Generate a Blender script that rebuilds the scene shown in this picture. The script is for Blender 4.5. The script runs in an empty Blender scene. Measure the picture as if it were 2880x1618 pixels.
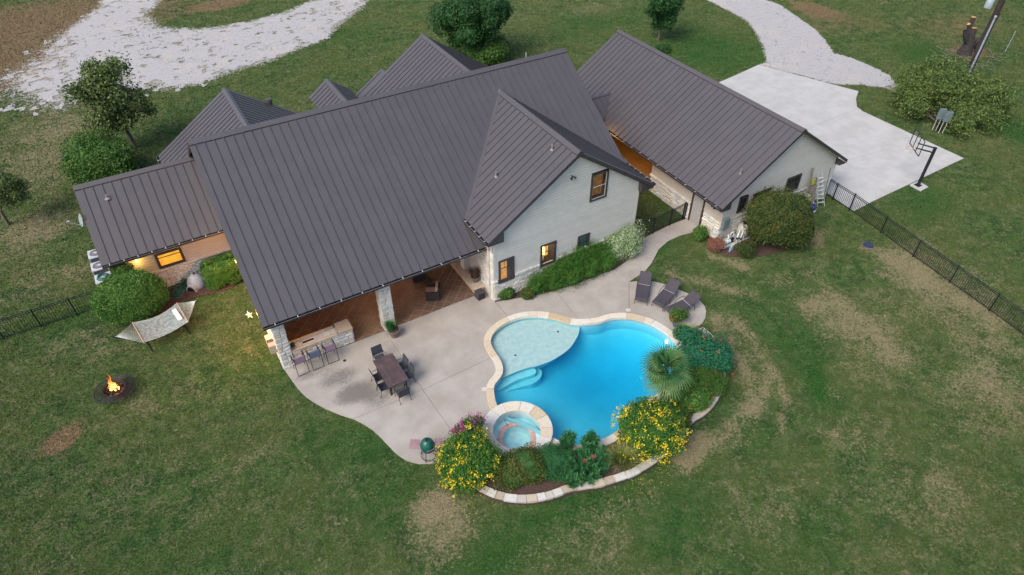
import bpy, math, random
import numpy as np
from mathutils import Vector, Matrix, geometry
random.seed(7)
RAD = math.radians
# ---------------------------------------------------------------- camera, world, sun
scene = bpy.context.scene
COL = scene.collection
F_PX, PITCH, ROLL, YAW, CAM_H = 1904.3, RAD(41.604), RAD(.065), RAD(30.757), 25.0
fw = Vector((math.sin(YAW)*math.cos(PITCH), math.cos(YAW)*math.cos(PITCH), -math.sin(PITCH)))
rt0 = Vector((math.cos(YAW), -math.sin(YAW), 0)); up0 = rt0.cross(fw)
rt = rt0*math.cos(ROLL)+up0*math.sin(ROLL); up = up0*math.cos(ROLL)-rt0*math.sin(ROLL)
cd = bpy.data.cameras.new('camera'); cam = bpy.data.objects.new('camera', cd); COL.objects.link(cam)
cam.matrix_world = Matrix(((rt.x, up.x, -fw.x, 0), (rt.y, up.y, -fw.y, 0), (rt.z, up.z, -fw.z, CAM_H), (0, 0, 0, 1)))
cd.sensor_width = 36; cd.lens = F_PX/2880*36; cd.clip_start = .5; cd.clip_end = 1500
scene.camera = cam
def ray(px, py): return fw+rt*((px-1440)/F_PX)-up*((py-809)/F_PX)
def G(px, py, z=0.0):                         # the place on height z that a surveyed image point shows
    d = ray(px, py); t = (z-CAM_H)/d.z
    return Vector((d.x*t, d.y*t, z))
def onY(px, py, y): d = ray(px, py); t = y/d.y; return Vector((d.x*t, y, CAM_H+d.z*t))
def onX(px, py, x): d = ray(px, py); t = x/d.x; return Vector((x, d.y*t, CAM_H+d.z*t))

world = bpy.data.worlds.new('World'); scene.world = world; world.use_nodes = True
wn = world.node_tree.nodes; wl = world.node_tree.links
sky = wn.new('ShaderNodeTexSky'); sky.sky_type = 'NISHITA'; sky.sun_disc = False
SUN_EL, SUN_AZ = RAD(48), RAD(255)            # azimuth clockwise from +Y
sky.sun_elevation = SUN_EL; sky.sun_rotation = SUN_AZ; sky.dust_density = 3.0; sky.ozone_density = 1.0
bg = wn['Background']; bg.inputs['Strength'].default_value = .12
wl.new(sky.outputs[0], bg.inputs['Color'])
sl = bpy.data.lights.new('sun', 'SUN'); sl.energy = 1.35; sl.angle = RAD(34); sl.color = (1, .93, .82)
so = bpy.data.objects.new('sun', sl); COL.objects.link(so)
sd = Vector((math.sin(SUN_AZ)*math.cos(SUN_EL), math.cos(SUN_AZ)*math.cos(SUN_EL), math.sin(SUN_EL)))
so.rotation_euler = sd.to_track_quat('Z', 'Y').to_euler(); so.location = sd*60
scene.view_settings.view_transform = 'Standard'; scene.view_settings.look = 'None'
scene.view_settings.exposure = 0.84; scene.view_settings.gamma = 1
scene.render.engine = 'CYCLES'
scene.cycles.max_bounces = 6; scene.cycles.transparent_max_bounces = 12

# ---------------------------------------------------------------- materials
def N(t, typ, **kw):
    n = t.nodes.new(typ)
    for k, v in kw.items(): setattr(n, k, v)
    return n
def newmat(name):
    m = bpy.data.materials.new(name); m.use_nodes = True
    return m, m.node_tree, m.node_tree.nodes['Principled BSDF']
def mixc(t, fac, a, b, mode='MIX'):
    n = N(t, 'ShaderNodeMix', data_type='RGBA', blend_type=mode)
    for s, v in ((0, fac), (6, a), (7, b)):
        if isinstance(v, bpy.types.NodeSocket): t.links.new(v, n.inputs[s])
        elif s == 0: n.inputs[0].default_value = v
        else: n.inputs[s].default_value = (*v[:3], 1)
    return n.outputs[2]
def mth(t, op, a, b=0.0, clamp=False):
    n = N(t, 'ShaderNodeMath', operation=op); n.use_clamp = clamp
    for i, v in ((0, a), (1, b)):
        if isinstance(v, bpy.types.NodeSocket): t.links.new(v, n.inputs[i])
        else: n.inputs[i].default_value = v
    return n.outputs[0]
def noise(t, scale, detail=4, rough=.6, vec=None, dist=0.0):
    n = N(t, 'ShaderNodeTexNoise'); n.inputs['Scale'].default_value = scale; n.inputs['Detail'].default_value = detail
    n.inputs['Roughness'].default_value = rough; n.inputs['Distortion'].default_value = dist
    if vec is None:
        g = N(t, 'ShaderNodeNewGeometry'); vec = g.outputs['Position']
    t.links.new(vec, n.inputs['Vector']); return n.outputs['Fac']
def ramp(t, f, a, b):                          # smooth 0..1 between a and b
    n = N(t, 'ShaderNodeMapRange'); n.interpolation_type = 'SMOOTHSTEP'
    t.links.new(f, n.inputs[0]); n.inputs[1].default_value = a; n.inputs[2].default_value = b
    return n.outputs[0]
def attr(t, name):
    n = N(t, 'ShaderNodeAttribute'); n.attribute_name = name; return n.outputs['Fac']
def bump(t, bs, h, strength=.3, dist=.02):
    n = N(t, 'ShaderNodeBump'); n.inputs['Strength'].default_value = strength; n.inputs['Distance'].default_value = dist
    t.links.new(h, n.inputs['Height']); t.links.new(n.outputs[0], bs.inputs['Normal'])
def simple(name, col, rough=.6, metal=0.0, var=.12, scale=6.0, grain=0.0, rnd=0.0, bmp=0.0, col2=None, spec=.5):
    m, t, b = newmat(name)
    b.inputs['Roughness'].default_value = rough; b.inputs['Metallic'].default_value = metal
    b.inputs['Specular IOR Level'].default_value = spec
    c2 = col2 or tuple(min(1, c*(1+var*2)) for c in col)
    c1 = tuple(c*(1-var) for c in col)
    out = mixc(t, ramp(t, noise(t, scale, 5, .65), .3, .7), c1, c2)
    if grain:
        out = mixc(t, ramp(t, noise(t, 90, 2, .5), .35, .65), mixc(t, 1.0, out, (1-grain,)*3, 'MULTIPLY'), out)
    if rnd:
        o = N(t, 'ShaderNodeObjectInfo')
        mr = N(t, 'ShaderNodeMapRange'); t.links.new(o.outputs['Random'], mr.inputs[0]); mr.inputs[3].default_value = 1-rnd; mr.inputs[4].default_value = 1+rnd*.6
        cc = N(t, 'ShaderNodeCombineColor'); 
        for i in range(3): t.links.new(mr.outputs[0], cc.inputs[i])
        out = mixc(t, 1.0, out, cc.outputs[0], 'MULTIPLY')
    t.links.new(out, b.inputs['Base Color'])
    if bmp: bump(t, b, noise(t, scale*6, 4, .6), bmp, .01)
    return m
def emit(name, col, s):
    m, t, b = newmat(name); b.inputs['Base Color'].default_value = (*col, 1)
    b.inputs['Emission Color'].default_value = (*col, 1); b.inputs['Emission Strength'].default_value = s; return m
def stone_mat(name, cols, rough=.85, rnd_scale=1.0):
    m, t, b = newmat(name); b.inputs['Roughness'].default_value = rough
    o = N(t, 'ShaderNodeObjectInfo'); cr = N(t, 'ShaderNodeValToRGB'); cr.color_ramp.interpolation = 'CONSTANT'
    while len(cr.color_ramp.elements) < len(cols): cr.color_ramp.elements.new(.5)
    for i, (e, c) in enumerate(zip(cr.color_ramp.elements, cols)): e.position = i/len(cols); e.color = (*c, 1)
    # inside one joined mesh the 'v' attribute plays the part of the object's random number
    f = mth(t, 'FRACT', mth(t, 'ADD', o.outputs['Random'], attr(t, 'v')))
    t.links.new(f, cr.inputs[0])
    c = mixc(t, ramp(t, noise(t, 9, 5, .7), .42, .85), cr.outputs[0], mixc(t, 1.0, cr.outputs[0], (.78, .72, .62), 'MULTIPLY'))
    t.links.new(c, b.inputs['Base Color']); bump(t, b, noise(t, 30, 5, .7), .5, .015); return m

M = {}
M['roof'] = simple('roof metal', (.088, .082, .090), .42, 0.0, .035, .9, grain=.12, rnd=.03, spec=.45)
M['trim'] = simple('dark bronze trim', (.045, .038, .040), .5, 0, .15, 3)
M['gutter'] = simple('gutter metal', (.030, .028, .032), .4, .2, .1, 3)
M['hanger'] = simple('galvanised metal', (.55, .55, .56), .4, .3, .1)
M['siding'] = simple('white painted siding', (.58, .56, .515), .55, 0, .03, 2.5, grain=.05, rnd=.04)
M['tan_siding'] = simple('warm grey siding', (.46, .41, .36), .55, 0, .03, 2.5, grain=.05, rnd=.04)
M['mortar'] = simple('mortar', (.38, .35, .31), .9, 0, .15, 12)
M['stone'] = stone_mat('limestone', [(.62, .61, .57), (.56, .55, .52), (.62, .58, .50), (.66, .65, .62), (.58, .49, .36), (.58, .59, .58), (.64, .63, .58), (.52, .52, .51), (.66, .64, .60)])
M['white_stone'] = stone_mat('pale limestone', [(.66, .65, .62), (.60, .58, .54), (.70, .69, .67), (.62, .58, .50), (.56, .55, .53)])
M['coping'] = stone_mat('sandstone coping', [(.56, .46, .33), (.60, .52, .40), (.66, .62, .55), (.52, .41, .28), (.62, .56, .46), (.66, .60, .50), (.64, .62, .57)])
M['bed_stone'] = stone_mat('weathered edging stone', [(.48, .45, .40), (.55, .53, .49), (.42, .36, .28), (.50, .44, .34), (.58, .57, .54)])
M['ledge'] = stone_mat('peach limestone', [(.52, .42, .32), (.56, .47, .37), (.48, .38, .29)])
M['black'] = simple('black powder coat', (.012, .013, .015), .45, 0, .1)
M['fence'] = simple('black fence paint', (.010, .016, .016), .4, 0, .1)
M['wicker'] = simple('dark wicker', (.022, .018, .018), .7, 0, .3, 40, bmp=.6)
M['cushion'] = simple('tan cushion', (.34, .22, .18), .9, 0, .1, 5)
M['sling'] = simple('grey sling fabric', (.060, .052, .064), .8, 0, .1, 8, grain=.2)
M['chair_sling'] = simple('charcoal sling fabric', (.045, .050, .062), .8, 0, .1, 8, grain=.2)
M['table'] = simple('brown table top', (.085, .058, .060), .45, 0, .15, 3, rnd=.1)
M['pink_sling'] = simple('mauve sling fabric', (.30, .20, .27), .8, 0, .08, 8)
M['blue_sling'] = simple('blue grey sling fabric', (.13, .16, .25), .8, 0, .08, 8)
M['glass'] = None
M['bark'] = simple('bark', (.11, .09, .075), .9, 0, .3, 14, bmp=.8)
M['dark_bark'] = simple('dark bark', (.035, .030, .030), .95, 0, .4, 8, bmp=.8)
M['cutwood'] = simple('cut wood', (.50, .27, .09), .8, 0, .2, 12)
M['wood'] = simple('weathered wood', (.20, .17, .14), .85, 0, .3, 10)
M['creosote'] = simple('utility pole wood', (.030, .022, .020), .9, 0, .3, 6)
M['conduit'] = simple('grey conduit', (.36, .42, .48), .4, .3, .1)
M['steel_box'] = simple('grey green cabinet', (.15, .20, .215), .5, .1, .1, 3)
M['pvc'] = simple('white pvc', (.62, .68, .72), .4, 0, .1)
M['tank'] = simple('beige filter tank', (.40, .38, .32), .45, 0, .08, 3)
M['alu'] = simple('aluminium', (.60, .63, .66), .35, .4, .1)
M['hose'] = simple('green hose', (.015, .16, .13), .45, 0, .1)
M['plastic_grey'] = simple('light grey plastic', (.36, .38, .42), .55, 0, .06, 4)
M['ac_top'] = simple('condenser cover', (.46, .47, .50), .5, .1, .05)
M['ac_body'] = simple('condenser louvres', (.10, .11, .13), .6, .2, .1)
M['clay'] = simple('grey clay pot', (.16, .13, .11), .7, 0, .2, 6)
M['cobalt'] = simple('cobalt glazed pot', (.015, .03, .22), .15, 0, .1)
M['soil'] = simple('potting soil', (.05, .035, .025), .95, 0, .4, 20)
M['egg'] = simple('green glazed ceramic', (.008, .085, .068), .25, 0, .25, 30)
M['slat'] = simple('mauve stained slats', (.30, .19, .20), .7, 0, .1)
M['rope'] = simple('white rope', (.52, .55, .54), .8, 0, .05)
M['stripe'] = simple('woven hammock rope', (.30, .33, .36), .85, 0, .35, 60)
M['pale_wood'] = simple('pale wood', (.45, .30, .17), .6, 0, .1)
M['white'] = simple('white plastic', (.70, .72, .74), .5, 0, .05)
M['verd'] = simple('pale star metal', (.13, .24, .30), .5, .2, .1)
M['lid'] = simple('dark blue lid', (.025, .035, .07), .5, 0, .15)
M['navy'] = simple('blue tarp', (.02, .03, .20), .5, 0, .2)
M['iron'] = simple('rusty dark iron', (.035, .030, .032), .6, .5, .3, 10)
M['ember'] = None
M['charcoal'] = simple('charcoal', (.02, .016, .014), .9, 0, .5, 20)
M['door'] = simple('grey door', (.33, .32, .31), .5, 0, .04, 3)

def m_panes():
    m, t, b = newmat('pool room glass'); b.inputs['Base Color'].default_value = (.02, .025, .03, 1); b.inputs['Roughness'].default_value = .05
    M['dark_glass'] = m
    m, t, b = newmat('clear glass'); n = t.nodes; out = n['Material Output']
    tr = N(t, 'ShaderNodeBsdfTransparent'); gl = N(t, 'ShaderNodeBsdfGlossy'); gl.inputs['Roughness'].default_value = .03
    fr = N(t, 'ShaderNodeFresnel'); mx = N(t, 'ShaderNodeMixShader'); gg = N(t, 'ShaderNodeNewGeometry'); t.links.new(mth(t, 'MULTIPLY', fr.outputs[0], mth(t, 'SUBTRACT', 1.0, gg.outputs['Backfacing'])), mx.inputs[0])
    t.links.new(tr.outputs[0], mx.inputs[1]); t.links.new(gl.outputs[0], mx.inputs[2]); t.links.new(mx.outputs[0], out.inputs[0]); M['glass'] = m
m_panes()
def warm_room(name, a, b_, s, sc=3.0):
    m, t, b = newmat(name); c = mixc(t, ramp(t, noise(t, sc, 3, .5), .3, .7), a, b_)
    b.inputs['Base Color'].default_value = (.1, .06, .03, 1)
    t.links.new(c, b.inputs['Emission Color']); b.inputs['Emission Strength'].default_value = s; return m
M['room_lit'] = warm_room('lit curtain room', (.45, .17, .035), (.75, .36, .09), .5)
M['room_bright'] = warm_room('bright lit room', (.72, .28, .02), (.95, .45, .04), .68)
M['room_dim'] = warm_room('dim lit room', (.05, .03, .012), (.30, .13, .03), .34, 6)
M['teal_reflection'] = simple('teal window reflection', (.05, .16, .15), .4, 0, .2, 4)  # flat teal tone, standing in for the dark reflection in one window
M['curtain'] = simple('dark curtain', (.05, .045, .05), .8, 0, .1)
M['lampshade'] = emit('lamp shade', (1.0, .68, .25), 3.0)
M['sconce'] = emit('sconce glow', (1.0, .6, .22), 6.0)

# ---- foliage materials: colour per leaf through the attribute v
def leafmat(name, cols, rough=.5, trans=True, mottle=.5):
    m, t, b = newmat(name); b.inputs['Roughness'].default_value = rough; b.inputs['Specular IOR Level'].default_value = .2
    cr = N(t, 'ShaderNodeValToRGB')
    while len(cr.color_ramp.elements) < len(cols): cr.color_ramp.elements.new(.5)
    for i, (e, c) in enumerate(zip(cr.color_ramp.elements, cols)): e.position = i/(len(cols)-1); e.color = (*[min(.9, q*(1.45 if max(c) < .3 else 1.0)) for q in c], 1)
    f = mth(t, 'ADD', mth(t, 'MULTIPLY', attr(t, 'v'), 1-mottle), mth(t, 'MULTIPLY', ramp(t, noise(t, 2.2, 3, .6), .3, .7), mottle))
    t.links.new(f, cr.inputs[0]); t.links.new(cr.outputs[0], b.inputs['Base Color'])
    return m
L_ = {}
L_['hedge'] = leafmat('hedge leaf', [(.010, .036, .008), (.030, .088, .014), (.065, .145, .024), (.14, .22, .055)], mottle=.3)
L_['oak'] = leafmat('oak leaf', [(.008, .030, .010), (.016, .055, .014), (.035, .090, .024)])
L_['elm'] = leafmat('light tree leaf', [(.022, .044, .012), (.060, .092, .026), (.14, .17, .06)], mottle=.3)
L_['loose'] = leafmat('loose shrub leaf', [(.012, .028, .007), (.034, .062, .015), (.085, .125, .032), (.14, .18, .05)], mottle=.35)
L_['lime'] = leafmat('light green leaf', [(.016, .048, .009), (.042, .095, .016), (.095, .165, .035)], mottle=.3)
L_['holly'] = leafmat('olive shrub leaf', [(.008, .022, .007), (.022, .044, .011), (.050, .068, .016), (.10, .075, .018)], mottle=.45)
L_['silver'] = leafmat('silver leaf', [(.05, .095, .035), (.20, .28, .13), (.56, .60, .44)], mottle=.15)
L_['rosemary'] = leafmat('rosemary leaf', [(.014, .045, .008), (.035, .105, .014), (.085, .18, .028)], mottle=.3)
L_['bush_y'] = leafmat('esperanza leaf', [(.012, .050, .010), (.030, .095, .016), (.08, .16, .02)])
L_['petal_y'] = leafmat('yellow petal', [(.50, .36, .01), (.66, .52, .02), (.78, .66, .06)], mottle=.1)
L_['petal_m'] = leafmat('magenta petal', [(.20, .02, .12), (.38, .06, .24), (.50, .12, .34)], mottle=.1)
L_['petal_r'] = leafmat('orange red petal', [(.34, .05, .02), (.52, .10, .03), (.62, .22, .07)], mottle=.1)
L_['bluegreen'] = leafmat('blue green leaf', [(.008, .055, .030), (.015, .095, .045), (.03, .14, .06)])
L_['oleander'] = leafmat('oleander leaf', [(.010, .050, .018), (.022, .095, .030), (.055, .16, .055)])
L_['rusty'] = leafmat('bronze shrub leaf', [(.012, .038, .008), (.028, .072, .014), (.060, .085, .018), (.13, .065, .02)], mottle=.25)
L_['redtwig'] = leafmat('red twig leaf', [(.10, .035, .025), (.17, .07, .05), (.22, .13, .09)])
L_['palm'] = leafmat('palm leaf', [(.010, .045, .018), (.034, .105, .034), (.13, .18, .06)], mottle=.15)
L_['grassy'] = leafmat('ornamental grass blade', [(.05, .09, .02), (.13, .16, .04), (.28, .27, .10)], mottle=.2)
L_['pale_grass'] = leafmat('bronze grass blade', [(.06, .04, .03), (.13, .08, .06), (.22, .15, .11)], mottle=.2)
L_['pot_green'] = leafmat('pot grass blade', [(.010, .07, .015), (.03, .14, .03), (.06, .2, .05)], mottle=.2)

# ---------------------------------------------------------------- mesh helpers
OFF = {}
def setup(o, label=None, cat=None, group=None, kind=None):
    if label: o['label'] = label
    if cat: o['category'] = cat
    if group: o['group'] = group
    if kind: o['kind'] = kind
    return o
def thing(name, loc, label, cat, group=None, rz=0.0):
    o = bpy.data.objects.new(name, None); COL.objects.link(o); o.location = loc; o.rotation_euler = (0, 0, rz)
    o.empty_display_size = .3; OFF[o] = Vector(loc); return setup(o, label, cat, group)
def link(name, me, parent=None):
    o = bpy.data.objects.new(name, me); COL.objects.link(o)
    if parent is not None: o.parent = parent
    return o
def unit(v): v = Vector(v); return v.normalized()
class MB:
    def __init__(s): s.v = []; s.f = []; s.m = []; s.a = []; s.cur = 0; s.av = 0.0
    def add(s, vs, fs):
        b = len(s.v); s.v += [tuple(p) for p in vs]
        for f in fs: s.f.append(tuple(b+i for i in f)); s.m.append(s.cur); s.a.append(s.av)
    def boxp(s, o, ex, ey, ez):                 # corner o, three edge vectors
        o = Vector(o); ex = Vector(ex); ey = Vector(ey); ez = Vector(ez)
        vs = [o, o+ex, o+ex+ey, o+ey, o+ez, o+ex+ez, o+ex+ey+ez, o+ey+ez]
        if ex.cross(ey).dot(ez) < 0: fs = [(0, 1, 2, 3), (7, 6, 5, 4), (4, 5, 1, 0), (5, 6, 2, 1), (6, 7, 3, 2), (7, 4, 0, 3)]
        else: fs = [(3, 2, 1, 0), (4, 5, 6, 7), (0, 1, 5, 4), (1, 2, 6, 5), (2, 3, 7, 6), (3, 0, 4, 7)]
        s.add(vs, fs); return s
    def box(s, x0, x1, y0, y1, z0, z1): return s.boxp((x0, y0, z0), (x1-x0, 0, 0), (0, y1-y0, 0), (0, 0, z1-z0))
    def bar(s, p0, p1, w, h=None, upv=(0, 0, 1)):
        h = h or w; p0 = Vector(p0); p1 = Vector(p1); d = (p1-p0); u = Vector(upv)
        if abs(d.normalized().dot(u)) > .97: u = Vector((1, 0, 0))
        a = d.cross(u).normalized(); b = a.cross(d).normalized()
        return s.boxp(p0-a*w/2-b*h/2, a*w, d, b*h)
    def tube(s, pts, r, n=8, caps=True, closed=False):
        pts = [Vector(p) for p in pts]; rs = r if isinstance(r, (list, tuple)) else [r]*len(pts)
        vs = []; prev = None; L = len(pts)
        for i, p in enumerate(pts):
            if closed: d = pts[(i+1) % L]-pts[i-1]
            else: d = pts[min(i+1, L-1)]-pts[max(i-1, 0)]
            d.normalize()
            if prev is None: a = d.cross(Vector((0, 0, 1)) if abs(d.z) < .95 else Vector((1, 0, 0))).normalized()
            else: a = (prev-d*prev.dot(d)).normalized()
            prev = a; b = d.cross(a)
            for k in range(n): t = 2*math.pi*k/n; vs.append(p+(a*math.cos(t)+b*math.sin(t))*rs[i])
        fs = []
        for i in range(L if closed else L-1):
            j = (i+1) % L
            for k in range(n): k2 = (k+1) % n; fs.append((i*n+k, i*n+k2, j*n+k2, j*n+k))
        if caps and not closed: fs.append(tuple(range(n))[::-1]); fs.append(tuple((L-1)*n+k for k in range(n)))
        s.add(vs, fs); return s
    def lathe(s, prof, c=(0, 0, 0), n=24, closed=False):
        c = Vector(c); vs = []; P = len(prof)
        for r, z in prof:
            for k in range(n): t = 2*math.pi*k/n; vs.append(c+Vector((r*math.cos(t), r*math.sin(t), z)))
        fs = [(i*n+k, i*n+(k+1) % n, (i+1)*n+(k+1) % n, (i+1)*n+k) for i in range(P-1) for k in range(n)]
        if closed: fs += [((P-1)*n+k, (P-1)*n+(k+1) % n, (k+1) % n, k) for k in range(n)]
        s.add(vs, fs); return s
    def prism(s, poly, z0, z1, cap_bottom=True):
        n = len(poly); A = sum(poly[i][0]*poly[(i+1) % n][1]-poly[(i+1) % n][0]*poly[i][1] for i in range(n))
        if A < 0: poly = poly[::-1]
        vs = [(p[0], p[1], z0) for p in poly]+[(p[0], p[1], z1) for p in poly]
        fs = [(i, (i+1) % n, n+(i+1) % n, n+i) for i in range(n)]
        tri = geometry.tessellate_polygon([[Vector((p[0], p[1], 0)) for p in poly]])
        for a, b, c in tri:
            pa, pb, pc = poly[a], poly[b], poly[c]
            if (pb[0]-pa[0])*(pc[1]-pa[1])-(pb[1]-pa[1])*(pc[0]-pa[0]) < 0: b, c = c, b
            fs.append((n+a, n+b, n+c))
            if cap_bottom: fs.append((a, c, b))
        s.add(vs, fs); return s
    def mesh(s, name, mats, off=Vector((0, 0, 0)), smooth=False):
        me = bpy.data.meshes.new(name); me.from_pydata([tuple(Vector(p)-off) for p in s.v], [], s.f)
        for m in (mats if isinstance(mats, (list, tuple)) else [mats]): me.materials.append(m)
        me.polygons.foreach_set('material_index', s.m)
        if any(s.a):
            at = me.attributes.new('v', 'FLOAT', 'FACE'); at.data.foreach_set('value', s.a)
        if smooth: me.polygons.foreach_set('use_smooth', [True]*len(s.f))
        me.update(); return me
    def build(s, name, mats, parent=None, smooth=False, **kw):
        off = OFF.get(parent, Vector((0, 0, 0)))
        o = link(name, s.mesh(name, mats, off, smooth), parent); OFF[o] = off
        if smooth:
            try: o.data.set_sharp_from_angle(angle=RAD(40))
            except Exception: pass
        return setup(o, **kw)
def struct(mb, name, mats, **kw): return mb.build(name, mats, kind='structure', **kw)
def copy_tree(o, parent=None):
    c = o.copy(); COL.objects.link(c)
    if parent is not None: c.parent = parent
    for ch in list(o.children): copy_tree(ch, c)
    return c
def spline(pts, n=6, closed=True):
    P = [Vector(p) for p in pts]; L = len(P); out = []
    rng = range(L if closed else L-1)
    for i in rng:
        if closed: a, b, c, d = P[i-1], P[i], P[(i+1) % L], P[(i+2) % L]
        else: a, b, c, d = P[max(i-1, 0)], P[i], P[i+1], P[min(i+2, L-1)]
        for k in range(n):
            t = k/n; out.append(.5*((2*b)+(c-a)*t+(2*a-5*b+4*c-d)*t*t+(3*b-a-3*c+d)*t**3))
    if not closed: out.append(P[-1])
    return out
def area(poly): return sum(poly[i][0]*poly[i-1][1]-poly[i-1][0]*poly[i][1] for i in range(len(poly)))/-2
def offset_curve(pts, d, closed=True):          # + is outward for a counter clockwise curve
    L = len(pts); out = []
    for i in range(L):
        a = pts[i-1] if closed or i else pts[i]; b = pts[(i+1) % L] if closed or i < L-1 else pts[i]
        t = (b-a); t = Vector((t.x, t.y)).normalized(); out.append(Vector((pts[i].x+t.y*d, pts[i].y-t.x*d, pts[i].z)))
    return out
def inside(poly, X, Y):
    x = np.array([p[0] for p in poly]); y = np.array([p[1] for p in poly]); r = np.zeros(X.shape, bool); j = len(x)-1
    for i in range(len(x)):
        c = ((y[i] > Y) != (y[j] > Y)) & (X < (x[j]-x[i])*(Y-y[i])/(y[j]-y[i]+1e-12)+x[i]); r ^= c; j = i
    return r
def dist_poly(poly, X, Y, closed=True):
    D = np.full(X.shape, 1e9); n = len(poly)
    for i in range(n if closed else n-1):
        ax, ay = poly[i][0], poly[i][1]; bx, by = poly[(i+1) % n][0], poly[(i+1) % n][1]
        dx, dy = bx-ax, by-ay; t = np.clip(((X-ax)*dx+(Y-ay)*dy)/(dx*dx+dy*dy+1e-9), 0, 1)
        D = np.minimum(D, np.hypot(X-ax-t*dx, Y-ay-t*dy))
    return D
def vnoise(X, Y, s, seed):                      # smooth value noise on numpy arrays, 0..1
    r = np.random.RandomState(seed); T = r.rand(256, 256); x = X/s+500; y = Y/s+500
    xi = np.floor(x).astype(int); yi = np.floor(y).astype(int); fx = x-xi; fy = y-yi; fx = fx*fx*(3-2*fx); fy = fy*fy*(3-2*fy)
    g = lambda a, b: T[a % 256, b % 256]
    return (g(xi, yi)*(1-fx)+g(xi+1, yi)*fx)*(1-fy)+(g(xi, yi+1)*(1-fx)+g(xi+1, yi+1)*fx)*fy
def fast_mesh(name, V, F, mats, attrs=None, fattrs=None, mi=None, smooth=False):
    V = np.asarray(V, np.float32).reshape(-1, 3); F = np.asarray(F, np.int32); k = F.shape[1]
    me = bpy.data.meshes.new(name); me.vertices.add(len(V)); me.vertices.foreach_set('co', V.ravel())
    me.loops.add(F.size); me.loops.foreach_set('vertex_index', F.ravel()); me.polygons.add(len(F))
    me.polygons.foreach_set('loop_start', np.arange(0, F.size, k, dtype=np.int32))
    me.polygons.foreach_set('loop_total', np.full(len(F), k, np.int32))
    for m in (mats if isinstance(mats, (list, tuple)) else [mats]): me.materials.append(m)
    if mi is not None: me.polygons.foreach_set('material_index', np.asarray(mi, np.int32))
    me.update(calc_edges=True)
    for n_, a in (attrs or {}).items(): me.attributes.new(n_, 'FLOAT', 'POINT').data.foreach_set('value', np.asarray(a, np.float32))
    for n_, a in (fattrs or {}).items(): me.attributes.new(n_, 'FLOAT', 'FACE').data.foreach_set('value', np.asarray(a, np.float32))
    me.polygons.foreach_set('use_smooth', np.full(len(F), smooth)); return me
exec_marker = 0
#%%PART2
def S(pts, z=0.0): return [G(x, y, z) for x, y in pts]
D_ = lambda x, y: (x*1.118, y*1.118)
# ---------------------------------------------------------------- outlines on the ground
pool_px = [(1396, 1144), (1389, 1116), (1388, 1091), (1399, 1075), (1411, 1057), (1413, 1038), (1405, 1016), (1393, 998), (1382, 979), (1379, 963), (1385, 945),
           (1402, 926), (1424, 912), (1449, 901), (1474, 895), (1505, 892.5), (1536, 895), (1561, 900), (1586, 907.5), (1611, 913), (1635, 914.5), (1666, 913), (1691, 909), (1713, 901), (1741, 897.5),
           (1769, 898), (1800, 904.5), (1831, 915), (1859, 931), (1881, 948), (1900, 967), (1915, 991), (1922, 1020), (1916, 1052), (1898, 1082), (1866, 1106), (1826, 1128),
           (1795, 1155), (1762, 1195), (1722, 1228), (1675, 1249), (1640, 1256), (1609, 1258), (1582, 1251), (1552, 1236), (1520, 1215), (1470, 1190), (1420, 1172)]
ZW = -.07
pool = spline(S(pool_px, ZW), 4)
pool = [Vector((p.x, p.y, 0)) for p in pool]
if area(pool) < 0: pool.reverse()
SPA = G(1453.5, 1208, .3); SPA.z = 0
left_drive_outer = [(311, -60), (280, 19), (230, 53), (187, 90), (149, 124), (124, 162), (78, 196), (47, 215), (52, 250), (93, 267), (131, 285), (168, 289), (215, 262), (258, 249), (330, 250), (435, 236), (482, 243), (560, 230), (640, 205), (700, 184), (737, 177), (793, 155), (874, 124), (918, 106), (943, 78), (980, 50), (1017, 19), (1040, -10), (1100, -80)]
island = [(500, -80), (451, 0), (426, 22), (407, 44), (435, 62), (432, 75), (485, 82), (544, 84), (638, 72), (700, 62), (740, 50), (793, 37), (856, 12), (900, -10), (960, -60)]
right_drive = [(1900, -90), (2155, 0), (2192, 12), (2242, 47), (2298, 87), (2323, 118), (2344, 149), (2391, 162), (2453, 187), (2500, 211), (2534, 246), (2519, 260), (2494, 249), (2422, 240), (2351, 238), (2133, 183), (2155, 174), (2142, 124), (2120, 84), (2099, 59), (2056, 34), (1988, 0), (1800, -90)]
pad_px = [(2022, 233), (2075, 210), (2133, 183.5), (2414, 258), (2407, 280), (2410, 302), (2425, 314), (2710, 446.5), (2447, 571), (2400, 596), (2330, 546), (2150, 560), (1990, 300)]
lawnpatch = []                                   # kind, centre, rx, ry, angle, strength
def P_(k, x, y, rx, ry=None, a=0, s=1.0): c = G(x*1.118, y*1.118); lawnpatch.append((k, c.x, c.y, rx, ry or rx, a, s))
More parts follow.
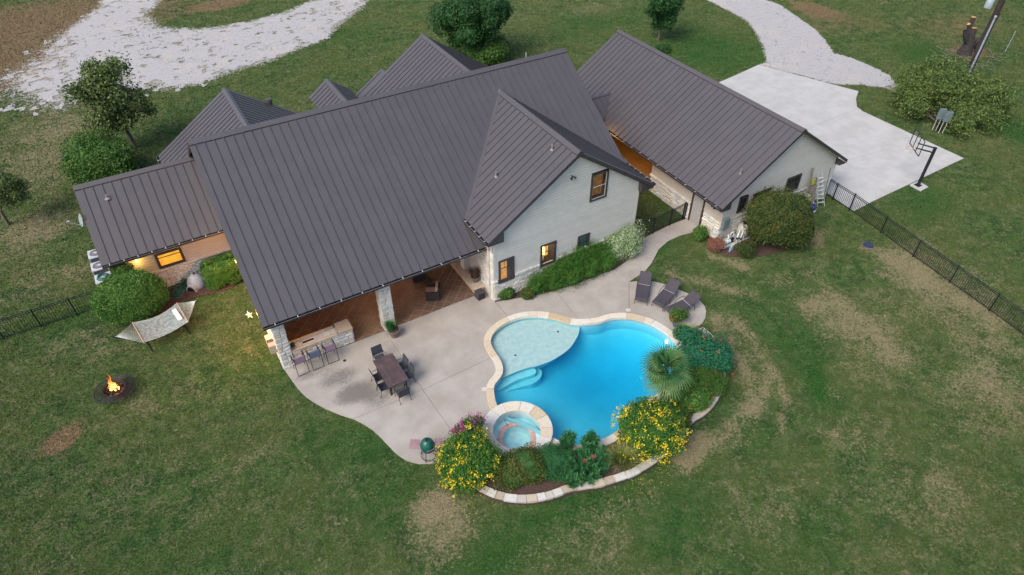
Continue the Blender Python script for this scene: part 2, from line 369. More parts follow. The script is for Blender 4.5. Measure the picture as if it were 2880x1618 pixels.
for a in [(1110, 1315, 1.3, 1.7, -.3, 1.1), (1085, 1275, .8, .6, 0, .8), (2290, 660, 2.6, 1.8, 0, .75), (2400, 740, 3.0, 2.4, -.3, .75), (2490, 860, 2.0, 1.6, -.3, .7), (2130, 800, 2.4, 2.0, -.4, .75), (2230, 900, 2.2, 1.8, 0, .5), (2500, 1020, 2.4, 2.0, 0, .5), (1960, 700, 1.2, .8, 0, .4), (2040, 760, 1.6, .9, -.2, .5),
          (2045, 592, .75, .95, -.5, 1.5), (2185, 618, .7, .5, 0, .7), (1790, 625, .5, .4, 0, .6), (2150, 1110, 1.5, 1.0, 0, .55), (1740, 1130, 1.3, .5, .6, .9), (60, 330, 4, 3, 0, .4),
          (110, 560, 2.5, 2, 0, .5), (300, 860, 1.6, .9, 0, .45), (170, 870, 1.8, .8, 0, .5), (630, 1150, 1.0, .5, 0, .4), (520, 1270, 1.6, .9, 0, .35), (1500, 1330, 2.0, 1.3, 0, .45),
          (1950, 1280, 1.8, 1.0, 0, .45), (2350, 1250, 2.6, 1.6, 0, .45), (900, 1200, 1.2, .8, 0, .2), (1330, 1390, 1.6, .7, 0, .4), (430, 560, .01), (1250, 40, 4, 3, 0, .4), (1500, 20, 4, 2, 0, .4),
          (700, 290, 3, 2, 0, .35), (90, 420, 3.5, 4, 0, .8), (200, 300, 4, 3, 0, .5), (60, 600, 2.5, 3, 0, .6), (150, 700, 3, 1.5, 0, .5), (330, 600, .01), (400, 1010, 2, .9, 0, .35), (250, 1240, 2, .9, 0, .3), (2480, 960, 1.8, 1.4, 0, .5), (2500, 330, 2.5, 2, 0, .3)]: P_('dry', *a)
for a in [(100, 60, 16, 9, 0, 1.3), (0, 190, 9, 5, 0, 1.1), (555, 12, 2.6, 1.4, 0, 1.6), (150, 1110, .85, .75, 0, 1.5), (190, 1075, 1.3, .45, .7, .7), (2100, 60, 6, 4, 0, .65), (2500, 60, 9, 5, 0, .5), (2330, 60, 6, 4, 0, .4),
          (2440, 130, 2.2, 1.6, 0, 1.2), (2040, 20, 2, 3, 0, 1.2), (760, 940, .01), (1340, 0, 5, 2, 0, .5), (2350, 290, 1.5, .8, 0, .5), (2440, 700, 1, .6, 0, .4), (2210, 830, 1.1, .5, 0, .35)]: P_('brown', *a)
for a in [(200, 70, 1.6, 7, -.6, .9), (2330, 510, 3, 1.6, 0, .7), (1720, 480, 1.4, 1.4, 0, .6), (1660, 620, 2.0, 1.0, 0, .6), (2430, 150, .01), (1800, 130, 5, 6, 0, .8), (2560, 330, 2.0, 5, 0, .9), (2320, 130, 3, 3, 0, .8), (1500, 60, 5, 2.5, 0, .5),
          (1980, 560, 1.4, 1.6, 0, .8), (1400, 1300, 5, 1.2, 0, .7), (900, 1110, 2.4, 1.2, -.6, .7), (690, 930, .8, 1.6, 0, .3), (1850, 1000, 1.2, 4, -.2, .4), (2000, 900, .9, 4, -.3, .7), (1700, 1300, 3, 1.2, .4, .6), (180, 790, 3, 1, 0, .5), (850, 90, 5, 2, 0, .4),
          (2150, 360, 3, 1.5, 0, .5), (700, 100, .01), (1000, 1230, 2, 1.4, 0, .5), (2000, 1400, 3, 1.5, 0, .4), (450, 1400, 4, 2, 0, .3), (1250, 1430, 1.5, 1.3, 0, .5)]: P_('lush', *a)
streaks = [('dry', [(1800, 800), (1850, 880), (1885, 950), (1890, 1010), (1850, 1070), (1790, 1110), (1720, 1160)], .55, 1.0), ('dry', [(1845, 800), (1900, 860), (1935, 930), (1925, 990), (1895, 1040)], .35, .8),
           ('dry', [(1955, 930), (1975, 1000), (1965, 1080)], .22, .8), ('dry', [(1700, 693), (1780, 712), (1825, 731), (1893, 734)], .45, .9), ('dry', [(1790, 645), (1830, 655), (1867, 672)], .35, 1.1),
           ('lush', [(1815, 830), (1900, 930), (1905, 1010), (1850, 1080)], .2, .5), ('dry', [(2010, 655), (2100, 750), (2200, 830), (2250, 900)], .6, .35), ('dry', [(2230, 640), (2330, 700), (2480, 790)], .8, .4),
           ('lush', [(1960, 740), (2010, 800), (2060, 900), (2060, 1000)], .5, .6), ('brown', [(1600, 1220), (1700, 1180), (1800, 1090)], .25, .5)]

# ---------------------------------------------------------------- ground sheet
def axis(a, b, step, far, n=14):
    core = np.arange(a, b+1e-6, step); g = np.geomspace(1, far, n)
    return np.concatenate([a-g[::-1], core, b+g])
gx = axis(-34, 84, .25, 600); gy = axis(4, 96, .25, 600)
X, Y = np.meshgrid(gx, gy); fields = {k: np.zeros(X.shape) for k in ('dry', 'brown', 'lush', 'gravel')}
for k, cx, cy, rx, ry, a, s in lawnpatch:
    u = (X-cx)*math.cos(a)+(Y-cy)*math.sin(a); v = -(X-cx)*math.sin(a)+(Y-cy)*math.cos(a)
    fields[k] += s*np.exp(-(((u/rx)**2+(v/ry)**2)**1.3))
for k, pl, w, s in streaks:
    d = dist_poly(S([D_(*p) for p in pl]), X, Y, False); fields[k] += s*np.exp(-(d/w)**2)
LDO = S([(x, y) for x, y in left_drive_outer]); ISL = S(island); RDR = S(right_drive); PAD = S(pad_px)
def gravel_sd(X, Y):
    a = np.where(inside(LDO, X, Y), 1, -1)*dist_poly(LDO, X, Y); b = np.where(inside(ISL, X, Y), 1, -1)*dist_poly(ISL, X, Y)
    c = np.where(inside(RDR, X, Y), 1, -1)*dist_poly(RDR, X, Y)
    return np.minimum(a, -b), c
ga, gb = gravel_sd(X, Y)
hole = inside(offset_curve(pool, .03), X, Y) | (np.hypot(X-SPA.x, Y-SPA.y) < 1.2)
hz = .05*(vnoise(X, Y, 9, 3)-.5)
mask = (np.abs(X-15) < 30) & (Y < 60); hz[mask] *= .2; hz -= .02
fields['gravel'] = np.clip(1+np.maximum(ga/(1.3+6.5*np.exp(-(np.hypot(X-G(60, 270).x, Y-G(60, 270).y)/12)**2)), gb/.35), 0, 1)
ny, nx = X.shape; idx = np.arange(ny*nx).reshape(ny, nx)
keep = ~(hole[:-1, :-1] | hole[1:, 1:] | hole[:-1, 1:] | hole[1:, :-1]).ravel()
F = np.stack([idx[:-1, :-1], idx[:-1, 1:], idx[1:, 1:], idx[1:, :-1]], -1).reshape(-1, 4)[keep]
def ground_material():
    m, t, b = newmat('lawn'); b.inputs['Roughness'].default_value = .9; b.inputs['Specular IOR Level'].default_value = .03
    big = noise(t, .22, 4, .6); mid = noise(t, 1.1, 5, .65, dist=.4); fine = noise(t, 9, 5, .7); vf = noise(t, 30, 4, .85)
    dry, brown, lush, grav = (attr(t, k) for k in ('dry', 'brown', 'lush', 'gravel'))
    g = mixc(t, ramp(t, mid, .38, .62), (.028, .070, .020), (.062, .118, .032))
    g = mixc(t, mth(t, 'MULTIPLY', ramp(t, big, .38, .62), .7), g, (.086, .112, .034))
    g = mixc(t, mth(t, 'MULTIPLY', ramp(t, fine, .42, .66), .5), g, (.104, .142, .056))
    g = mixc(t, mth(t, 'MULTIPLY', ramp(t, noise(t, 2.1, 6, .75, dist=.7), .48, .64), .6), g, (.165, .168, .088))
    g = mixc(t, mth(t, 'MULTIPLY', lush, .75, True), g, mixc(t, ramp(t, fine, .35, .65), (.014, .060, .013), (.036, .125, .026)))
    patch = noise(t, .75, 5, .7, dist=.6)
    dm = mth(t, 'ADD', mth(t, 'ADD', mth(t, 'MULTIPLY', dry, .40), mth(t, 'MULTIPLY', patch, .95)), mth(t, 'ADD', mth(t, 'MULTIPLY', mth(t, 'SUBTRACT', fine, .5), 1.3), mth(t, 'MULTIPLY', mth(t, 'SUBTRACT', noise(t, 3.4, 4, .7, dist=1.2), .5), 1.0)))
    dm = mth(t, 'SUBTRACT', dm, mth(t, 'MULTIPLY', lush, .12))
    g = mixc(t, mth(t, 'MULTIPLY', ramp(t, dm, .52, 1.0), .8), g, mixc(t, ramp(t, vf, .35, .65), (.22, .18, .105), (.35, .29, .185)))
    bm = mth(t, 'ADD', mth(t, 'MULTIPLY', brown, .7), mth(t, 'MULTIPLY', mth(t, 'SUBTRACT', noise(t, 1.1, 7, .8), .5), 2.0))
    g = mixc(t, mth(t, 'MULTIPLY', ramp(t, bm, .28, .8), .85), g, mixc(t, ramp(t, fine, .35, .65), (.15, .10, .055), (.26, .185, .115)))
    gm = mth(t, 'ADD', grav, mth(t, 'MULTIPLY', mth(t, 'SUBTRACT', noise(t, 2.6, 6, .8), .5), 2.2))
    g = mixc(t, mth(t, 'MULTIPLY', ramp(t, gm, .75, 1.05), .8), g, (.46, .43, .40))
    # blades: tone varies from tuft to tuft
    g = mixc(t, 1.0, g, mixc(t, ramp(t, vf, .3, .7), (.5, .5, .5), (1.4, 1.4, 1.4)), 'MULTIPLY')
    t.links.new(g, b.inputs['Base Color'])
    hh = mth(t, 'ADD', mth(t, 'MULTIPLY', fine, .6), mth(t, 'MULTIPLY', vf, .5)); bump(t, b, hh, .9, .05); return m
M['lawn'] = ground_material()
me = fast_mesh('ground', np.stack([X, Y, hz], -1), F, M['lawn'], {k: v.ravel() for k, v in fields.items()}, smooth=True)
o = link('ground', me); o['kind'] = 'structure'

def gravel_material():
    m, t, b = newmat('limestone gravel'); b.inputs['Roughness'].default_value = .95
    a = noise(t, 26, 3, .8); c = noise(t, .5, 5, .6, dist=.5)
    g = mixc(t, ramp(t, a, .3, .65), (.27, .262, .265), (.50, .485, .48)); g = mixc(t, mth(t, 'MULTIPLY', ramp(t, c, .52, .70), .55), g, (.50, .43, .37))
    g = mixc(t, mth(t, 'MULTIPLY', ramp(t, noise(t, 2.4, 6, .9), .55, .63), .7), g, (.17, .17, .10))
    t.links.new(g, b.inputs['Base Color']); bump(t, b, a, .8, .03); return m
M['gravel'] = gravel_material()
def gravel_sheet(name, sel, x0, x1, y0, y1, st, amp, thr_big):
    xs = np.arange(x0, x1, st); ys = np.arange(y0, y1, st); Xg, Yg = np.meshgrid(xs, ys)
    r = np.random.RandomState(5); Xj = Xg+r.uniform(-.3, .3, Xg.shape)*st; Yj = Yg+r.uniform(-.3, .3, Xg.shape)*st
    cx = Xg[:-1, :-1]+st/2; cy = Yg[:-1, :-1]+st/2; sd = gravel_sd(cx, cy)[sel]
    tail = .45+2.4*np.exp(-(np.hypot(cx-G(110, 255).x, cy-G(110, 255).y)/9.0)**2); n = ((vnoise(cx, cy, 2.4, 1)-.5)*1.0+(vnoise(cx, cy, .9, 2)-.5)*1.3+(vnoise(cx, cy, .4, 4)-.5)*1.2)*tail
    hol = vnoise(cx, cy, .75, 31)*.5+vnoise(cx, cy, .33, 32)*.5; keep = ((np.minimum(sd, 3.0)/amp+n*thr_big) > .12) & (hol < (.735 if sel == 0 else .9))
    ii = np.arange(Xg.size).reshape(Xg.shape); Fq = np.stack([ii[:-1, :-1], ii[:-1, 1:], ii[1:, 1:], ii[1:, :-1]], -1)[keep]
    used, inv = np.unique(Fq.ravel(), return_inverse=True)
    V = np.stack([Xj.ravel(), Yj.ravel(), np.full(Xg.size, .0)], -1)[used]
    V[:, 2] = .05*(vnoise(V[:, 0], V[:, 1], 9, 3)-.5)+.012
    ms = (np.abs(V[:, 0]-15) < 30) & (V[:, 1] < 60); V[ms, 2] = .018
    m = fast_mesh(name, V, inv.reshape(-1, 4), M['gravel']); o = link(name, m); o['kind'] = 'structure'
gravel_sheet('gravel_driveway', 0, -24, 48, 44, 110, .17, 1.9, 1.0)
gravel_sheet('gravel_road', 1, 40, 90, 30, 110, .2, .55, .45)

def concrete(name, c1, c2, rough=.8, stain=None, fine=60):
    m, t, b = newmat(name); b.inputs['Roughness'].default_value = rough
    g = mixc(t, ramp(t, noise(t, .7, 5, .65), .3, .7), c1, c2)
    g = mixc(t, mth(t, 'MULTIPLY', ramp(t, noise(t, fine, 3, .8), .42, .62), .36), g, tuple(c*.55 for c in c1))
    g = mixc(t, mth(t, 'MULTIPLY', ramp(t, noise(t, 2.3, 6, .8), .62, .72), .25), g, tuple(c*.7 for c in c1))
    if stain:                                    # mildew on the slab: list of (x, y, rx, ry, amount)
        tot = None
        for x, y, rx, ry, am in stain:
            gg = N(t, 'ShaderNodeNewGeometry'); mp = N(t, 'ShaderNodeVectorMath', operation='SUBTRACT'); t.links.new(gg.outputs['Position'], mp.inputs[0]); mp.inputs[1].default_value = (x, y, 0)
            ml = N(t, 'ShaderNodeVectorMath', operation='MULTIPLY'); t.links.new(mp.outputs[0], ml.inputs[0]); ml.inputs[1].default_value = (1/rx, 1/ry, 0)
            ln = N(t, 'ShaderNodeVectorMath', operation='LENGTH'); t.links.new(ml.outputs[0], ln.inputs[0])
            v = mth(t, 'MULTIPLY', ramp(t, mth(t, 'SUBTRACT', 1.0, ln.outputs['Value']), 0, .8), am); tot = v if tot is None else mth(t, 'ADD', tot, v)
        st = mth(t, 'ADD', tot, mth(t, 'MULTIPLY', mth(t, 'SUBTRACT', noise(t, 7, 9, .95, dist=.4), .5), 3.6))
        st = mth(t, 'MULTIPLY', ramp(t, st, .1, 1.15), ramp(t, tot, .02, .5))
        g = mixc(t, mth(t, 'MULTIPLY', st, .75), g, (.10, .092, .09))
    t.links.new(g, b.inputs['Base Color']); bump(t, b, noise(t, fine, 3, .8), .35, .008); return m
M['patio'] = concrete('exposed aggregate', (.345, .31, .275), (.44, .405, .365), stain=[(*G(*D_(x_, y_)).xy, a_, b_, c_) for x_, y_, a_, b_, c_ in ((850, 952, 1.6, .9, .9), (905, 985, 1.5, 1.0, .9), (800, 935, 1.3, .6, .55), (950, 1005, 1.1, .8, .6), (870, 1000, 1.5, .9, .5), (760, 950, .7, .5, .4))])
M['pad'] = concrete('driveway concrete', (.43, .42, .40), (.53, .52, .505), fine=25)
M['joint'] = simple('joint filler', (.05, .045, .04), .9, 0, .2)
M['mulch'] = simple('bark mulch', (.055, .032, .026), .95, 0, .5, 18, bmp=1.0, col2=(.13, .075, .06))

# ---------------------------------------------------------------- patio, path and pad: separate pours with open joints
def shrink(poly, d):
    if area(poly) < 0: poly = poly[::-1]
    return offset_curve([Vector((p[0], p[1], 0)) for p in poly], -d)
slabs = [
 [(800, 1041), ('w', 1.76, 24.64), ('w', 7.0, 24.64), (1189, 1098), (995, 1180), (957, 1168), (917, 1152), (885, 1134), (861, 1118), (838, 1095), (822, 1073)],
 [('w', 7.0, 24.64), ('w', 12.98, 24.64), ('w', 12.98, 23.9), (1432, 897), (1424, 902), (1390, 924), (1374, 945), (1372, 973), (1386, 1005), (1189, 1098)],
 [(1189, 1098), (1300, 1255), (1263, 1297), (1209, 1306), (1176, 1306), (1143, 1297), (1116, 1279), (1100, 1263), (1075, 1236), (1051, 1213), (1024, 1195), (995, 1180)],
 [(1189, 1098), (1386, 1005), (1401, 1026), (1406, 1047), (1393, 1068), (1382, 1087), (1380, 1110), (1390, 1144), (1380, 1180), (1300, 1255)],
 [('w', 12.98, 23.9), ('w', 12.98, 23.62), (1421, 846), (1455, 840), (1499, 834), (1561, 819), (1634, 908), (1592, 903), (1558, 893), (1511, 888), (1474, 889), (1432, 897)],
 [(1561, 819), (1615, 802), (1664, 783), (1729, 759), (1769, 794), (1769, 892), (1741, 892), (1698, 899), (1660, 908), (1634, 908)],
 [(1769, 794), (1800, 792), (1838, 793), (1864, 799), (1902, 813), (1941, 829), (1968, 846), (1982, 862), (1986, 877), (1984, 895), (1976, 910), (1961, 922), (1930, 930), (1893, 950), (1878, 936), (1847, 917), (1807, 899), (1769, 892)],
 [(1729, 759), (1775, 727), (1832, 742), (1813, 766), (1769, 794)], [(1775, 727), (1797, 700), (1813, 671), (1853, 702), (1843, 722), (1832, 742)],
 [(1813, 671), (1843, 653), (1878, 636), (1912, 664), (1880, 679), (1853, 702)], [(1878, 636), (1940, 613), (1973, 640), (1947, 655), (1912, 664)]]
base = MB()
pt = link('patio', bpy.data.meshes.new('patio'))
def SW(s): return [Vector((p[1], p[2], 0)) if p[0] == 'w' else G(*p) for p in s]
allp = [SW(s) for s in slabs]
for P in allp: base.prism([(p.x, p.y) for p in shrink(P, .02)], -.12, .012)
bpy.data.objects.remove(pt); pt = struct(base, 'patio', M['joint'])
for P in allp:
    q = [(p.x, p.y) for p in shrink(P, .009)]; MB().prism(q, -.02, .035).build('slab', M['patio'], pt)
pad = MB().prism([(p.x, p.y) for p in PAD], -.12, -.0); pad = struct(pad, 'concrete_pad', M['joint'])
def clip(poly, n, d):                            # keep n.p <= d
    out = []; n = Vector(n)
    for i in range(len(poly)):
        a, b = Vector(poly[i][:2]), Vector(poly[(i+1) % len(poly)][:2]); da, db = n.dot(a)-d, n.dot(b)-d
        if da <= 0: out.append(a)
        if (da < 0) != (db < 0) and abs(da-db) > 1e-9: out.append(a+(b-a)*(da/(da-db)))
    return out
def split(polys, p, q):
    a, b = Vector(G(*p)[:2]), Vector(G(*q)[:2]); t = (b-a).normalized(); n = Vector((-t.y, t.x)); d = n.dot(a); out = []
    for P in polys:
        for s in (1, -1):
            c = clip(P, n*s, d*s-.008)
            if len(c) > 2 and abs(area(c)) > .5: out.append(c)
    return out
polys = [[Vector(p[:2]) for p in PAD]]
for p, q in (((2269, 363), (2430, 300)), ((2394, 449), (2600, 395)), ((2080, 200), (2560, 430))): polys = split(polys, p, q)
for P in polys: MB().prism([(p.x, p.y) for p in P], -.05, .04).build('slab', M['pad'], pad)
hp = S([(2558, 521), (2582, 510), (2610, 527), (2589, 539)]); MB().prism([(p.x, p.y) for p in hp], -.05, .05).build('slab', M['pad'], pad)

# porch floor: stained, scored in a diagonal grid
M['tile'] = None
def porch_mat():
    m, t, b = newmat('stained porch concrete'); b.inputs['Roughness'].default_value = .45
    o_ = N(t, 'ShaderNodeObjectInfo'); c = mixc(t, ramp(t, noise(t, 1.3, 5, .7, dist=.5), .3, .72), (.120, .075, .050), (.20, .135, .10))
    c = mixc(t, mth(t, 'MULTIPLY', o_.outputs['Random'], .35), c, (.19, .10, .062)); t.links.new(c, b.inputs['Base Color']); bump(t, b, noise(t, 25, 4, .7), .25, .006); return m
M['tile'] = porch_mat()
FX0, FX1, FY0, FY1 = 1.75, 12.95, 24.66, 31.0
pf = struct(MB().box(FX0, FX1, FY0, FY1, -.12, .02), 'porch_floor', simple('pale grout', (.36, .25, .18), .8))
T = .47; c45 = math.sqrt(.5)
unit_tiles = {}
for i in range(-60, 60):
    for j in range(-60, 60):
        u, v = i*T, j*T; cx, cy = 7+(u-v)*c45, 27+(u+v)*c45
        if not (FX0-.4 < cx < FX1+.4 and FY0-.4 < cy < 29.3): continue
        g_ = .016; h = (T/2-g_)
        pl = [(cx+(a-b_)*c45*h, cy+(a+b_)*c45*h) for a, b_ in ((-1, -1), (1, -1), (1, 1), (-1, 1))]
        whole = all(FX0 < p[0] < FX1 and FY0 < p[1] < FY1 for p in pl)
        if whole:
            if 'm' not in unit_tiles:
                mb = MB(); mb.prism([(p[0]-cx, p[1]-cy) for p in pl], .0, .034); unit_tiles['m'] = mb.mesh('tile', M['tile'])
            o = link('tile', unit_tiles['m'], pf); o.location = (cx, cy, 0)
        else:
            for n_, d_ in (((-1, 0), -FX0), ((1, 0), FX1), ((0, -1), -FY0), ((0, 1), FY1)): pl = clip(pl, n_, d_) if len(pl) > 2 else pl
            if len(pl) > 2 and abs(area(pl)) > .01: MB().prism([(p[0], p[1]) for p in pl], .0, .034).build('tile', M['tile'], pf)
MB().box(FX0, FX1, 29.7, FY1, .0, .034).build('floor_rest', M['tile'], pf)

# mulch beds
def bed(name, pts, z): mb = MB().prism([(p.x, p.y) for p in S(pts)], -.1, z); return struct(mb, name, M['mulch'])
bed('flower_bed', [(1391, 849), (1421, 846), (1455, 840), (1499, 834), (1561, 819), (1615, 802), (1664, 783), (1729, 759), (1775, 727), (1797, 700), (1813, 671), (1800, 645), (1780, 642), (1600, 730), (1430, 815)], .025)
bed('side_bed', [(300, 900), (360, 906), (445, 884), (480, 868), (540, 838), (600, 826), (650, 812), (680, 790), (660, 720), (520, 740), (330, 790), (280, 840)], .022)
bed('equipment_bed', [(1992, 690), (2040, 722), (2130, 722), (2215, 706), (2240, 680), (2230, 640), (2020, 640)], .018)

# ---------------------------------------------------------------- swimming pool
M['plaster'] = simple('pale pool plaster', (.50, .55, .52), .8, 0, .07, 4, grain=.14)
def blue_plaster():
    m, t, b = newmat('blue pool plaster'); b.inputs['Roughness'].default_value = .8
    c = mixc(t, ramp(t, noise(t, .6, 4, .6), .3, .7), (.26, .62, .70), (.36, .70, .76)); c = mixc(t, mth(t, 'MULTIPLY', ramp(t, noise(t, 30, 3, .8), .4, .65), .25), c, (.10, .36, .48))
    t.links.new(c, b.inputs['Base Color']); return m
M['blue_plaster'] = blue_plaster()
def water_mat(name, absorb, dens, wave=.3):
    m, t, b = newmat(name); n = t.nodes; out = n['Material Output']; n.remove(b)
    tr = N(t, 'ShaderNodeBsdfTransparent'); tr.inputs[0].default_value = (.97, .99, 1, 1)
    gl = N(t, 'ShaderNodeBsdfGlossy'); gl.inputs['Roughness'].default_value = .06
    fr = N(t, 'ShaderNodeFresnel'); fr.inputs[0].default_value = 1.33; mx = N(t, 'ShaderNodeMixShader')
    bp = N(t, 'ShaderNodeBump'); bp.inputs['Strength'].default_value = wave; bp.inputs['Distance'].default_value = .05
    t.links.new(noise(t, 9, 3, .6, dist=.8), bp.inputs['Height']); t.links.new(bp.outputs[0], gl.inputs['Normal']); t.links.new(bp.outputs[0], fr.inputs['Normal'])
    gg = N(t, 'ShaderNodeNewGeometry'); t.links.new(mth(t, 'MULTIPLY', fr.outputs[0], mth(t, 'SUBTRACT', 1.0, gg.outputs['Backfacing'])), mx.inputs[0]); t.links.new(tr.outputs[0], mx.inputs[1]); t.links.new(gl.outputs[0], mx.inputs[2]); t.links.new(mx.outputs[0], out.inputs['Surface'])
    va = N(t, 'ShaderNodeVolumeAbsorption'); va.inputs['Color'].default_value = (*absorb, 1); va.inputs['Density'].default_value = dens; t.links.new(va.outputs[0], out.inputs['Volume']); return m
M['water'] = water_mat('pool water', (.06, .83, .93), .80)
M['spa_water'] = water_mat('spa water', (.3, .9, .97), .25, .3)
pc = sum(pool, Vector())/len(pool)
pr = thing('swimming_pool', (pc.x, pc.y, 0), 'kidney shaped swimming pool of blue water with a pale shallow shelf and sandstone coping', 'swimming pool')
shell = MB(); n = len(pool); ps = offset_curve(pool, .02)
pxy = [(p.x, p.y) for p in ps]
deepc = G(1640, 1010)
def depth(x, y):
    t = min(1, max(0, 1-math.hypot(x-G(1730, 985).x, y-G(1730, 985).y)/5.5)); return -1.0-1.15*t*t*(3-2*t)
pts2 = [Vector(p) for p in pxy]; nb = len(pts2); xs = np.array(pxy)
for x in np.arange(xs[:, 0].min(), xs[:, 0].max(), .35):
    for y in np.arange(xs[:, 1].min(), xs[:, 1].max(), .35):
        a = np.array([[x]]); c = np.array([[y]])
        if inside(pxy, a, c)[0, 0] and dist_poly(pxy, a, c)[0, 0] > .12: pts2.append(Vector((x, y)))
vo, ed, fc, *_ = geometry.delaunay_2d_cdt(pts2, [(i, (i+1) % nb) for i in range(nb)], [], 1, 1e-4)
def edge_d(x, y): return dist_poly(pxy, np.array([[x]]), np.array([[y]]))[0, 0]
V = [(p.x, p.y, depth(p.x, p.y)+(-depth(p.x, p.y)*.5*math.exp(-edge_d(p.x, p.y)/.5))) for p in vo]
shell.add(V, [tuple(f) for f in fc])
shell.add([(p[0], p[1], depth(*p)*.5) for p in pxy]+[(p[0], p[1], .03) for p in pxy], [((i+1) % n, i, n+i, n+(i+1) % n) for i in range(n)])
shell.build('shell', M['blue_plaster'], pr, smooth=True)
tl = MB(); tr_ = offset_curve(pool, .012)
tl.add([(p.x, p.y, -.16) for p in tr_]+[(p.x, p.y, .02) for p in tr_], [((i+1) % n, i, n+i, n+(i+1) % n) for i in range(n)])
def tile_mat():
    m, t, b = newmat('waterline tile'); b.inputs['Roughness'].default_value = .3
    c = mixc(t, ramp(t, noise(t, 60, 2, .9), .45, .55), (.07, .13, .14), (.22, .25, .22)); t.links.new(c, b.inputs['Base Color']); return m
tl.build('waterline_tile', tile_mat(), pr)
def r3(x, y): return (1200+x/3.215, 780+y/3.215)
ledge_px = [r3(*p) for p in ((1390, 430), (1372, 520), (1345, 575), (1300, 640), (1230, 700), (1120, 765), (1000, 808), (920, 825), (830, 855), (745, 890), (690, 915))]
ledge_c = spline([G(x, y, -.30) for x, y in ledge_px], 4, False)
def ring_part(curve):                            # close an underwater edge curve with the pool wall, upper left side
    a, b = curve[0], curve[-1]; ia = min(range(n), key=lambda i: (pool[i].xy-a.xy).length); ib = min(range(n), key=lambda i: (pool[i].xy-b.xy).length)
    seg = []; i = ib
    while True:
        seg.append(pool[i]); 
        if i == ia: break
        i = (i+1) % n
    seg2 = []; i = ib
    while True:
        seg2.append(pool[i])
        if i == ia: break
        i = (i-1) % n
    tgt = G(1390, 960).xy; best = min((seg, seg2), key=lambda q: min((p.xy-tgt).length for p in q))
    best = min((seg, seg2), key=len) if abs(min((p.xy-tgt).length for p in seg)-min((p.xy-tgt).length for p in seg2)) < .01 else best
    return [(p.x, p.y) for p in curve]+[(p.x, p.y) for p in best]
def shelf(poly, z, name, top): mb = MB(); mb.prism(poly, -2.2, z, False); mb.m = [1 if i < len(poly) else 0 for i in range(len(mb.f))]; return mb.build(name, [top, M['blue_plaster']], pr)  # sides in blue plaster: the deep-water tint put into their colour
lp_ = ring_part(ledge_c); mbl = MB(); mbl.prism(lp_, -2.2, -.24, False); mbl.m = [1 if i < len(lp_) else 0 for i in range(len(mbl.f))]; cxl_ = G(1385, 960)
mbl.v = [(cxl_.x+(v[0]-cxl_.x)*.62, cxl_.y+(v[1]-cxl_.y)*.62, v[2]) if v[2] < -1 else v for v in mbl.v]; mbl.build('tanning_ledge', [M['plaster'], M['blue_plaster']], pr)  # blue sides carry the water tint; foot drawn in to stand in for refraction
for k, (zz, pl) in enumerate(((-.50, ((930, 800), (985, 835), (985, 868), (940, 890), (840, 922), (760, 960), (690, 1000), (610, 1050))), (-.74, ((985, 810), (1038, 845), (1030, 905), (965, 960), (860, 990), (740, 1030), (660, 1075), (600, 1110))))):
    cv = spline([G(*r3(*p), zz) for p in pl], 4, False); a = cv[0]; b = cv[-1]
    poly = [(p.x, p.y) for p in cv]; cl = [G(*r3(*p), zz) for p in ((600, 1000), (680, 890), (760, 830))]
    poly += [(p.x, p.y) for p in cl]
    inn = [p for p in poly]
    shelf(inn, zz, 'step', simple('step plaster', (.36, .62, .64), .8, 0, .06, 4, grain=.1) if k == 0 else bpy.data.materials['step plaster'])
wm = MB(); wm.prism([(p.x, p.y) for p in offset_curve(pool, .05)], -2.6, ZW); wm.build('water', M['water'], pr)
def coping_ring(curve, w, z0, z1, lens, parent, mat, name='coping_stone', skip=None):
    n = len(curve); outer = offset_curve(curve, w); inner = offset_curve(curve, -.03)
    L = [0]; 
    for i in range(n): L.append(L[-1]+(curve[(i+1) % n]-curve[i]).length)
    def at(c, s):
        s %= L[-1]; i = max(0, np.searchsorted(L, s)-1); f = (s-L[i])/(L[i+1]-L[i]); return c[i].lerp(c[(i+1) % n], f)
    s = 0; k = 0; R = random.Random(3)
    while s < L[-1]-.05:
        e = s+R.choice(lens)
        if L[-1]-e < .25: e = L[-1]
        m = at(curve, (s+e)/2)
        if not (skip and skip(m)):
            q = max(2, int((e-s)/.16)); mb = MB(); a = [at(inner, s+.006+(e-s-.012)*j/q) for j in range(q+1)]; b = [at(outer, s+.006+(e-s-.012)*j/q) for j in range(q+1)]
            dz = R.uniform(-.004, .006); poly = [(p.x, p.y) for p in a]+[(p.x, p.y) for p in b[::-1]]; 
            bb = [p.lerp(a[j], .06) for j, p in enumerate(b)]
            V = [(p.x, p.y, z0) for p in a]+[(p.x, p.y, z0) for p in b]+[(p.x, p.y, z1+dz) for p in a]+[(p.x, p.y, z1+dz-.012) for p in b]+[(p.x, p.y, z1+dz) for p in bb]
            Q = q+1; Fs = []
            for j in range(q):
                Fs += [(j, j+1, 2*Q+j+1, 2*Q+j)[::-1], (Q+j, Q+j+1, 3*Q+j+1, 3*Q+j), (2*Q+j, 2*Q+j+1, 4*Q+j+1, 4*Q+j)[::-1], (4*Q+j, 4*Q+j+1, 3*Q+j+1, 3*Q+j)[::-1]]
            Fs += [(0, Q, 3*Q, 4*Q, 2*Q)[::-1], (q, Q+q, 3*Q+q, 4*Q+q, 2*Q+q)]
            mb.add(V, Fs); mb.build(name, mat, parent)
        s = e; k += 1
coping_ring(pool, .33, -.1, .075, (.45, .6, .9, 1.1, 1.2, .9), pr, M['coping'], skip=lambda p: (p.xy-SPA.xy).length < 1.5)
LP = onX(*r3(2183, 592), 15.6) if False else G(*r3(2183, 592), -.45)
lt = MB(); lp2 = min(pool, key=lambda p: (p.xy-LP.xy).length); nrm = (Vector((pc.x, pc.y, 0))-lp2).normalized()
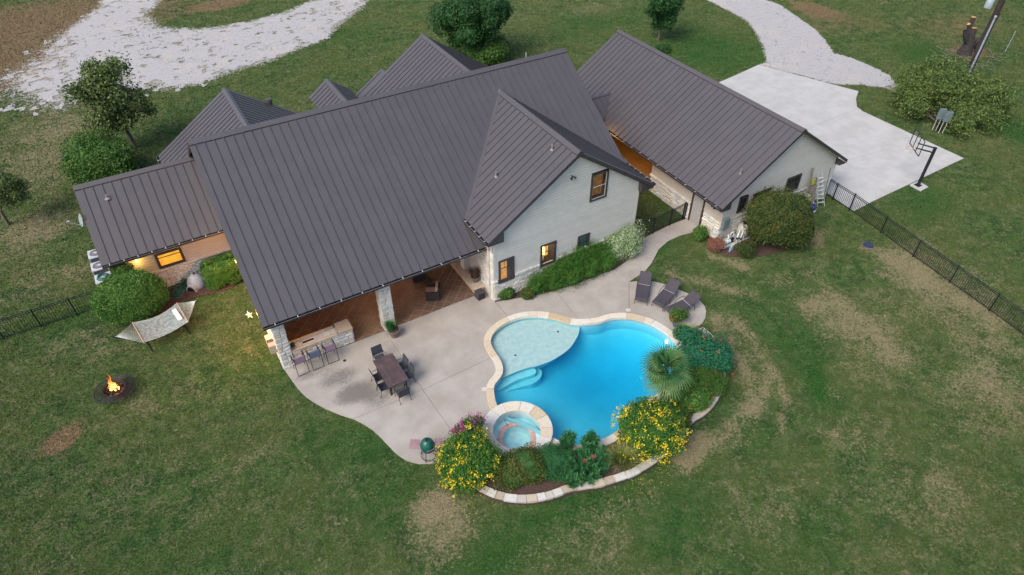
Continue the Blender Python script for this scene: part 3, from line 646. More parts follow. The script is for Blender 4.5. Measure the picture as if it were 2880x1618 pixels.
lc = Vector((lp2.x, lp2.y, -.42))+nrm*.05
lt.tube([lc, lc+nrm*.06], .11, 16); lt.build('underwater_light', emit('pool lamp', (1, .42, .95), 1.5), pr)
for p_, z_ in ((r3(1187, 492), -.235), (r3(803, 706), -.235)): q = G(*p_, z_); MB().lathe([(0, .01), (.05, .01), (.06, 0)], (q.x, q.y, z_), 10).build('bubbler', M['black'], pr)
for p_ in (r3(1870, 727), r3(1960, 905)): q = G(*p_, -1.9); q.z = depth(q.x, q.y); MB().lathe([(0, .06), (.16, .05), (.2, 0)], (q.x, q.y, q.z), 16).build('main_drain', M['white'], pr)

# ---------------------------------------------------------------- hot tub
sp = thing('hot_tub', (SPA.x, SPA.y, 0), 'round raised hot tub with wide pale stone rim joined to the pool', 'hot tub')
MB().lathe([(1.55, -1.3), (1.55, .22)], (SPA.x, SPA.y, 0), 48).build('outer_wall', M['plaster'], sp, smooth=True)
inner = MB().lathe([(1.08, .24), (1.08, -.32), (.70, -.34), (.66, -.78), (0, -.8)], (SPA.x, SPA.y, 0), 48)
inner.f = [f[::-1] for f in inner.f]; inner.build('shell', simple('spa plaster', (.55, .70, .70), .8, 0, .06, 4, grain=.1), sp, smooth=True)
MB().lathe([(.66, -.3), (.86, -.3), (.86, -.335), (.66, -.335)], (SPA.x, SPA.y, 0), 40, True).build('bench_edge', simple('coral bench tile', (.75, .30, .24), .7), sp, smooth=True)
MB().lathe([(0, -.9), (1.075, -.9), (1.075, .12), (0, .12)], (SPA.x, SPA.y, 0), 48).build('water', M['spa_water'], sp)
circ = [Vector((SPA.x+1.09*math.cos(2*math.pi*i/64), SPA.y+1.09*math.sin(2*math.pi*i/64), 0)) for i in range(64)]
coping_ring(circ, .52, .2, .30, (.42, .5, .55, .6), sp, M['coping'])
MB().lathe([(0, .02), (.09, .01), (.1, 0)], (SPA.x+.12, SPA.y-.55, -.8), 14).build('spa_light', emit('spa lamp', (1, .5, .9), 6), sp)
MB().tube([(SPA.x-.1, SPA.y+1.0, .1), (SPA.x-.08, SPA.y+.85, -.15), (SPA.x-.02, SPA.y+.75, -.3)], .015, 6).build('jet_pipe', M['clay'], sp)

# ---------------------------------------------------------------- planter bed and its low retaining wall
wall_px = [(1225, 1304), (1268, 1336), (1308, 1366), (1348, 1388), (1386, 1407), (1435, 1418), (1489, 1420), (1546, 1411), (1604, 1391), (1647, 1384), (1699, 1374), (1753, 1357), (1797, 1338), (1850, 1305), (1900, 1255),
           (1942, 1201), (1976, 1178), (2014, 1139), (2034, 1086), (2038, 1049), (2033, 1008), (2020, 978), (2000, 952), (1972, 928)]
wc = spline(S(wall_px), 5, False)
bedp = [(p.x, p.y) for p in wc]
inner_b = [G(*p) for p in ((1905, 945), (1935, 985), (1943, 1030), (1925, 1085), (1880, 1120), (1835, 1150), (1790, 1200), (1740, 1247), (1680, 1270), (1600, 1272), (1560, 1262), (1520, 1275), (1450, 1285), (1385, 1260), (1350, 1225), (1300, 1240), (1262, 1285))]
struct(MB().prism(bedp+[(p.x, p.y) for p in inner_b], -.1, .17), 'planter_soil', M['mulch'])
rw = thing('retaining_wall', (wc[60].x, wc[60].y, 0), 'low curved edging wall of pale limestone blocks round the pool planter', 'retaining wall')
def wall_course(curve, inset, w, z0, z1, lens, parent, mat, seed):
    R = random.Random(seed); n = len(curve); L = [0]
    for i in range(n-1): L.append(L[-1]+(curve[i+1]-curve[i]).length)
    def fr(s):
        i = min(n-2, max(0, int(np.searchsorted(L, s))-1)); f = (s-L[i])/(L[i+1]-L[i]); p = curve[i].lerp(curve[i+1], f); t = (curve[i+1]-curve[i]).normalized(); return p, Vector((-t.y, t.x, 0))
    s = R.uniform(0, .2)
    while s < L[-1]-.3:
        e = min(L[-1], s+R.uniform(*lens)); j = R.uniform(-.012, .012); q = 3; a = []; b = []
        for k in range(q+1):
            p, nn = fr(s+.007+(e-s-.014)*k/q); a.append(p+nn*(inset+j)); b.append(p+nn*(inset+w+j))
        mb = MB(); mb.prism([(p.x+R.uniform(-.006, .006), p.y+R.uniform(-.006, .006)) for p in a+b[::-1]], z0, z1+R.uniform(-.012, .012)); mb.build('block', mat, parent); s = e
sgn = 1 if (lambda t, c: t.x*c.y-t.y*c.x > 0)((wc[41]-wc[40]), (SPA+Vector((4, 3, 0))-wc[40])) else -1
wcc = wc if sgn > 0 else wc[::-1]
wall_course(wcc, .04, .26, -.05, .13, (.3, .55), rw, M['bed_stone'], 1); wall_course(wcc, .0, .32, .135, .26, (.35, .65), rw, M['bed_stone'], 2)
#%%PART3
# ---------------------------------------------------------------- building kit
RIB = .447
def roof_plane(parent, E0, U, Rn, slope, length, lo, hi, trims=None, off=0.0, name='panel', one=False, step=RIB, ribs_end=(0.0, 0.0)):
    """standing seam panels on one roof plane; u runs along the eave, r is the horizontal run up the slope"""
    E0 = Vector(E0); U = Vector(U); Rn = Vector(Rn); up_ = Vector((0, 0, 1)); Nn = (Rn+up_*slope).cross(U).normalized()
    if Nn.z < 0: Nn = -Nn
    P = lambda u, r, h=0.0: E0+U*u+Rn*r+up_*(slope*r)+Nn*h
    us = [0.0]; u = off if off > 0 else step
    while u < length-.12: us.append(u); u += step
    us.append(length); joined = MB() if one else None
    for k in range(len(us)-1):
        a, b = us[k], us[k+1]; la, lb, ha, hb = lo(a+1e-4), lo(b-1e-4), hi(a+1e-4), hi(b-1e-4)
        if ha-la < .03 and hb-lb < .03: continue
        ha = max(ha, la); hb = max(hb, lb); mb = joined or MB(); g = .002; mid = [m for m in (trims or []) if a+.02 < m < b-.02]
        cols = [(a+g, la, ha)]+[(m, lo(m), max(hi(m), lo(m))) for m in mid]+[(b-g, lb, hb)]
        for (u0, l0, h0), (u1, l1, h1) in zip(cols[:-1], cols[1:]):
            top = [P(u0, l0), P(u1, l1), P(u1, h1), P(u0, h0)]; bot = [P(u0, l0, -.02), P(u1, l1, -.02), P(u1, h1, -.02), P(u0, h0, -.02)]
            q = (top[1]-top[0]).cross(top[2]-top[0]) if (h1-l1) > .02 else (top[1]-top[0]).cross(top[3]-top[0])
            fs = [(0, 1, 2, 3), (4, 7, 6, 5), (0, 4, 5, 1), (1, 5, 6, 2), (2, 6, 7, 3), (3, 7, 4, 0)]
            if q.dot(Nn) < 0: fs = [f[::-1] for f in fs]
            mb.add(top+bot, fs)
        if k > 0:
            e0 = ribs_end[0]; e1 = ribs_end[1]; l_ = la+(e0 if la > .01 else 0); h_ = ha-.16
            if h_-l_ > .1: mb.boxp(P(a-.011, l_, .001), U*.022, P(a, h_)-P(a, l_), Nn*.044)
        if not one: mb.build(name, M['roof'], parent)
    if one: joined.build(name, M['roof'], parent)
def ridge_cap(mb, A, B, r1, s1, w=.24):
    """bent cap over a ridge from A to B; r1 is a horizontal unit vector down one side"""
    A = Vector(A); B = Vector(B); r1 = Vector(r1); h = .065
    for sg in (1, -1):
        d = r1*sg*w+Vector((0, 0, -s1*w)); vs = [A+Vector((0, 0, h)), B+Vector((0, 0, h)), B+d+Vector((0, 0, h)), A+d+Vector((0, 0, h))]
        lowr = [v-Vector((0, 0, .05)) for v in vs]; fs = [(0, 1, 2, 3), (4, 7, 6, 5), (2, 6, 7, 3), (0, 3, 7, 4), (1, 5, 6, 2)]
        if (vs[1]-vs[0]).cross(vs[2]-vs[0]).z < 0: fs = [f[::-1] for f in fs]
        mb.add(vs+lowr, fs)
def strip(mb, A, B, w, h=.02, nrm=(0, 0, 1)): mb.bar(Vector(A)+Vector(nrm)*h, Vector(B)+Vector(nrm)*h, w, .012, nrm)
def gutter(parent, A, B, out, n_h, caps=True):
    A = Vector(A); B = Vector(B); o = Vector(out); d = B-A; L = d.length; t = d.normalized(); mb = MB(); z = Vector((0, 0, 1))
    mb.boxp(A+z*-.12, d, o*.13, z*.012); mb.boxp(A+o*.12+z*-.108, d, o*.012, z*.10); mb.boxp(A+z*-.108, d, o*.01, z*.10)
    for p in (A, B-t*.01): mb.boxp(p+z*-.108+o*.01, t*.01, o*.11, z*.10)
    g_ = mb.build('gutter', M['gutter'], parent)
    MB().boxp(A+o*.124+z*-.012, d, o*.018, z*.016).build('gutter_lip', simple('gutter lip', (.22, .21, .21), .4, .3) if 'gutter lip' not in bpy.data.materials else bpy.data.materials['gutter lip'], g_)
    for i in range(n_h):
        p = A+d*((i+.5)/n_h); MB().boxp(p+z*-.01, t*.035, o*.15, z*.02).build('hanger', M['hanger'], g_)
def planks(parent, O, U, Nn, z0, z1, span, mat, holes=(), ex=.17, th=.02):
    O = Vector(O); U = Vector(U); Nn = Vector(Nn); Z = Vector((0, 0, 1)); z = z0
    while z < z1-.02:
        zt = min(z+ex, z1); a0, a1 = span(z); b0, b1 = span(zt)
        segs = [(a0, a1, b0, b1)]
        for h0, h1, hz0, hz1 in holes:
            if hz0 < z+ex*.5 < hz1:
                new = []
                for s in segs:
                    if s[0] < h0 and s[1] > h1: new += [(s[0], h0, s[2], h0), (h1, s[1], h1, s[3])]
                    else: new.append(s)
                segs = new
        for s in segs:
            if s[1]-s[0] < .05: continue
            s2 = (max(s[2], s[0]-.4), min(s[3], s[1]+.4)); 
            if s2[1]-s2[0] < .02: m_ = (s2[0]+s2[1])/2; s2 = (m_-.01, m_+.01)
            lift = .006; gz = Z*(-.020); v = [O+U*s[0]+Z*z, O+U*s[1]+Z*z, O+U*s[1]+Z*z+Nn*(th+lift+.012), O+U*s[0]+Z*z+Nn*(th+lift+.012), O+U*s2[0]+Z*zt+gz, O+U*s2[1]+Z*zt+gz, O+U*s2[1]+Z*zt+gz+Nn*(th+.008), O+U*s2[0]+Z*zt+gz+Nn*(th+.008)]
            fs = [(0, 1, 2, 3), (7, 6, 5, 4), (4, 5, 1, 0), (5, 6, 2, 1), (6, 7, 3, 2), (7, 4, 0, 3)]
            if U.cross(Nn).dot(Z) > 0: fs = [f[::-1] for f in fs]
            mb = MB(); mb.add(v, fs); mb.build('plank', mat, parent)
        z += ex
stone_mesh = []
def stone_unit(k, mat):                          # rough faced block 1 x 1 x 1, front at +y
    key = (k, mat.name)
    for kk, me in stone_mesh:
        if kk == key: return me
    R = random.Random(k); c = .06; mb = MB(); j = lambda s: R.uniform(-s, s)
    back = [(0, 0, 0), (1, 0, 0), (1, 0, 1), (0, 0, 1)]; mid = [(0+j(.02), .7, 0+j(.02)), (1+j(.02), .7, 0+j(.02)), (1+j(.02), .7, 1+j(.02)), (0+j(.02), .7, 1+j(.02))]
    fr = [(c+j(.04), 1+j(.15), 2*c+j(.06)), (1-c+j(.04), 1+j(.15), 2*c+j(.06)), (1-c+j(.04), 1+j(.15), 1-2*c+j(.06)), (c+j(.04), 1+j(.15), 1-2*c+j(.06))]; ctr = [(.5+j(.15), 1.15+j(.15), .5+j(.15))]
    fs = [(0, 1, 2, 3)]+[f for i in range(4) for f in ((i, 4+i, 4+(i+1) % 4, (i+1) % 4), (4+i, 8+i, 8+(i+1) % 4, 4+(i+1) % 4), (8+i, 12, 8+(i+1) % 4))]
    mb.add(back+mid+fr+ctr, fs); me = mb.mesh('stone', mat); bm_ = me; stone_mesh.append((key, me))
    import bmesh; b = bmesh.new(); b.from_mesh(me); bmesh.ops.recalc_face_normals(b, faces=b.faces); b.to_mesh(me); b.free(); return me
BUD = {}
def stone_face(parent, owner, O, U, Nn, width, z0, z1, mat, ch=(.12, .22), ln=(.22, .55), depth=.05, stuff=False, seed=0, holes=(), limit=290):
    R = random.Random(seed); O = Vector(O); U = Vector(U); Nn = Vector(Nn); Z = Vector((0, 0, 1)); z = z0; mb = MB(); uc = U.cross(Z).dot(Nn)
    while z < z1-.03:
        h = R.uniform(*ch); h = z1-z if z1-z-h < ch[0]*.7 else h; u = 0.0
        while u < width-.02:
            l = R.uniform(*ln); l = width-u if width-u-l < ln[0]*.6 else l
            skip = any(a < u+l/2 < b and c < z+h/2 < d for a, b, c, d in holes)
            if not skip:
                g = .009; d = depth*R.uniform(.75, 1.3); cnt = BUD.get(owner, 0)
                if stuff or cnt >= limit:
                    mb.av = R.random(); mb.boxp(O+U*(u+g)+Z*(z+g), U*(l-2*g), Nn*d, Z*(h-2*g))
                else:
                    BUD[owner] = cnt+1; o = link('stone', stone_unit(R.randrange(6), mat), parent); b = O-OFF[parent]
                    # local axes of the block: x along the wall, y outwards, z up
                    hx = U.cross(Nn).z                          # keep the block right handed
                    q = b+U*(u+g)+Z*(z+g)
                    if hx < 0: q = q+U*(l-2*g)
                    o.location = q; o.scale = (l-2*g, d, h-2*g); o.rotation_euler = (0, 0, math.atan2(-Nn.x, Nn.y))
            u += l
        z += h
    if mb.v: mb.build('stonework', mat, parent, kind='stuff')
def window(parent, O, U, Nn, w, h, room, bars=(2, 2), depth=.12, tw=.1, sash=.5, pane='glass', extra=None, sash_mat=None, trim=None):
    O = Vector(O); U = Vector(U); Nn = Vector(Nn); Z = Vector((0, 0, 1)); p = .06; mb = MB()
    for a in ((-tw, -tw, w+2*tw, tw), (-tw, h, w+2*tw, tw), (-tw, 0, tw, h), (w, 0, tw, h)): mb.boxp(O+U*a[0]+Z*a[1]-Nn*.02, U*a[2], Nn*(p+.02), Z*a[3])
    f = mb.build('window', trim or M['trim'], parent); mb = MB(); q = .035
    for a in ((0, 0, w, q), (0, h-q, w, q), (0, q, q, h-2*q), (w-q, q, q, h-2*q), (q, h*sash-q/2, w-2*q, q)): mb.boxp(O+U*a[0]+Z*a[1], U*a[2], Nn*.03, Z*a[3])
    nx_, nz_ = bars
    for i in range(1, nx_): mb.boxp(O+U*(w*i/nx_-.01)+Z*(h*sash+q/2), U*.02, Nn*.025, Z*(h*(1-sash)-q*1.5))
    mb.build('sash', sash_mat or M['trim'], f)
    MB().boxp(O+U*q+Z*q+Nn*.008, U*(w-2*q), Nn*.006, Z*(h-2*q)).build('pane', M[pane], f)
    if room:
        mb = MB(); b = O-Nn*depth
        mb.boxp(b-U*.0-Nn*.01, U*w, Nn*.01, Z*h); mb.build('window_back', M[room], f)  # back panel, coloured or glowing in place of the room behind
        mb = MB()
        for a in ((-.02, -.02, w+.04, .02), (-.02, h, w+.04, .02)): mb.boxp(b+U*a[0]+Z*a[1], U*a[2], Nn*(depth-.03), Z*a[3])
        for a in ((-.02, 0), (w, 0)): mb.boxp(b+U*a[0]+Z*a[1], U*.02, Nn*(depth-.03), Z*h)
        mb.build('jamb', M['curtain'], f)
    if extra: extra(f, O, U, Nn, w, h)
    return f
X1, Y1, Z1 = Vector((1, 0, 0)), Vector((0, 1, 0)), Vector((0, 0, 1))
# ---------------------------------------------------------------- the house
house = thing('house', (12.0, 30.0, 0), 'large house with brown metal roofs, white gable, open porch and lit windows beside the pool', 'house')
mx0, mx1, mye, mze, ms, myr = 1.401, 23.137, 24.404, 3.306, .652, 32.706; mzr = mze+ms*(myr-mye); myb = 2*myr-mye
cxl, cxr, cyf, cze, cs = 12.574, 23.139, 23.42, 4.313, .679; cax = (cxl+cxr)/2; caz = cze+cs*(cax-cxl)
wx0, wye, wze, ws, wyr = -4.39, 33.32, 3.0, .687, 37.1; wzr = wze+ws*(wyr-wye)
rf = MB()
zmf = lambda y: mze+ms*(y-mye); zmb = lambda y: mzr-ms*(y-myr); ymf = lambda z: mye+(z-mze)/ms
for x in (mx0, mx1-.05): # rake boards of the main roof
    for a, b in (((x, mye, mze), (x, myr, mzr)), ((x, myr, mzr), (x, myb, mze))): d = Vector(b)-Vector(a); rf.boxp(Vector(a)-Z1*.24, X1*.05, d, Z1*.215)
ridge_cap(rf, (mx0, myr, mzr), (mx1, myr, mzr), Y1, ms)
ridge_cap(rf, (cax, cyf, caz), (cax, ymf(caz), caz), X1, cs, .22)
ridge_cap(rf, (wx0, wyr, wzr), (1.75, wyr, wzr), Y1, ws, .22)
for a, b in (((cxl, cyf, cze), (cax, cyf, caz)), ((cax, cyf, caz), (cxr, cyf, cze))):
    d = Vector(b)-Vector(a); rf.boxp(Vector(a)-Z1*.22, Y1*.05, d, Z1*.195); rf.boxp(Vector(a)-Z1*.26+Y1*.05, Y1*.25, d, Z1*.03)
for sx, x in ((1, cxl), (-1, cxr)):              # boxed eave returns
    a = 0.9; rf.add([(x, cyf+.01, cze-.24), (x+sx*a, cyf+.01, cze-.24), (x+sx*a, cyf+.01, cze-.24+a*cs*.95), (x, cyf+.27, cze-.24), (x+sx*a, cyf+.27, cze-.24), (x+sx*a, cyf+.27, cze-.24+a*cs*.95)],
           [(0, 1, 2), (3, 5, 4), (0, 3, 4, 1), (1, 4, 5, 2), (2, 5, 3, 0)])
for a, b in (((wx0, wye, wze), (wx0, wyr, wzr)), ((wx0, wyr, wzr), (wx0, 2*wyr-wye, wze))): rf.boxp(Vector(a)-Z1*.22, X1*.05, Vector(b)-Vector(a), Z1*.195)
rf.boxp((mx0, mye, mze-.2), X1*(12.99-mx0), Y1*.03, Z1*.17); rf.boxp((wx0, wye, wze-.2), X1*(1.7-wx0), Y1*.03, Z1*.17)
# valleys of the front gable
A = Vector((cax, ymf(caz), caz)); fl = MB()
for x in (cxl, cxr):
    B = Vector((x, ymf(cze), cze)); d = (B-A).normalized(); nm = Vector((0, -ms, 1)).normalized(); nc = Vector((-cs if x < cax else cs, 0, 1)).normalized()
    s1 = d.cross(nm); s1 = s1 if (s1.x > 0) == (x > cax) else -s1; s2 = d.cross(nc); s2 = s2 if s2.y < 0 else -s2
    for s_, n_, w_ in ((s1, nm, .24), (s2, nc, .20)):
        q = [A+n_*.012, B+n_*.012, B+s_*w_+n_*.012, A+s_*w_+n_*.012]; fs = [(0, 1, 2, 3)]
        if (q[1]-q[0]).cross(q[2]-q[0]).z < 0: fs = [(3, 2, 1, 0)]
        fl.add(q, fs)
roof = rf.build('roof', M['trim'], house)
fl.build('valley_flashing', M['roof'], roof)
# recolour the caps: they are roof metal, the boards under them are trim
roof.data.materials.append(M['roof'])
for p in roof.data.polygons:
    if p.normal.z > .5: p.material_index = 1
def lo_main(u):
    x = mx0+u
    if x < 12.99: return 0.0
    if x <= cax: return max(0, (cze+cs*(x-cxl)-mze)/ms)
    return max(0, (cze+cs*(cxr-x)-mze)/ms)
roof_plane(roof, (mx0, mye, mze), X1, Y1, ms, mx1-mx0, lo_main, lambda u: myr-mye, trims=[12.99-mx0, cax-mx0], off=.25, ribs_end=(.30, 0))
roof_plane(roof, (mx0, myb, mze), X1, -Y1, ms, mx1-mx0, lambda u: 0, lambda u: myr-mye, one=True, name='rear_slope')
Lc = ymf(caz)-cyf
lo_c = lambda u: max(0, (zmf(cyf+u)-cze)/cs)
roof_plane(roof, (cxl, cyf, cze), Y1, X1, cs, Lc, lo_c, lambda u: cax-cxl, trims=[ymf(cze)-cyf], off=.42, ribs_end=(.30, 0))
roof_plane(roof, (cxr, cyf, cze), Y1, -X1, cs, Lc, lo_c, lambda u: cax-cxl, trims=[ymf(cze)-cyf], off=.42, ribs_end=(.30, 0))
roof_plane(roof, (wx0, wye, wze), X1, Y1, ws, 1.72-wx0, lambda u: 0, lambda u: wyr-wye, off=.4)
roof_plane(roof, (wx0, 2*wyr-wye, wze), X1, -Y1, ws, 1.72-wx0, lambda u: 0, lambda u: wyr-wye, one=True, name='rear_slope')
# rear gables
rr = MB()
def rear_gable(xl, xr, ax, ez, yr, az, both=True):
    s = (az-ez)/(ax-xl)
    for E, Rn in (((xl, yr, ez), X1), ((xr, yr, ez), -X1)):
        y1 = myr+(mzr-az)/ms
        roof_plane(roof, E, -Y1, Rn, s, yr-y1+.0, lambda u: max(0, (zmb(yr-u)-ez)/s), lambda u: ax-xl, trims=[], off=.4)
    ridge_cap(rr, (ax, yr, az), (ax, myr+(mzr-az)/ms, az), X1, s, .2)
    for a, b in (((xl, yr-.05, ez), (ax, yr-.05, az)), ((ax, yr-.05, az), (xr, yr-.05, ez))): rr.boxp(Vector(a)-Z1*.22, Y1*.05, Vector(b)-Vector(a), Z1*.19)
    body = MB(); o = .45; w0, w1, yb = xl+o, xr-o, yr-.4
    body.add([(w0, 38, 0), (w1, 38, 0), (w1, yb, 0), (w0, yb, 0), (w0, 38, ez+s*o-.1), (w1, 38, ez+s*o-.1), (w1, yb, ez+s*o-.1), (w0, yb, ez+s*o-.1), (ax, yb, az-.12), (ax, 38, az-.12)],
             [(0, 4, 9, 5, 1)[::-1], (2, 3, 7, 8, 6)[::-1], (0, 3, 7, 4)[::1], (1, 5, 6, 2)[::1], (4, 7, 8, 9), (5, 9, 8, 6)]); body.build('wall', M['tan_siding'], house)
rear_gable(13.73, 24.37, 19.05, 2.9, 44.6, 6.45)
rear_gable(10.2, 13.1, 11.65, 3.85, 44.5, 4.86)
rear_gable(-.04, 10.0, 4.98, 2.65, 43.95, 6.0)
roof_plane(roof, (13.73, 45.25, 2.9), -Y1, X1, .667, .66, lambda u: 0, lambda u: 2.2, off=.3, step=.5)
rrp = rr.build('rear_caps', M['roof'], roof)
gutter(roof, (-.04, 43.9, 2.62), (-.04, 42.0, 2.62), -X1, 2)
gutter(roof, (mx0, mye, mze-.01), (12.97, mye, mze-.01), -Y1, 11)
gutter(roof, (cxl, cyf+.02, cze-.01), (cxl, ymf(cze)-.05, cze-.01), -X1, 5)
gutter(roof, (cxr, cyf+.02, cze-.01), (cxr, 26.0, cze-.01), X1, 5)
gutter(roof, (wx0, wye, wze-.01), (1.7, wye, wze-.01), -Y1, 9)
# chimney cowl and hidden flue behind the ridge
v = MB(); q = G(757, 283, 4.6); v.tube([(q.x, q.y, 3.9), (q.x, q.y, 4.55)], .16, 10); v.lathe([(.0, 4.75), (.2, 4.72), (.22, 4.58), (.16, 4.55)], (q.x, q.y, 0), 12); v.build('flue_cap', M['roof'], roof)
for (px, py, z_) in ((1478, 141, 0), (0, 0, 0)):
    if px: q = onY(1478, 150, myr+.2); MB().tube([(q.x, myr+.15, mzr-.2), (q.x, myr+.15, mzr+.28)], .025, 6).build('vent_pipe', M['hanger'], house)
def vent(plane, px, py, h=.32, r=.045, owner=None):
    for _ in range(1):
        lo_, hi_ = 0.0, 12.0
        for k in range(40):                       # walk down the sight line to the roof plane
            m_ = (lo_+hi_)/2; p = G(px, py, m_); 
            if plane(p) > m_: lo_ = m_
            else: hi_ = m_
        p = G(px, py, (lo_+hi_)/2)
    mb = MB(); mb.tube([(p.x, p.y, p.z-.02), (p.x, p.y, p.z+h)], r, 8); mb.lathe([(r*2.6, .0), (r*2.0, .05), (r, .09)], (p.x, p.y, p.z-.01), 10); return mb.build('vent_pipe', simple('vent pipe grey', (.20, .18, .18), .5) if 'vent pipe grey' not in bpy.data.materials else bpy.data.materials['vent pipe grey'], owner or house)
vent(lambda p: cze+cs*(p.x-cxl), 700+2237/3.215, 400+315/3.215)
vent(lambda p: cze+cs*(p.x-cxl), 1300+812/3.215, 400+72/3.215)
vent(lambda p: wze+ws*(p.y-wye), 975/3.215, 400+510/3.215, .22, .06)
vent(lambda p: zmf(p.y), 1405, 262, .2)

# ---- walls
WY = 23.717; CX0, CX1 = 13.0, 22.35
wb = MB(); wb.box(CX0+.02, CX1, WY+.06, WY+.10, 0, 1.16); front = wb.build('wall', M['mortar'], house)
holes = [(x0-CX0-.1, x1-CX0+.1, z0-.1, z1+.1) for x0, x1, z0, z1 in ((13.38, 14.13, 1.24, 2.58), (15.98, 16.78, 1.28, 2.57), (18.43, 19.02, 1.40, 2.24), (19.0, 19.9, 4.52, 6.02))]
def span_c(z):
    zz = z+.16
    if zz < cze: return (.0, CX1-CX0)
    a = cxl+(zz-cze)/cs-CX0+.02; b = cxr-(zz-cze)/cs-CX0-.02; return (max(0, a), min(CX1-CX0, b))
planks(front, (CX0, WY+.03, 0), X1, -Y1, 1.44, caz-.22, span_c, M['siding'], holes)
wb = MB(); wb.box(CX0-.01, CX0+.12, WY-.02, WY+.02, 1.46, cze-.2); wb.box(CX1-.12, CX1+.01, WY-.02, WY+.02, 1.46, cze-.1); wb.box(CX1, CX1+.02, WY-.02, 26, 0, cze-.1); wb.build('corner_board', M['siding'], front)
planks(front, (CX1+.0, WY, 0), Y1, X1, 1.44, cze, lambda z: (0, 8), M['siding'])
stone_face(front, 'house', (CX0, WY+.06, 0), X1, -Y1, 3.0, 0, 1.32, M['white_stone'], (.09, .16), (.18, .42), .08, seed=1, limit=150, holes=((.28, 1.23, 1.13, 1.4),))
stone_face(front, 'house', (CX0+3, WY+.06, 0), X1, -Y1, CX1-CX0-3, 0, 1.32, M['white_stone'], (.09, .16), (.18, .42), .08, stuff=True, seed=2)
stone_face(front, 'house', (CX0-.01, WY+.05, 1.32), X1, -Y1, 1.9, 1.32, 1.46, M['white_stone'], (.14, .14), (.07, .09), .13, stuff=True, seed=3) if False else None
MBc = MB(); R_ = random.Random(4); u = CX0-.04
while u < CX1:
    if any(a_-.16 < u < b_+.1 for a_, b_ in ((13.38, 14.13), (15.98, 16.78))): u += .088; continue
    MBc.av = R_.random(); MBc.boxp((u, WY+.06, 1.32), X1*.075, -Y1*(.15+R_.uniform(-.01, .01)), Z1*(.12+R_.uniform(-.008, .008))); u += .088
MBc.build('rowlock_course', M['white_stone'], front, kind='stuff')
def lamp_in(f, O, U, Nn, w, h):
    mb = MB(); c = O+U*(w*.30)-Nn*.35; mb.lathe([(.17, .55), (.13, .92)], (c.x, c.y, O.z-.02), 20); mb.build('lamp_shade', M['lampshade'], f, smooth=True)
    mb = MB(); mb.lathe([(.0, .0), (.11, .02), (.13, .2), (.09, .38), (.02, .46), (.02, .56)], (c.x, c.y, O.z), 16); mb.build('lamp_base', simple('ceramic lamp base', (.7, .5, .25), .4), f, smooth=True)
def curtain_in(f, O, U, Nn, w, h):
    mb = MB(); mb.boxp(O+U*(w*.62)-Nn*.08, U*(w*.36), Nn*.03, Z1*h); mb.build('curtain', M['curtain'], f)
def win_c(x0, x1, z0, z1, room, **k): return window(house, (x0, WY, z0), X1, -Y1, x1-x0, z1-z0, room, **k)
win_c(13.38, 14.13, 1.24, 2.58, 'room_lit', bars=(3, 1), sash=.66, extra=curtain_in)
win_c(15.98, 16.78, 1.28, 2.57, 'room_bright', bars=(3, 1), sash=.66, depth=.6, extra=lamp_in)
win_c(18.43, 19.02, 1.40, 2.24, 'teal_reflection', bars=(2, 1), sash=.5)
win_c(19.0, 19.9, 4.52, 6.02, 'room_dim', bars=(1, 1), sash=.5, depth=.3, sash_mat=M['tan_siding'])
fl_ = MB(); fl_.tube([(17.61, WY-.02, 6.5), (17.61, WY-.14, 6.46)], .03, 8)
for sx in (-.1, .1): fl_.tube([(17.61+sx*.4, WY-.12, 6.47), (17.61+sx*1.4, WY-.2, 6.4)], [.035, .06], 8)
fl_.build('flood_light', M['black'], house)
# porch side wall, hearth and chimney breast
sw = MB().box(CX0-.0, CX0+.1, WY+.12, 31, 0, 4.2).build('wall', M['mortar'], house)
stone_face(sw, 'house', (CX0, WY+.0, 0), Y1, -X1, 3.6, 0, 3.25, M['white_stone'], (.12, .2), (.2, .5), .05, seed=5, limit=235)
stone_face(sw, 'house', (CX0, WY+3.6, 0), Y1, -X1, 3.6, 0, 3.25, M['white_stone'], (.12, .2), (.2, .5), .05, stuff=True, seed=6)
h_ = MB().box(12.35, 12.94, 24.62, 29.5, .02, .38); h_ = h_.build('hearth', M['mortar'], house)
stone_face(h_, 'hearth', (12.35, 24.62, .03), Y1, -X1, 4.8, .03, .38, M['ledge'], (.10, .15), (.2, .5), .04, seed=7, limit=60)
y = 24.58; R_ = random.Random(9)
while y < 29.4: l = R_.uniform(.5, .8); MB().box(12.28, 12.945, y+.004, y+l-.004, .385, .45+R_.uniform(0, .006)).build('cap_stone', M['ledge'], h_); y += l
fb = MB(); fb.box(12.6, 12.98, 26.4, 26.75, .455, 3.2); fb.box(12.6, 12.98, 27.55, 28.2, .455, 3.2); fb.box(12.6, 12.98, 26.75, 27.55, 1.3, 3.2); fb = fb.build('chimney_breast', M['mortar'], house)
stone_face(fb, 'house', (12.6, 26.4, 0), Y1, -X1, 1.8, .46, 3.2, M['stone'], (.14, .24), (.2, .45), .05, seed=8, holes=((.35, 1.15, .4, 1.3),), limit=265)
MB().box(12.9, 12.945, 26.76, 27.54, .46, 1.29).build('firebox', M['charcoal'], fb)
MB().tube([(CX0-.07, WY+.35, .05), (CX0-.07, WY+.35, 3.2), (CX0-.2, WY+.4, 3.9)], .04, 8).build('downspout', M['tan_siding'], house)
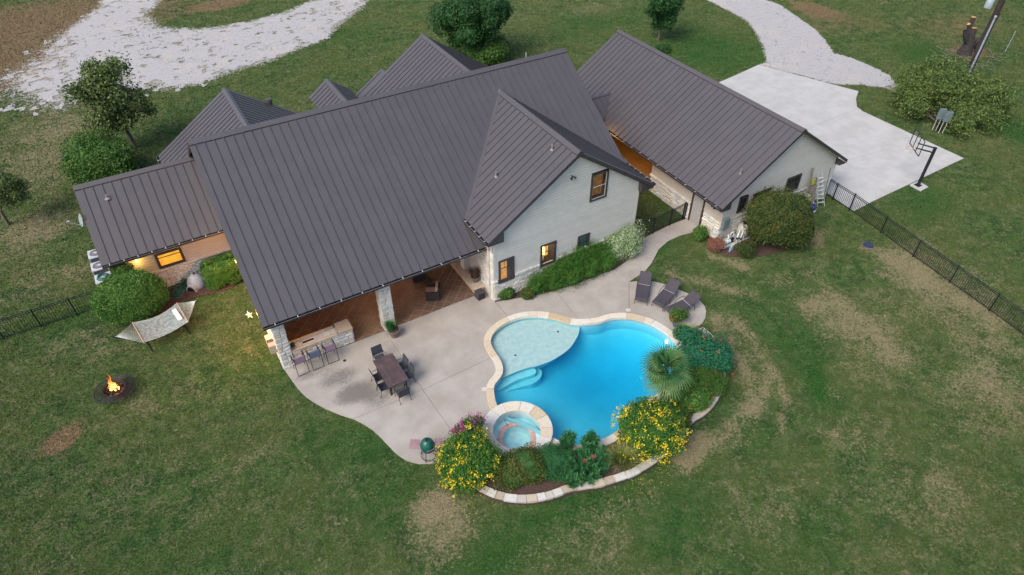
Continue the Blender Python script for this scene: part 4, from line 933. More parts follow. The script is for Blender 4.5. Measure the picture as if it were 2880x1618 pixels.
# porch columns and the stone side wall on the left
def column(x0, x1, y0, y1, z1, seed, wall_back=None):
    c = MB().box(x0+.04, x1-.04, y0+.04, (wall_back or y1)-.04, 0, z1).build('column', M['mortar'], house)
    global BUD; key = 'col%d' % seed
    for O, U, Nn, L in (((x0, y0+.04, 0), X1, -Y1, x1-x0), ((x0+.04, y0, 0), Y1, -X1, y1-y0), ((x1-.04, y0, 0), Y1, X1, y1-y0)):
        stone_face(c, key, O, U, Nn, L, 0.02, z1-.02, M['stone'], (.13, .24), (.2, .36), .05, seed=seed+len(key), limit=90)
    return c
column(7.0, 7.62, 24.62, 25.15, 3.15, 11)
c1 = column(1.73, 2.30, 24.62, 25.3, 3.15, 12)
lw = MB().box(1.77, 2.0, 25.3, 34.0, 0, 3.3).build('wall', M['mortar'], house)
stone_face(lw, 'lw', (1.77, 25.3, 0), Y1, -X1, 3.0, .02, 3.2, M['stone'], (.14, .24), (.2, .5), .05, seed=13, limit=90)
stone_face(lw, 'lw', (1.77, 28.3, 0), Y1, -X1, 5.4, .02, 3.2, M['stone'], (.14, .24), (.25, .6), .05, stuff=True, seed=14)
pier_ = MB().box(1.42, 1.76, 25.36, 25.72, 1.1, 1.6).build('stone_bracket', M['ledge'], house); MB().box(1.40, 1.76, 24.84, 25.12, 1.1, 1.6).build('stone_bracket', M['ledge'], house); MB().box(1.46, 1.76, 25.13, 25.35, 1.2, 1.55).build('wood_bracket', M['table'], house)
MB().box(2.0, 12.9, 31.0, 31.15, 0, 3.4).build('wall', M['tan_siding'], house)
MB().box(1.9, 12.9, 24.9, 31, 3.15, 3.2).build('porch_ceiling', simple('porch ceiling boards', (.30, .17, .08), .6), house)
MB().box(1.9, 22.9, 31.2, 40.4, 0, 3.2).build('wall', M['tan_siding'], house)
mb = MB(); mb.add([(22.8, 24.6, 0), (22.8, 40.6, 0), (22.8, 40.6, 3.3), (22.8, myr, mzr-.25), (22.8, 24.6, 3.3)], [(0, 1, 2, 3, 4)]); mb.build('wall', M['tan_siding'], house)
mb = MB(); mb.add([(1.75, 33.5, 3.2), (1.75, myr, mzr-.25), (1.75, 40.6, 3.3), (1.75, 33.5, 0), (1.75, 40.6, 0), (1.75, 25.3, 3.3)], [(5, 1, 2, 4, 3, 0)]); mb.build('wall', M['tan_siding'], house)
# wing
wyw = 33.95
wb = MB().box(-3.95, 1.74, wyw+.05, wyw+.1, 0, 3.0).build('wall', M['mortar'], house)
wv = [onY(x_/3.215, 400+y_/3.215, wyw) for x_, y_ in ((1385, 1020), (1630, 945), (1670, 1075), (1460, 1140))]
wxa, wxb, wza, wzb = wv[0].x+.02, wv[1].x, wv[3].z, wv[0].z
ho = [(wxa+3.95, wxb+3.95, wza, wzb)]
planks(wb, (-3.95, wyw+.05, 0), X1, -Y1, 1.30, 3.0, lambda z: (0, 5.68), M['tan_siding'], ho)
stone_face(wb, 'wing', (-1.8, wyw+.06, 0), X1, -Y1, 3.5, 0, 1.2, M['white_stone'], (.1, .18), (.2, .5), .07, seed=15, limit=110)
stone_face(wb, 'wing', (-3.95, wyw+.06, 0), X1, -Y1, 2.15, 0, 1.2, M['white_stone'], (.1, .18), (.2, .5), .07, stuff=True, seed=16)
MBc = MB(); u = -3.95
while u < 1.7: MBc.av = R_.random(); MBc.boxp((u, wyw+.06, 1.2), X1*.075, -Y1*.14, Z1*.11); u += .088
MBc.build('rowlock_course', M['white_stone'], wb, kind='stuff')
window(house, (wxa+.1, wyw, wza+.1), X1, -Y1, wxb-wxa-.2, wzb-wza-.2, 'room_bright', bars=(1, 1), sash=.72, depth=.04)
mb = MB(); mb.add([(-3.95, wyw+.1, 0), (-3.95, 40.3, 0), (-3.95, 40.3, 3.0), (-3.95, wyr, wzr-.2), (-3.95, wyw+.1, 3.0)], [(0, 1, 2, 3, 4)]); mb.build('wall', M['tan_siding'], house)
# sconces
def sconce(parent, p, Nn, s=1.0):
    p = Vector(p); mb = MB(); mb.boxp(p+Vector((-.05, -.05, -.12)), X1*.1, Y1*.1, Z1*.02); mb.boxp(p+Vector((-.06, -.06, .12)), X1*.12, Y1*.12, Z1*.03); f = mb.build('wall_lantern', M['black'], parent)
    MB().tube([p+Z1*-.1, p+Z1*.12], .035, 8).build('bulb', M['sconce'], f)
def glow(p, e, r=.08, col=(1, .50, .14)):
    l = bpy.data.lights.new('lantern_light', 'POINT'); l.energy = e; l.color = col; l.shadow_soft_size = r; o = bpy.data.objects.new('lantern_light', l); COL.objects.link(o); o.location = p; return o
sconce(house, (1.60, 26.6, 2.45), -X1); glow((1.10, 26.6, 2.3), 150, col=(1, .36, .05))
glow((1.12, 31.0, 2.3), 70, col=(1, .36, .05)); sconce(house, (1.60, 31.0, 2.45), -X1)
sconce(house, (2.42, 25.6, 2.2), X1); glow((2.6, 25.7, 2.2), 14)
sconce(house, (-2.9, wyw-.12, 2.35), -Y1); glow((-2.9, wyw-.28, 2.2), 10, col=(1, .62, .12))
glow((7.5, 28.5, 2.95), 45, .25, (1, .55, .26))
glow((10.5, 29.5, 2.95), 18, .25, (1, .55, .26))

# ---------------------------------------------------------------- the garage
garage = thing('garage', (31.9, 29.5, 0), 'long separate garage building with a brown metal roof and white gable beside the concrete pad', 'garage')
gx0, gx1, gyf, gyb, gze, gs = 26.535, 37.199, 21.182, 38.417, 2.75, .665; gax = (gx0+gx1)/2; gaz = gze+gs*(gax-gx0)
rf = MB(); ridge_cap(rf, (gax, gyf, gaz), (gax, gyb, gaz), X1, gs, .22)
for yy in (gyf, gyb-.05):
    for a, b in (((gx0, yy, gze), (gax, yy, gaz)), ((gax, yy, gaz), (gx1, yy, gze))): rf.boxp(Vector(a)-Z1*.22, Y1*.05, Vector(b)-Vector(a), Z1*.195)
for sx, x in ((1, gx0), (-1, gx1)):
    a = .7; rf.add([(x, gyf+.01, gze-.24), (x+sx*a, gyf+.01, gze-.24), (x+sx*a, gyf+.01, gze-.24+a*gs*.95), (x, gyf+.35, gze-.24), (x+sx*a, gyf+.35, gze-.24), (x+sx*a, gyf+.35, gze-.24+a*gs*.95)], [(0, 1, 2), (3, 5, 4), (0, 3, 4, 1), (1, 4, 5, 2), (2, 5, 3, 0)])
lky, lkz = 34.35, 3.95
ridge_cap(rf, (22.9, lky, lkz), (gx0+(lkz-gze)/gs, lky, lkz), Y1, .6, .12)
groof = rf.build('roof', M['trim'], garage); groof.data.materials.append(M['roof'])
for p in groof.data.polygons:
    if p.normal.z > .5: p.material_index = 1
roof_plane(groof, (gx0, gyf, gze), Y1, X1, gs, gyb-gyf, lambda u: 0, lambda u: gax-gx0, off=.35)
roof_plane(groof, (gx1, gyf, gze), Y1, -X1, gs, gyb-gyf, lambda u: 0, lambda u: gax-gx0, one=True, name='rear_slope')
lk_hi = 1.5
roof_plane(groof, (22.9, lky-lk_hi, lkz-.6*lk_hi), X1, Y1, .6, 5.45, lambda u: max(0, (gze+gs*(22.9+u-gx0)-(lkz-.6*lk_hi))/.6) if 22.9+u > gx0 else 0, lambda u: lk_hi, off=.4, step=.5)
roof_plane(groof, (22.9, lky+lk_hi, lkz-.6*lk_hi), X1, -Y1, .6, 4.5, lambda u: 0, lambda u: lk_hi, one=True, name='rear_slope')
gutter(groof, (gx0, gyf+.02, gze-.01), (gx0, 33.2, gze-.01), -X1, 14)
vent(lambda p: gze+gs*(p.x-gx0), 1900+940/5.15, 450+200/5.15, owner=garage)
GY = 21.55; GX0, GX1 = 27.15, 36.75
gw = MB().box(GX0+.03, GX1, GY+.06, GY+.1, 0, 1.3).build('wall', M['mortar'], garage)
gholes = [(28.27, 28.97, 1.66, 2.70), (29.42, 30.9, 1.62, 2.55), (32.2, 33.45, 1.66, 2.75)]
def span_g(z):
    zz = z+.16
    if zz < gze+.2: return (0, GX1-GX0)
    return (max(0, gx0+(zz-gze)/gs-GX0+.02), min(GX1-GX0, gx1-(zz-gze)/gs-GX0-.02))
planks(gw, (GX0, GY+.03, 0), X1, -Y1, 1.42, gaz-.22, span_g, M['siding'], [(a-GX0, b-GX0, c-.1, d) for a, b, c, d in gholes])
stone_face(gw, 'garage', (GX0, GY+.06, 0), X1, -Y1, 4.0, 0, 1.30, M['stone'], (.18, .3), (.35, .8), .07, seed=21, limit=60)
stone_face(gw, 'garage', (GX0+4, GY+.06, 0), X1, -Y1, 5.6, 0, 1.30, M['stone'], (.18, .3), (.35, .8), .07, stuff=True, seed=22)
MB().box(GX0-.02, GX1, GY-.04, GY+.06, 1.305, 1.40).build('stone_sill', M['white_stone'], gw)
for a, b, c, d in gholes: window(garage, (a+.08, GY, c+.06), X1, -Y1, b-a-.16, d-c-.14, None, bars=(2, 1), sash=.5, pane='dark_glass', tw=.07)
gl = MB(); gl.box(GX0+.06, GX0+.1, GY+.1, 23.05, 0, 2.75); gl.box(GX0+.06, GX0+.1, 24.05, 27.9, 0, 2.75); gl.box(GX0+.06, 29, 27.86, 27.9, 0, 2.9); gl = gl.build('wall', M['mortar'], garage)
planks(gl, (GX0+.06, GY+.03, 0), Y1, -X1, 1.3, 2.9, lambda z: (0, 1.5), M['tan_siding'], th=.03)
planks(gl, (GX0+.06, 24.08, 0), Y1, -X1, 1.3, 2.9, lambda z: (0, 3.85), M['tan_siding'], th=.03)
stone_face(gl, 'garage', (GX0+.06, 24.1, 0), Y1, -X1, 3.85, 0, 1.18, M['stone'], (.10, .18), (.2, .5), .08, seed=23, limit=200)
stone_face(gl, 'garage', (GX0+.06, GY, 0), Y1, -X1, 1.42, 0, 1.3, M['stone'], (.16, .26), (.35, .7), .12, seed=24, limit=240)
MBc = MB(); u = 24.1
while u < 27.9: MBc.av = R_.random(); MBc.boxp((GX0+.06, u, 1.18), Y1*.075, -X1*.16, Z1*.11); u += .088
MBc.build('rowlock_course', M['white_stone'], gl, kind='stuff')
dr = MB(); dr.boxp((GX0-.02, 23.12, .05), X1*.05, Y1*.82, Z1*2.1); dr = dr.build('door', M['door'], garage)
MB().tube([(GX0-.03, 23.25, 1.0), (GX0-.09, 23.25, 1.0), (GX0-.09, 23.38, 1.0)], .015, 6).build('handle', M['hanger'], dr)
df = MB(); df.boxp((GX0-.05, 23.02, .02), X1*.12, Y1*.1, Z1*2.5); df.boxp((GX0-.05, 23.95, .02), X1*.12, Y1*.12, Z1*2.5); df.boxp((GX0-.04, 23.12, 2.16), X1*.1, Y1*.83, Z1*.1); df.build('door_frame', simple('brown door frame', (.06, .035, .03), .5), garage)
MB().box(GX1-.05, GX1, GY+.1, 38.0, 0, 2.8).build('wall', M['tan_siding'], garage)
MB().box(30.0, GX1-.05, 27.9, 38.0, 0, 2.8).build('wall', M['tan_siding'], garage)
mb = MB(); mb.add([(gx0+.4, 38.0, 0), (gx1-.4, 38.0, 0), (gx1-.4, 38.0, 2.9), (gax, 38.0, gaz-.2), (gx0+.4, 38.0, 2.9)], [(0, 1, 2, 3, 4)]); mb.build('wall', M['tan_siding'], garage)
cf = MB(); cf.tube([(GX0-.05, 22.3, 2.2), (GX0-.25, 22.3, 2.15)], .05, 8); cf.tube([(GX0-.15, 22.15, 2.3), (GX0-.15, 22.15, 2.05)], .07, 8); cf.build('speaker_fixture', M['black'], garage)
struct(MB().box(22.95, 30.0, 27.95, 34.5, -.1, .04), 'breezeway_floor', simple('stained breezeway floor', (.22, .13, .07), .7, 0, .1, 1.2, grain=.2))
glow((25.6, 31.5, 2.7), 110, .15, (1, .50, .07)); glow((27.8, 30.0, 2.55), 60, .15, (1, .50, .07))
#%%PART4
# ---------------------------------------------------------------- foliage kit
def sphere_dirs(n, r): v = r.normal(size=(n, 3)); return v/np.linalg.norm(v, axis=1)[:, None]
def lump(d, r, k=7, amp=.16):
    out = np.ones(len(d)); 
    for _ in range(k):
        w = sphere_dirs(1, r)[0]*r.uniform(2.5, 6.5); out += amp/k*2.2*np.sin(d@w+r.uniform(0, 6.28))
    return out
def leaves(blobs, n, size, seed, shell=.35, amp=.2, up_bias=.25, wide=.5, twigs=0.0, flat=.7, sq=1.0):
    """leaf quads through the outer volume of several ellipsoids (x, y, z, rx, ry, rz)"""
    r = np.random.RandomState(seed); ws = np.array([b[3]*b[4]+b[4]*b[5]+b[3]*b[5] for b in blobs]); ws = ws/ws.sum(); P = []; Nn = []; OUT = []
    for b, w in zip(blobs, ws):
        m = max(8, int(n*w)); d = sphere_dirs(int(m*1.5), r); d = d[d[:, 2] > -.85][:m]; c = np.array(b[:3]); R = np.array(b[3:6])
        lm = lump(d, r, amp=amp); q = lm*(1-shell*r.rand(len(d))**1.7+twigs*(r.rand(len(d)) < .08)*r.rand(len(d)))
        ds = np.sign(d)*np.abs(d)**sq; p = c+ds*R*q[:, None]; nn = d/R; nn /= np.linalg.norm(nn, axis=1)[:, None]; P.append(p); Nn.append(nn)
    P = np.concatenate(P); Nn = np.concatenate(Nn); k = P[:, 2] > .03; P = P[k]; Nn = Nn[k]; m = len(P)
    nn = Nn*flat+sphere_dirs(m, r)*.8+np.array([0, 0, up_bias]); nn /= np.linalg.norm(nn, axis=1)[:, None]
    a = np.cross(nn, sphere_dirs(m, r)); a /= np.linalg.norm(a, axis=1)[:, None]; b_ = np.cross(nn, a)
    L = size*r.uniform(.6, 1.3, m)[:, None]; W = L*wide
    V = np.stack([P-a*L*.5, P+b_*W*.5+nn*L*.06, P+a*L*.5-nn*L*.1, P-b_*W*.5+nn*L*.06], 1)
    return V, r.rand(m)
def core_mesh(blobs, scale, seed, seg=14, sq=1.0):
    r = np.random.RandomState(seed); Vs = []; Fs = []; off = 0
    for b in blobs:
        th = np.linspace(0, math.pi, seg//2+2); ph = np.linspace(0, 2*math.pi, seg, endpoint=False)
        T_, P_ = np.meshgrid(th, ph, indexing='ij'); d = np.stack([np.sin(T_)*np.cos(P_), np.sin(T_)*np.sin(P_), np.cos(T_)], -1).reshape(-1, 3)
        q = lump(d, r, amp=.2)*scale; v = np.array(b[:3])+np.sign(d)*np.abs(d)**sq*np.array(b[3:6])*q[:, None]; v[:, 2] = np.maximum(v[:, 2], .02); Vs.append(v); nr = len(th)
        for i in range(nr-1):
            for j in range(seg): Fs.append((off+i*seg+j, off+(i+1)*seg+j, off+(i+1)*seg+(j+1) % seg, off+i*seg+(j+1) % seg))
        off += len(v)
    return np.concatenate(Vs), np.array(Fs)
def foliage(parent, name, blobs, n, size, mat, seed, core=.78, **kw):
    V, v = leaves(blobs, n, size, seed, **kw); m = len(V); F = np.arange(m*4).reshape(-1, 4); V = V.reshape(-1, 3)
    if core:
        cv, cf = core_mesh(blobs, core, seed+1, sq=kw.get('sq', 1.0)); F = np.concatenate([F, cf+len(V)]); V = np.concatenate([V, cv]); v = np.concatenate([v, np.full(len(cf), .12)])  # core takes the dark leaf tones: inner shade of the plant put into colour
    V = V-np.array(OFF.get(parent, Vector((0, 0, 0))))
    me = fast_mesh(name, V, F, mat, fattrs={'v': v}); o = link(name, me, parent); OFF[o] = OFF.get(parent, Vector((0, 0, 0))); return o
def blades(parent, name, roots, dirs, length, width, mat, seed, droop=.6, seg=4):
    """ribbon leaves: roots (m,3), dirs (m,3) start direction"""
    r = np.random.RandomState(seed); m = len(roots); P = np.array(roots, float); d = np.array(dirs, float); d /= np.linalg.norm(d, axis=1)[:, None]
    L = length*r.uniform(.7, 1.15, m); side = np.cross(d, [0, 0, 1]); side /= (np.linalg.norm(side, axis=1)[:, None]+1e-6); pts = []
    for i in range(seg+1):
        t = i/seg; w = width*(1-t**1.5*.92)*(.5+.5*min(1, t*4)); pts.append((P-side*w/2, P+side*w/2)); P = P+d*(L/seg)[:, None]; d = d-np.array([0, 0, droop/seg])*(.4+t); d /= np.linalg.norm(d, axis=1)[:, None]
    V = np.stack([x for p in pts for x in p], 1); K = 2*(seg+1); base = np.arange(m)[:, None]*K
    F = np.concatenate([np.concatenate([base+2*i, base+2*i+1, base+2*i+3, base+2*i+2], 1) for i in range(seg)]); v = np.tile(r.rand(m), seg)
    V = V.reshape(-1, 3)-np.array(OFF.get(parent, Vector((0, 0, 0)))); me = fast_mesh(name, V, F, mat, fattrs={'v': v}); o = link(name, me, parent); OFF[o] = OFF.get(parent, Vector((0, 0, 0))); return o
def stems(parent, base, tops, r0, mat, name='stem', seed=0):
    R = random.Random(seed); mb = MB()
    for t in tops:
        b = Vector(base)+Vector((R.uniform(-.08, .08), R.uniform(-.08, .08), 0)); t = Vector(t); m_ = b.lerp(t, .5)+Vector((R.uniform(-.1, .1), R.uniform(-.1, .1), 0)); mb.tube([b, m_, t], [r0, r0*.7, r0*.3], 6, caps=False)
    return mb.build(name, mat, parent)
def shrub(px, py, z, name, label, mat, rx, ry, rz, n, size, seed, cat='shrub', group=None, lumps=5, spread=.35, flowers=None, at=None, zc=None, leafname='foliage', **kw):
    c = Vector(at) if at else G(px, py, z); R = random.Random(seed); t = thing(name, (c.x, c.y, 0), label, cat, group); z = zc if zc else c.z
    bl = [(c.x, c.y, z, rx*.86, ry*.86, rz*.92)]
    for i in range(lumps): a = 6.283*i/lumps+R.uniform(-.3, .3); bl.append((c.x+math.cos(a)*rx*spread, c.y+math.sin(a)*ry*spread, z+R.uniform(-.15, .3)*rz, rx*R.uniform(.5, .66), ry*R.uniform(.5, .66), rz*R.uniform(.55, .75)))
    stems(t, (c.x, c.y, 0), [(c.x+R.uniform(-.4, .4)*rx, c.y+R.uniform(-.4, .4)*ry, z) for _ in range(4)], .03+.01*rz, M['bark'], seed=seed)
    o = foliage(t, leafname, bl, n, size, mat, seed, **kw)
    if flowers:
        fm, fn, fs, cl = flowers; r = np.random.RandomState(seed+5); V, v = leaves(bl, cl, .02, seed+7, shell=.04, amp=kw.get('amp', .2)); ctr = V.mean(1); ctr = ctr[(ctr[:, 2] > z-rz*.75)]
        Q = []; 
        P = np.repeat(ctr, fn, 0)+r.normal(size=(len(ctr)*fn, 3))*fs*.9; P += (P-np.array([c.x, c.y, z]))*.05
        m = len(P); nn = sphere_dirs(m, r)+np.array([0, 0, .6]); nn /= np.linalg.norm(nn, axis=1)[:, None]; a = np.cross(nn, sphere_dirs(m, r)); a /= np.linalg.norm(a, axis=1)[:, None]; b = np.cross(nn, a); s = fs*r.uniform(.6, 1.2, m)[:, None]
        V = np.stack([P-a*s*.5, P-b*s*.5, P+a*s*.5, P+b*s*.5], 1).reshape(-1, 3)-np.array(OFF[t]); link('flowers', fast_mesh('flowers', V, np.arange(m*4).reshape(-1, 4), fm, fattrs={'v': r.rand(m)}), t)
    return t
def tree(at, name, label, mat, trunk_h, crown, n, size, seed, trunk_r=.12, lean=(0, 0), bark='bark', cat='tree', group=None, clumps=16, core=.0, clump_r=.42, kids=None, **kw):
    """crown: (height of centre, rx, ry, rz); clumps sit on a branching frame"""
    R = random.Random(seed); at = Vector(at); t = thing(name, (at.x, at.y, 0), label, cat, group); H, rx, ry, rz = crown; top = Vector((at.x+lean[0], at.y+lean[1], H+rz*.6)); mb = MB()
    fork = at.lerp(top, 0)+Vector((lean[0]*.4, lean[1]*.4, trunk_h)); fork.z = trunk_h
    mb.tube([Vector((at.x, at.y, -.05)), Vector((at.x+R.uniform(-.04, .04), at.y, trunk_h*.5)), fork, Vector((at.x+lean[0], at.y+lean[1], H)), top], [trunk_r*1.25, trunk_r, trunk_r*.85, trunk_r*.5, .02], 9)
    bl = []; C = Vector((at.x+lean[0], at.y+lean[1], H))
    for i in range(clumps):
        d = Vector((R.gauss(0, 1), R.gauss(0, 1), R.gauss(.1, 1))).normalized(); q = R.uniform(.35, .82); p = C+Vector((d.x*rx, d.y*ry, d.z*rz))*q
        s = clump_r*R.uniform(.7, 1.2); bl.append((p.x, p.y, p.z, rx*s, ry*s, rz*s*.85)); st = fork.lerp(C, R.uniform(0, .8)); mid = st.lerp(p, .5)+Vector((0, 0, .12*rz)); mb.tube([st, mid, p], [trunk_r*.38, trunk_r*.25, .01], 5, caps=False)
    mb.build('trunk', M[bark], t, smooth=True); foliage(t, 'crown', bl, n, size, mat, seed, core=core, **kw); return t
# ---------------------------------------------------------------- grass blades over the lawn
def lawn_blades(n, seed):
    r = np.random.RandomState(seed); px = r.uniform(-60, 2940, n); py = r.uniform(-30, 1680, n)
    d = np.array(fw)[None]+np.array(rt)[None]*((px-1440)/F_PX)[:, None]-np.array(up)[None]*((py-809)/F_PX)[:, None]; tt = -CAM_H/d[:, 2]; x = d[:, 0]*tt; y = d[:, 1]*tt
    keep = np.ones(n, bool)
    for poly in [[(p.x, p.y) for p in P] for P in allp]+[bedp+[(p.x, p.y) for p in inner_b], [(p.x, p.y) for p in offset_curve(pool, .4)], [(p.x, p.y) for p in PAD], [(FX0, FY0), (FX1, FY0), (FX1, 45), (-3.9, 45), (-3.9, 34), (FX0, 34)], [(13, 23.7), (22.3, 23.7), (22.3, 46), (13, 46)], [(27.1, 21.5), (36.8, 21.5), (36.8, 38.2), (22.9, 38.2), (22.9, 28), (27.1, 28)]]: keep &= ~inside(poly, x, y)
    keep &= np.hypot(x-SPA.x, y-SPA.y) > 1.7
    for bpx in ([(1391, 849), (1499, 834), (1664, 783), (1775, 727), (1813, 671), (1780, 642), (1430, 815)], [(300, 900), (445, 884), (540, 838), (680, 790), (660, 720), (520, 740), (280, 840)], [(1950, 690), (2000, 740), (2120, 745), (2270, 700), (2230, 640), (1970, 655)]): keep &= ~inside(S(bpx), x, y)
    a, c = gravel_sd(x[keep], y[keep]); x, y = x[keep], y[keep]; k2 = (np.maximum(a, c) < .1) | (vnoise(x, y, .8, 21)+vnoise(x, y, .3, 22)*.6+r.rand(len(x))*.25 > 1.32); x, y = x[k2], y[k2]; m = len(x)
    ix = np.clip(np.searchsorted(gx, x), 1, len(gx)-1); iy = np.clip(np.searchsorted(gy, y), 1, len(gy)-1); sc = (.55+np.hypot(x, y)/42)
    z = hz[iy, ix]; h = r.uniform(.025, .065, m)*sc; w = r.uniform(.010, .020, m)*sc; th = r.uniform(0, 6.283, m); ph = r.uniform(0, 6.283, m); ln = r.uniform(.2, 1.3, m)*h
    B = np.stack([x, y, z-.004], 1); wd = np.stack([np.cos(th)*w, np.sin(th)*w, 0*w], 1); tip = B+np.stack([np.cos(ph)*ln, np.sin(ph)*ln, h], 1)
    V = np.stack([B-wd, B+wd, tip], 1).reshape(-1, 3); at = {k: np.repeat(fields[k][iy, ix], 3) for k in ('dry', 'brown', 'lush', 'gravel')}; at['gravel'] = at['gravel']*0
    o = link('grass', fast_mesh('grass', V, np.arange(m*3).reshape(-1, 3), M['blade'], at)); o['kind'] = 'stuff'; o['label'] = 'short mown grass blades over the whole lawn, greener near the pool wall'; o['category'] = 'grass'
M['blade'] = M['lawn'].copy(); M['blade'].name = 'grass blade'
for nd in list(M['blade'].node_tree.nodes):
    if nd.type == 'BUMP': M['blade'].node_tree.nodes.remove(nd)
lawn_blades(700000, 4)
# ---------------------------------------------------------------- trees
def onheight(px, py, base): # height of a sight line above a base point (same depth)
    return onY(px, py, base.y)
b = G(381, 415); b.z = 0
tree((b.x, b.y, 0), 'shade_tree', 'airy tall tree with loose dark crown left of the house by the gravel drive', L_['elm'], 1.7, (onheight(362, 262, b).z, 3.0, 3.0, 3.3), 13000, .21, 31, .13, lean=(-.3, 0), clumps=30, clump_r=.26, shell=.8, twigs=.8, wide=.6, amp=.45)
b = G(286, 500, 0); shrub(286, 452, 1.5, 'round_tree', 'bright green dense bushy tree behind the left wing roof', L_['lime'], 2.35, 2.35, 1.9, 22000, .17, 32, cat='bush', amp=.3, shell=.45)
b = G(24, 632); tree((b.x, b.y, 0), 'young_tree', 'young leaning tree cut by the left edge of the photo', L_['elm'], 2.0, (onY(12, 528, b.y).z, 1.3, 1.3, 1.4), 6000, .15, 33, .09, lean=(onY(12, 528, b.y).x-b.x, 0), clumps=14, amp=.3, shell=.6)
b = G(1345, 165); q = onheight(1308, 62, b); tree((b.x-.3, b.y, 0), 'live_oak', 'full dark green tree behind the main roof at the top middle', L_['oak'], 1.0, (3.5, 3.3, 3.3, 3.2), 36000, .22, 34, .2, clumps=30, clump_r=.33, core=.7, shell=.5, amp=.4)
shrub(1372, 148, .9, 'light_bush', 'light green bush just below the full tree behind the ridge', L_['lime'], 2.3, 2.0, 1.2, 9000, .2, 35, cat='bush', amp=.3)
b = G(1852, 114); tree((b.x, b.y, 0), 'small_tree', 'small neat green tree on the back lawn near the curved road', L_['oak'], 1.9, (onheight(1864, 22, b).z, 1.9, 1.9, 2.0), 14000, .22, 36, .09, clumps=20, clump_r=.42, core=.6, shell=.5, amp=.3)
shrub(1866, 136, .35, 'low_weed_clump', 'low sparse clump of weeds at the foot of the small tree', L_['oak'], .9, .7, .4, 1200, .14, 37, cat='plant', core=0)
c = G(2671, 300, 1.5)
t = thing('spreading_shrub', (c.x, c.y, 0), 'very large spreading olive green shrub around the utility pole base', 'shrub'); bl = []; R = random.Random(5)
for px, py, z, r_ in ((2565, 235, 1.6, 1.6), (2610, 212, 2.2, 1.6), (2660, 205, 2.4, 1.4), (2690, 240, 2.2, 1.7), (2745, 262, 1.9, 1.7), (2790, 290, 1.4, 1.6), (2595, 262, 1.7, 1.3), (2668, 255, 2.0, 1.3), (2752, 315, 1.2, 1.5), (2700, 300, 1.5, 1.3), (2572, 300, 1.2, 1.0), (2705, 350, .9, 1.1), (2545, 262, 1.3, 1.0), (2650, 245, 2.6, 1.4), (2790, 250, 2.0, 1.2)):
    q = G(px, py, z); bl.append((q.x, q.y, q.z, r_, r_, r_*.7))
stems(t, (c.x, c.y, 0), [b[:3] for b in bl], .06, M['bark']); foliage(t, 'foliage', bl, 52000, .16, L_['loose'], 38, core=.45, shell=.7, twigs=.5, amp=.45)
# ---------------------------------------------------------------- shrubs by the house
c = G(373, 870, .0)
def big_hedge(px, py, rx, ry, H, name, label, seed, n, mat, size=.1, boxy=False, cat='hedge', **kw):
    c = G(px, py, H*.5); t = thing(name, (c.x, c.y, 0), label, cat); bl = [(c.x, c.y, H*.48, rx, ry, H*.54)]
    if boxy:
        bl = [(c.x, c.y, H*.5, rx, ry, H*.5)]; kw['sq'] = .38
    stems(t, (c.x, c.y, 0), [(c.x+.3, c.y, H*.5), (c.x-.3, c.y+.2, H*.5)], .05, M['bark']); foliage(t, 'foliage', bl, n, size, mat, seed, **kw); return t
big_hedge(373, 829, 1.66, 1.45, 2.4, 'round_hedge', 'big clipped round green hedge beside the hammock', 41, 52000, L_['hedge'], .09, shell=.16, amp=.09, twigs=.12, core=.84)
big_hedge(624, 762, 1.0, .74, 1.4, 'square_hedge', 'boxy clipped dark green hedge next to the dog house', 42, 26000, L_['hedge'], .085, boxy=True, shell=.12, amp=.06, core=.88)
big_hedge(2192, 612, 1.82, 1.66, 3.6, 'olive_bush', 'very large round olive and rust bush in front of the garage gable', 43, 60000, L_['holly'], .12, shell=.26, amp=.2, twigs=.25, core=.78, cat='bush')
shrub(1970, 656, .45, 'golden_shrub', 'small yellow green shrub at the garage corner beside the path', L_['lime'], .52, .48, .5, 4200, .085, 44, core=.6)
shrub(2014, 690, .35, 'red_twig_shrub', 'small reddish twiggy shrub beside the pool pump', L_['redtwig'], .62, .55, .5, 5200, .07, 45, core=.4, shell=.6)
shrub(2100, 702, .4, 'low_rose_shrub', 'low dark shrub on the lawn edge beneath the large olive bush', L_['holly'], .8, .6, .5, 5000, .08, 46, core=.6, flowers=(L_['petal_r'], 3, .03, 12))
# bed along the white gable
rose = [(1508, 805, .45), (1540, 785, .55), (1575, 765, .6), (1612, 745, .7), (1650, 728, .7), (1690, 715, .65), (1560, 800, .3), (1610, 785, .35), (1660, 765, .35), (1705, 742, .4), (1580, 745, .85), (1625, 722, 1.0), (1660, 705, 1.0), (1700, 700, .8)]
t = thing('rosemary_hedge', tuple(G(1600, 770)), 'long feathery bright green rosemary hedge under the lit gable windows', 'hedge'); r = np.random.RandomState(3); rts = []; drs = []
bl = []
for x, y, z in rose:
    q = G(x, y, z); bl.append((q.x, q.y, max(z, .3), .62, .5, .42+.2*z))
    for _ in range(120): d = Vector((r.normal(), r.normal(), abs(r.normal())*1.3+.5)).normalized(); rts.append((q.x+d.x*.35, q.y+d.y*.3, z+d.z*.25)); drs.append((d.x, d.y, d.z+.5))
foliage(t, 'foliage', bl, 24000, .09, L_['rosemary'], 47, core=.6, shell=.6, amp=.4, twigs=.8, wide=.25)
rts = np.array(rts); drs = np.array(drs); PP = []; 
for k in range(7): PP.append(rts+drs/np.linalg.norm(drs, axis=1)[:, None]*(.05+.075*k))
PP = np.repeat(np.concatenate(PP), 3, 0); DD = np.tile(drs, (7, 1)); DD = np.repeat(DD, 3, 0)/2+r.normal(size=PP.shape)
blades(t, 'sprigs', PP, DD, .09, .026, L_['rosemary'], 48, .2, 1)
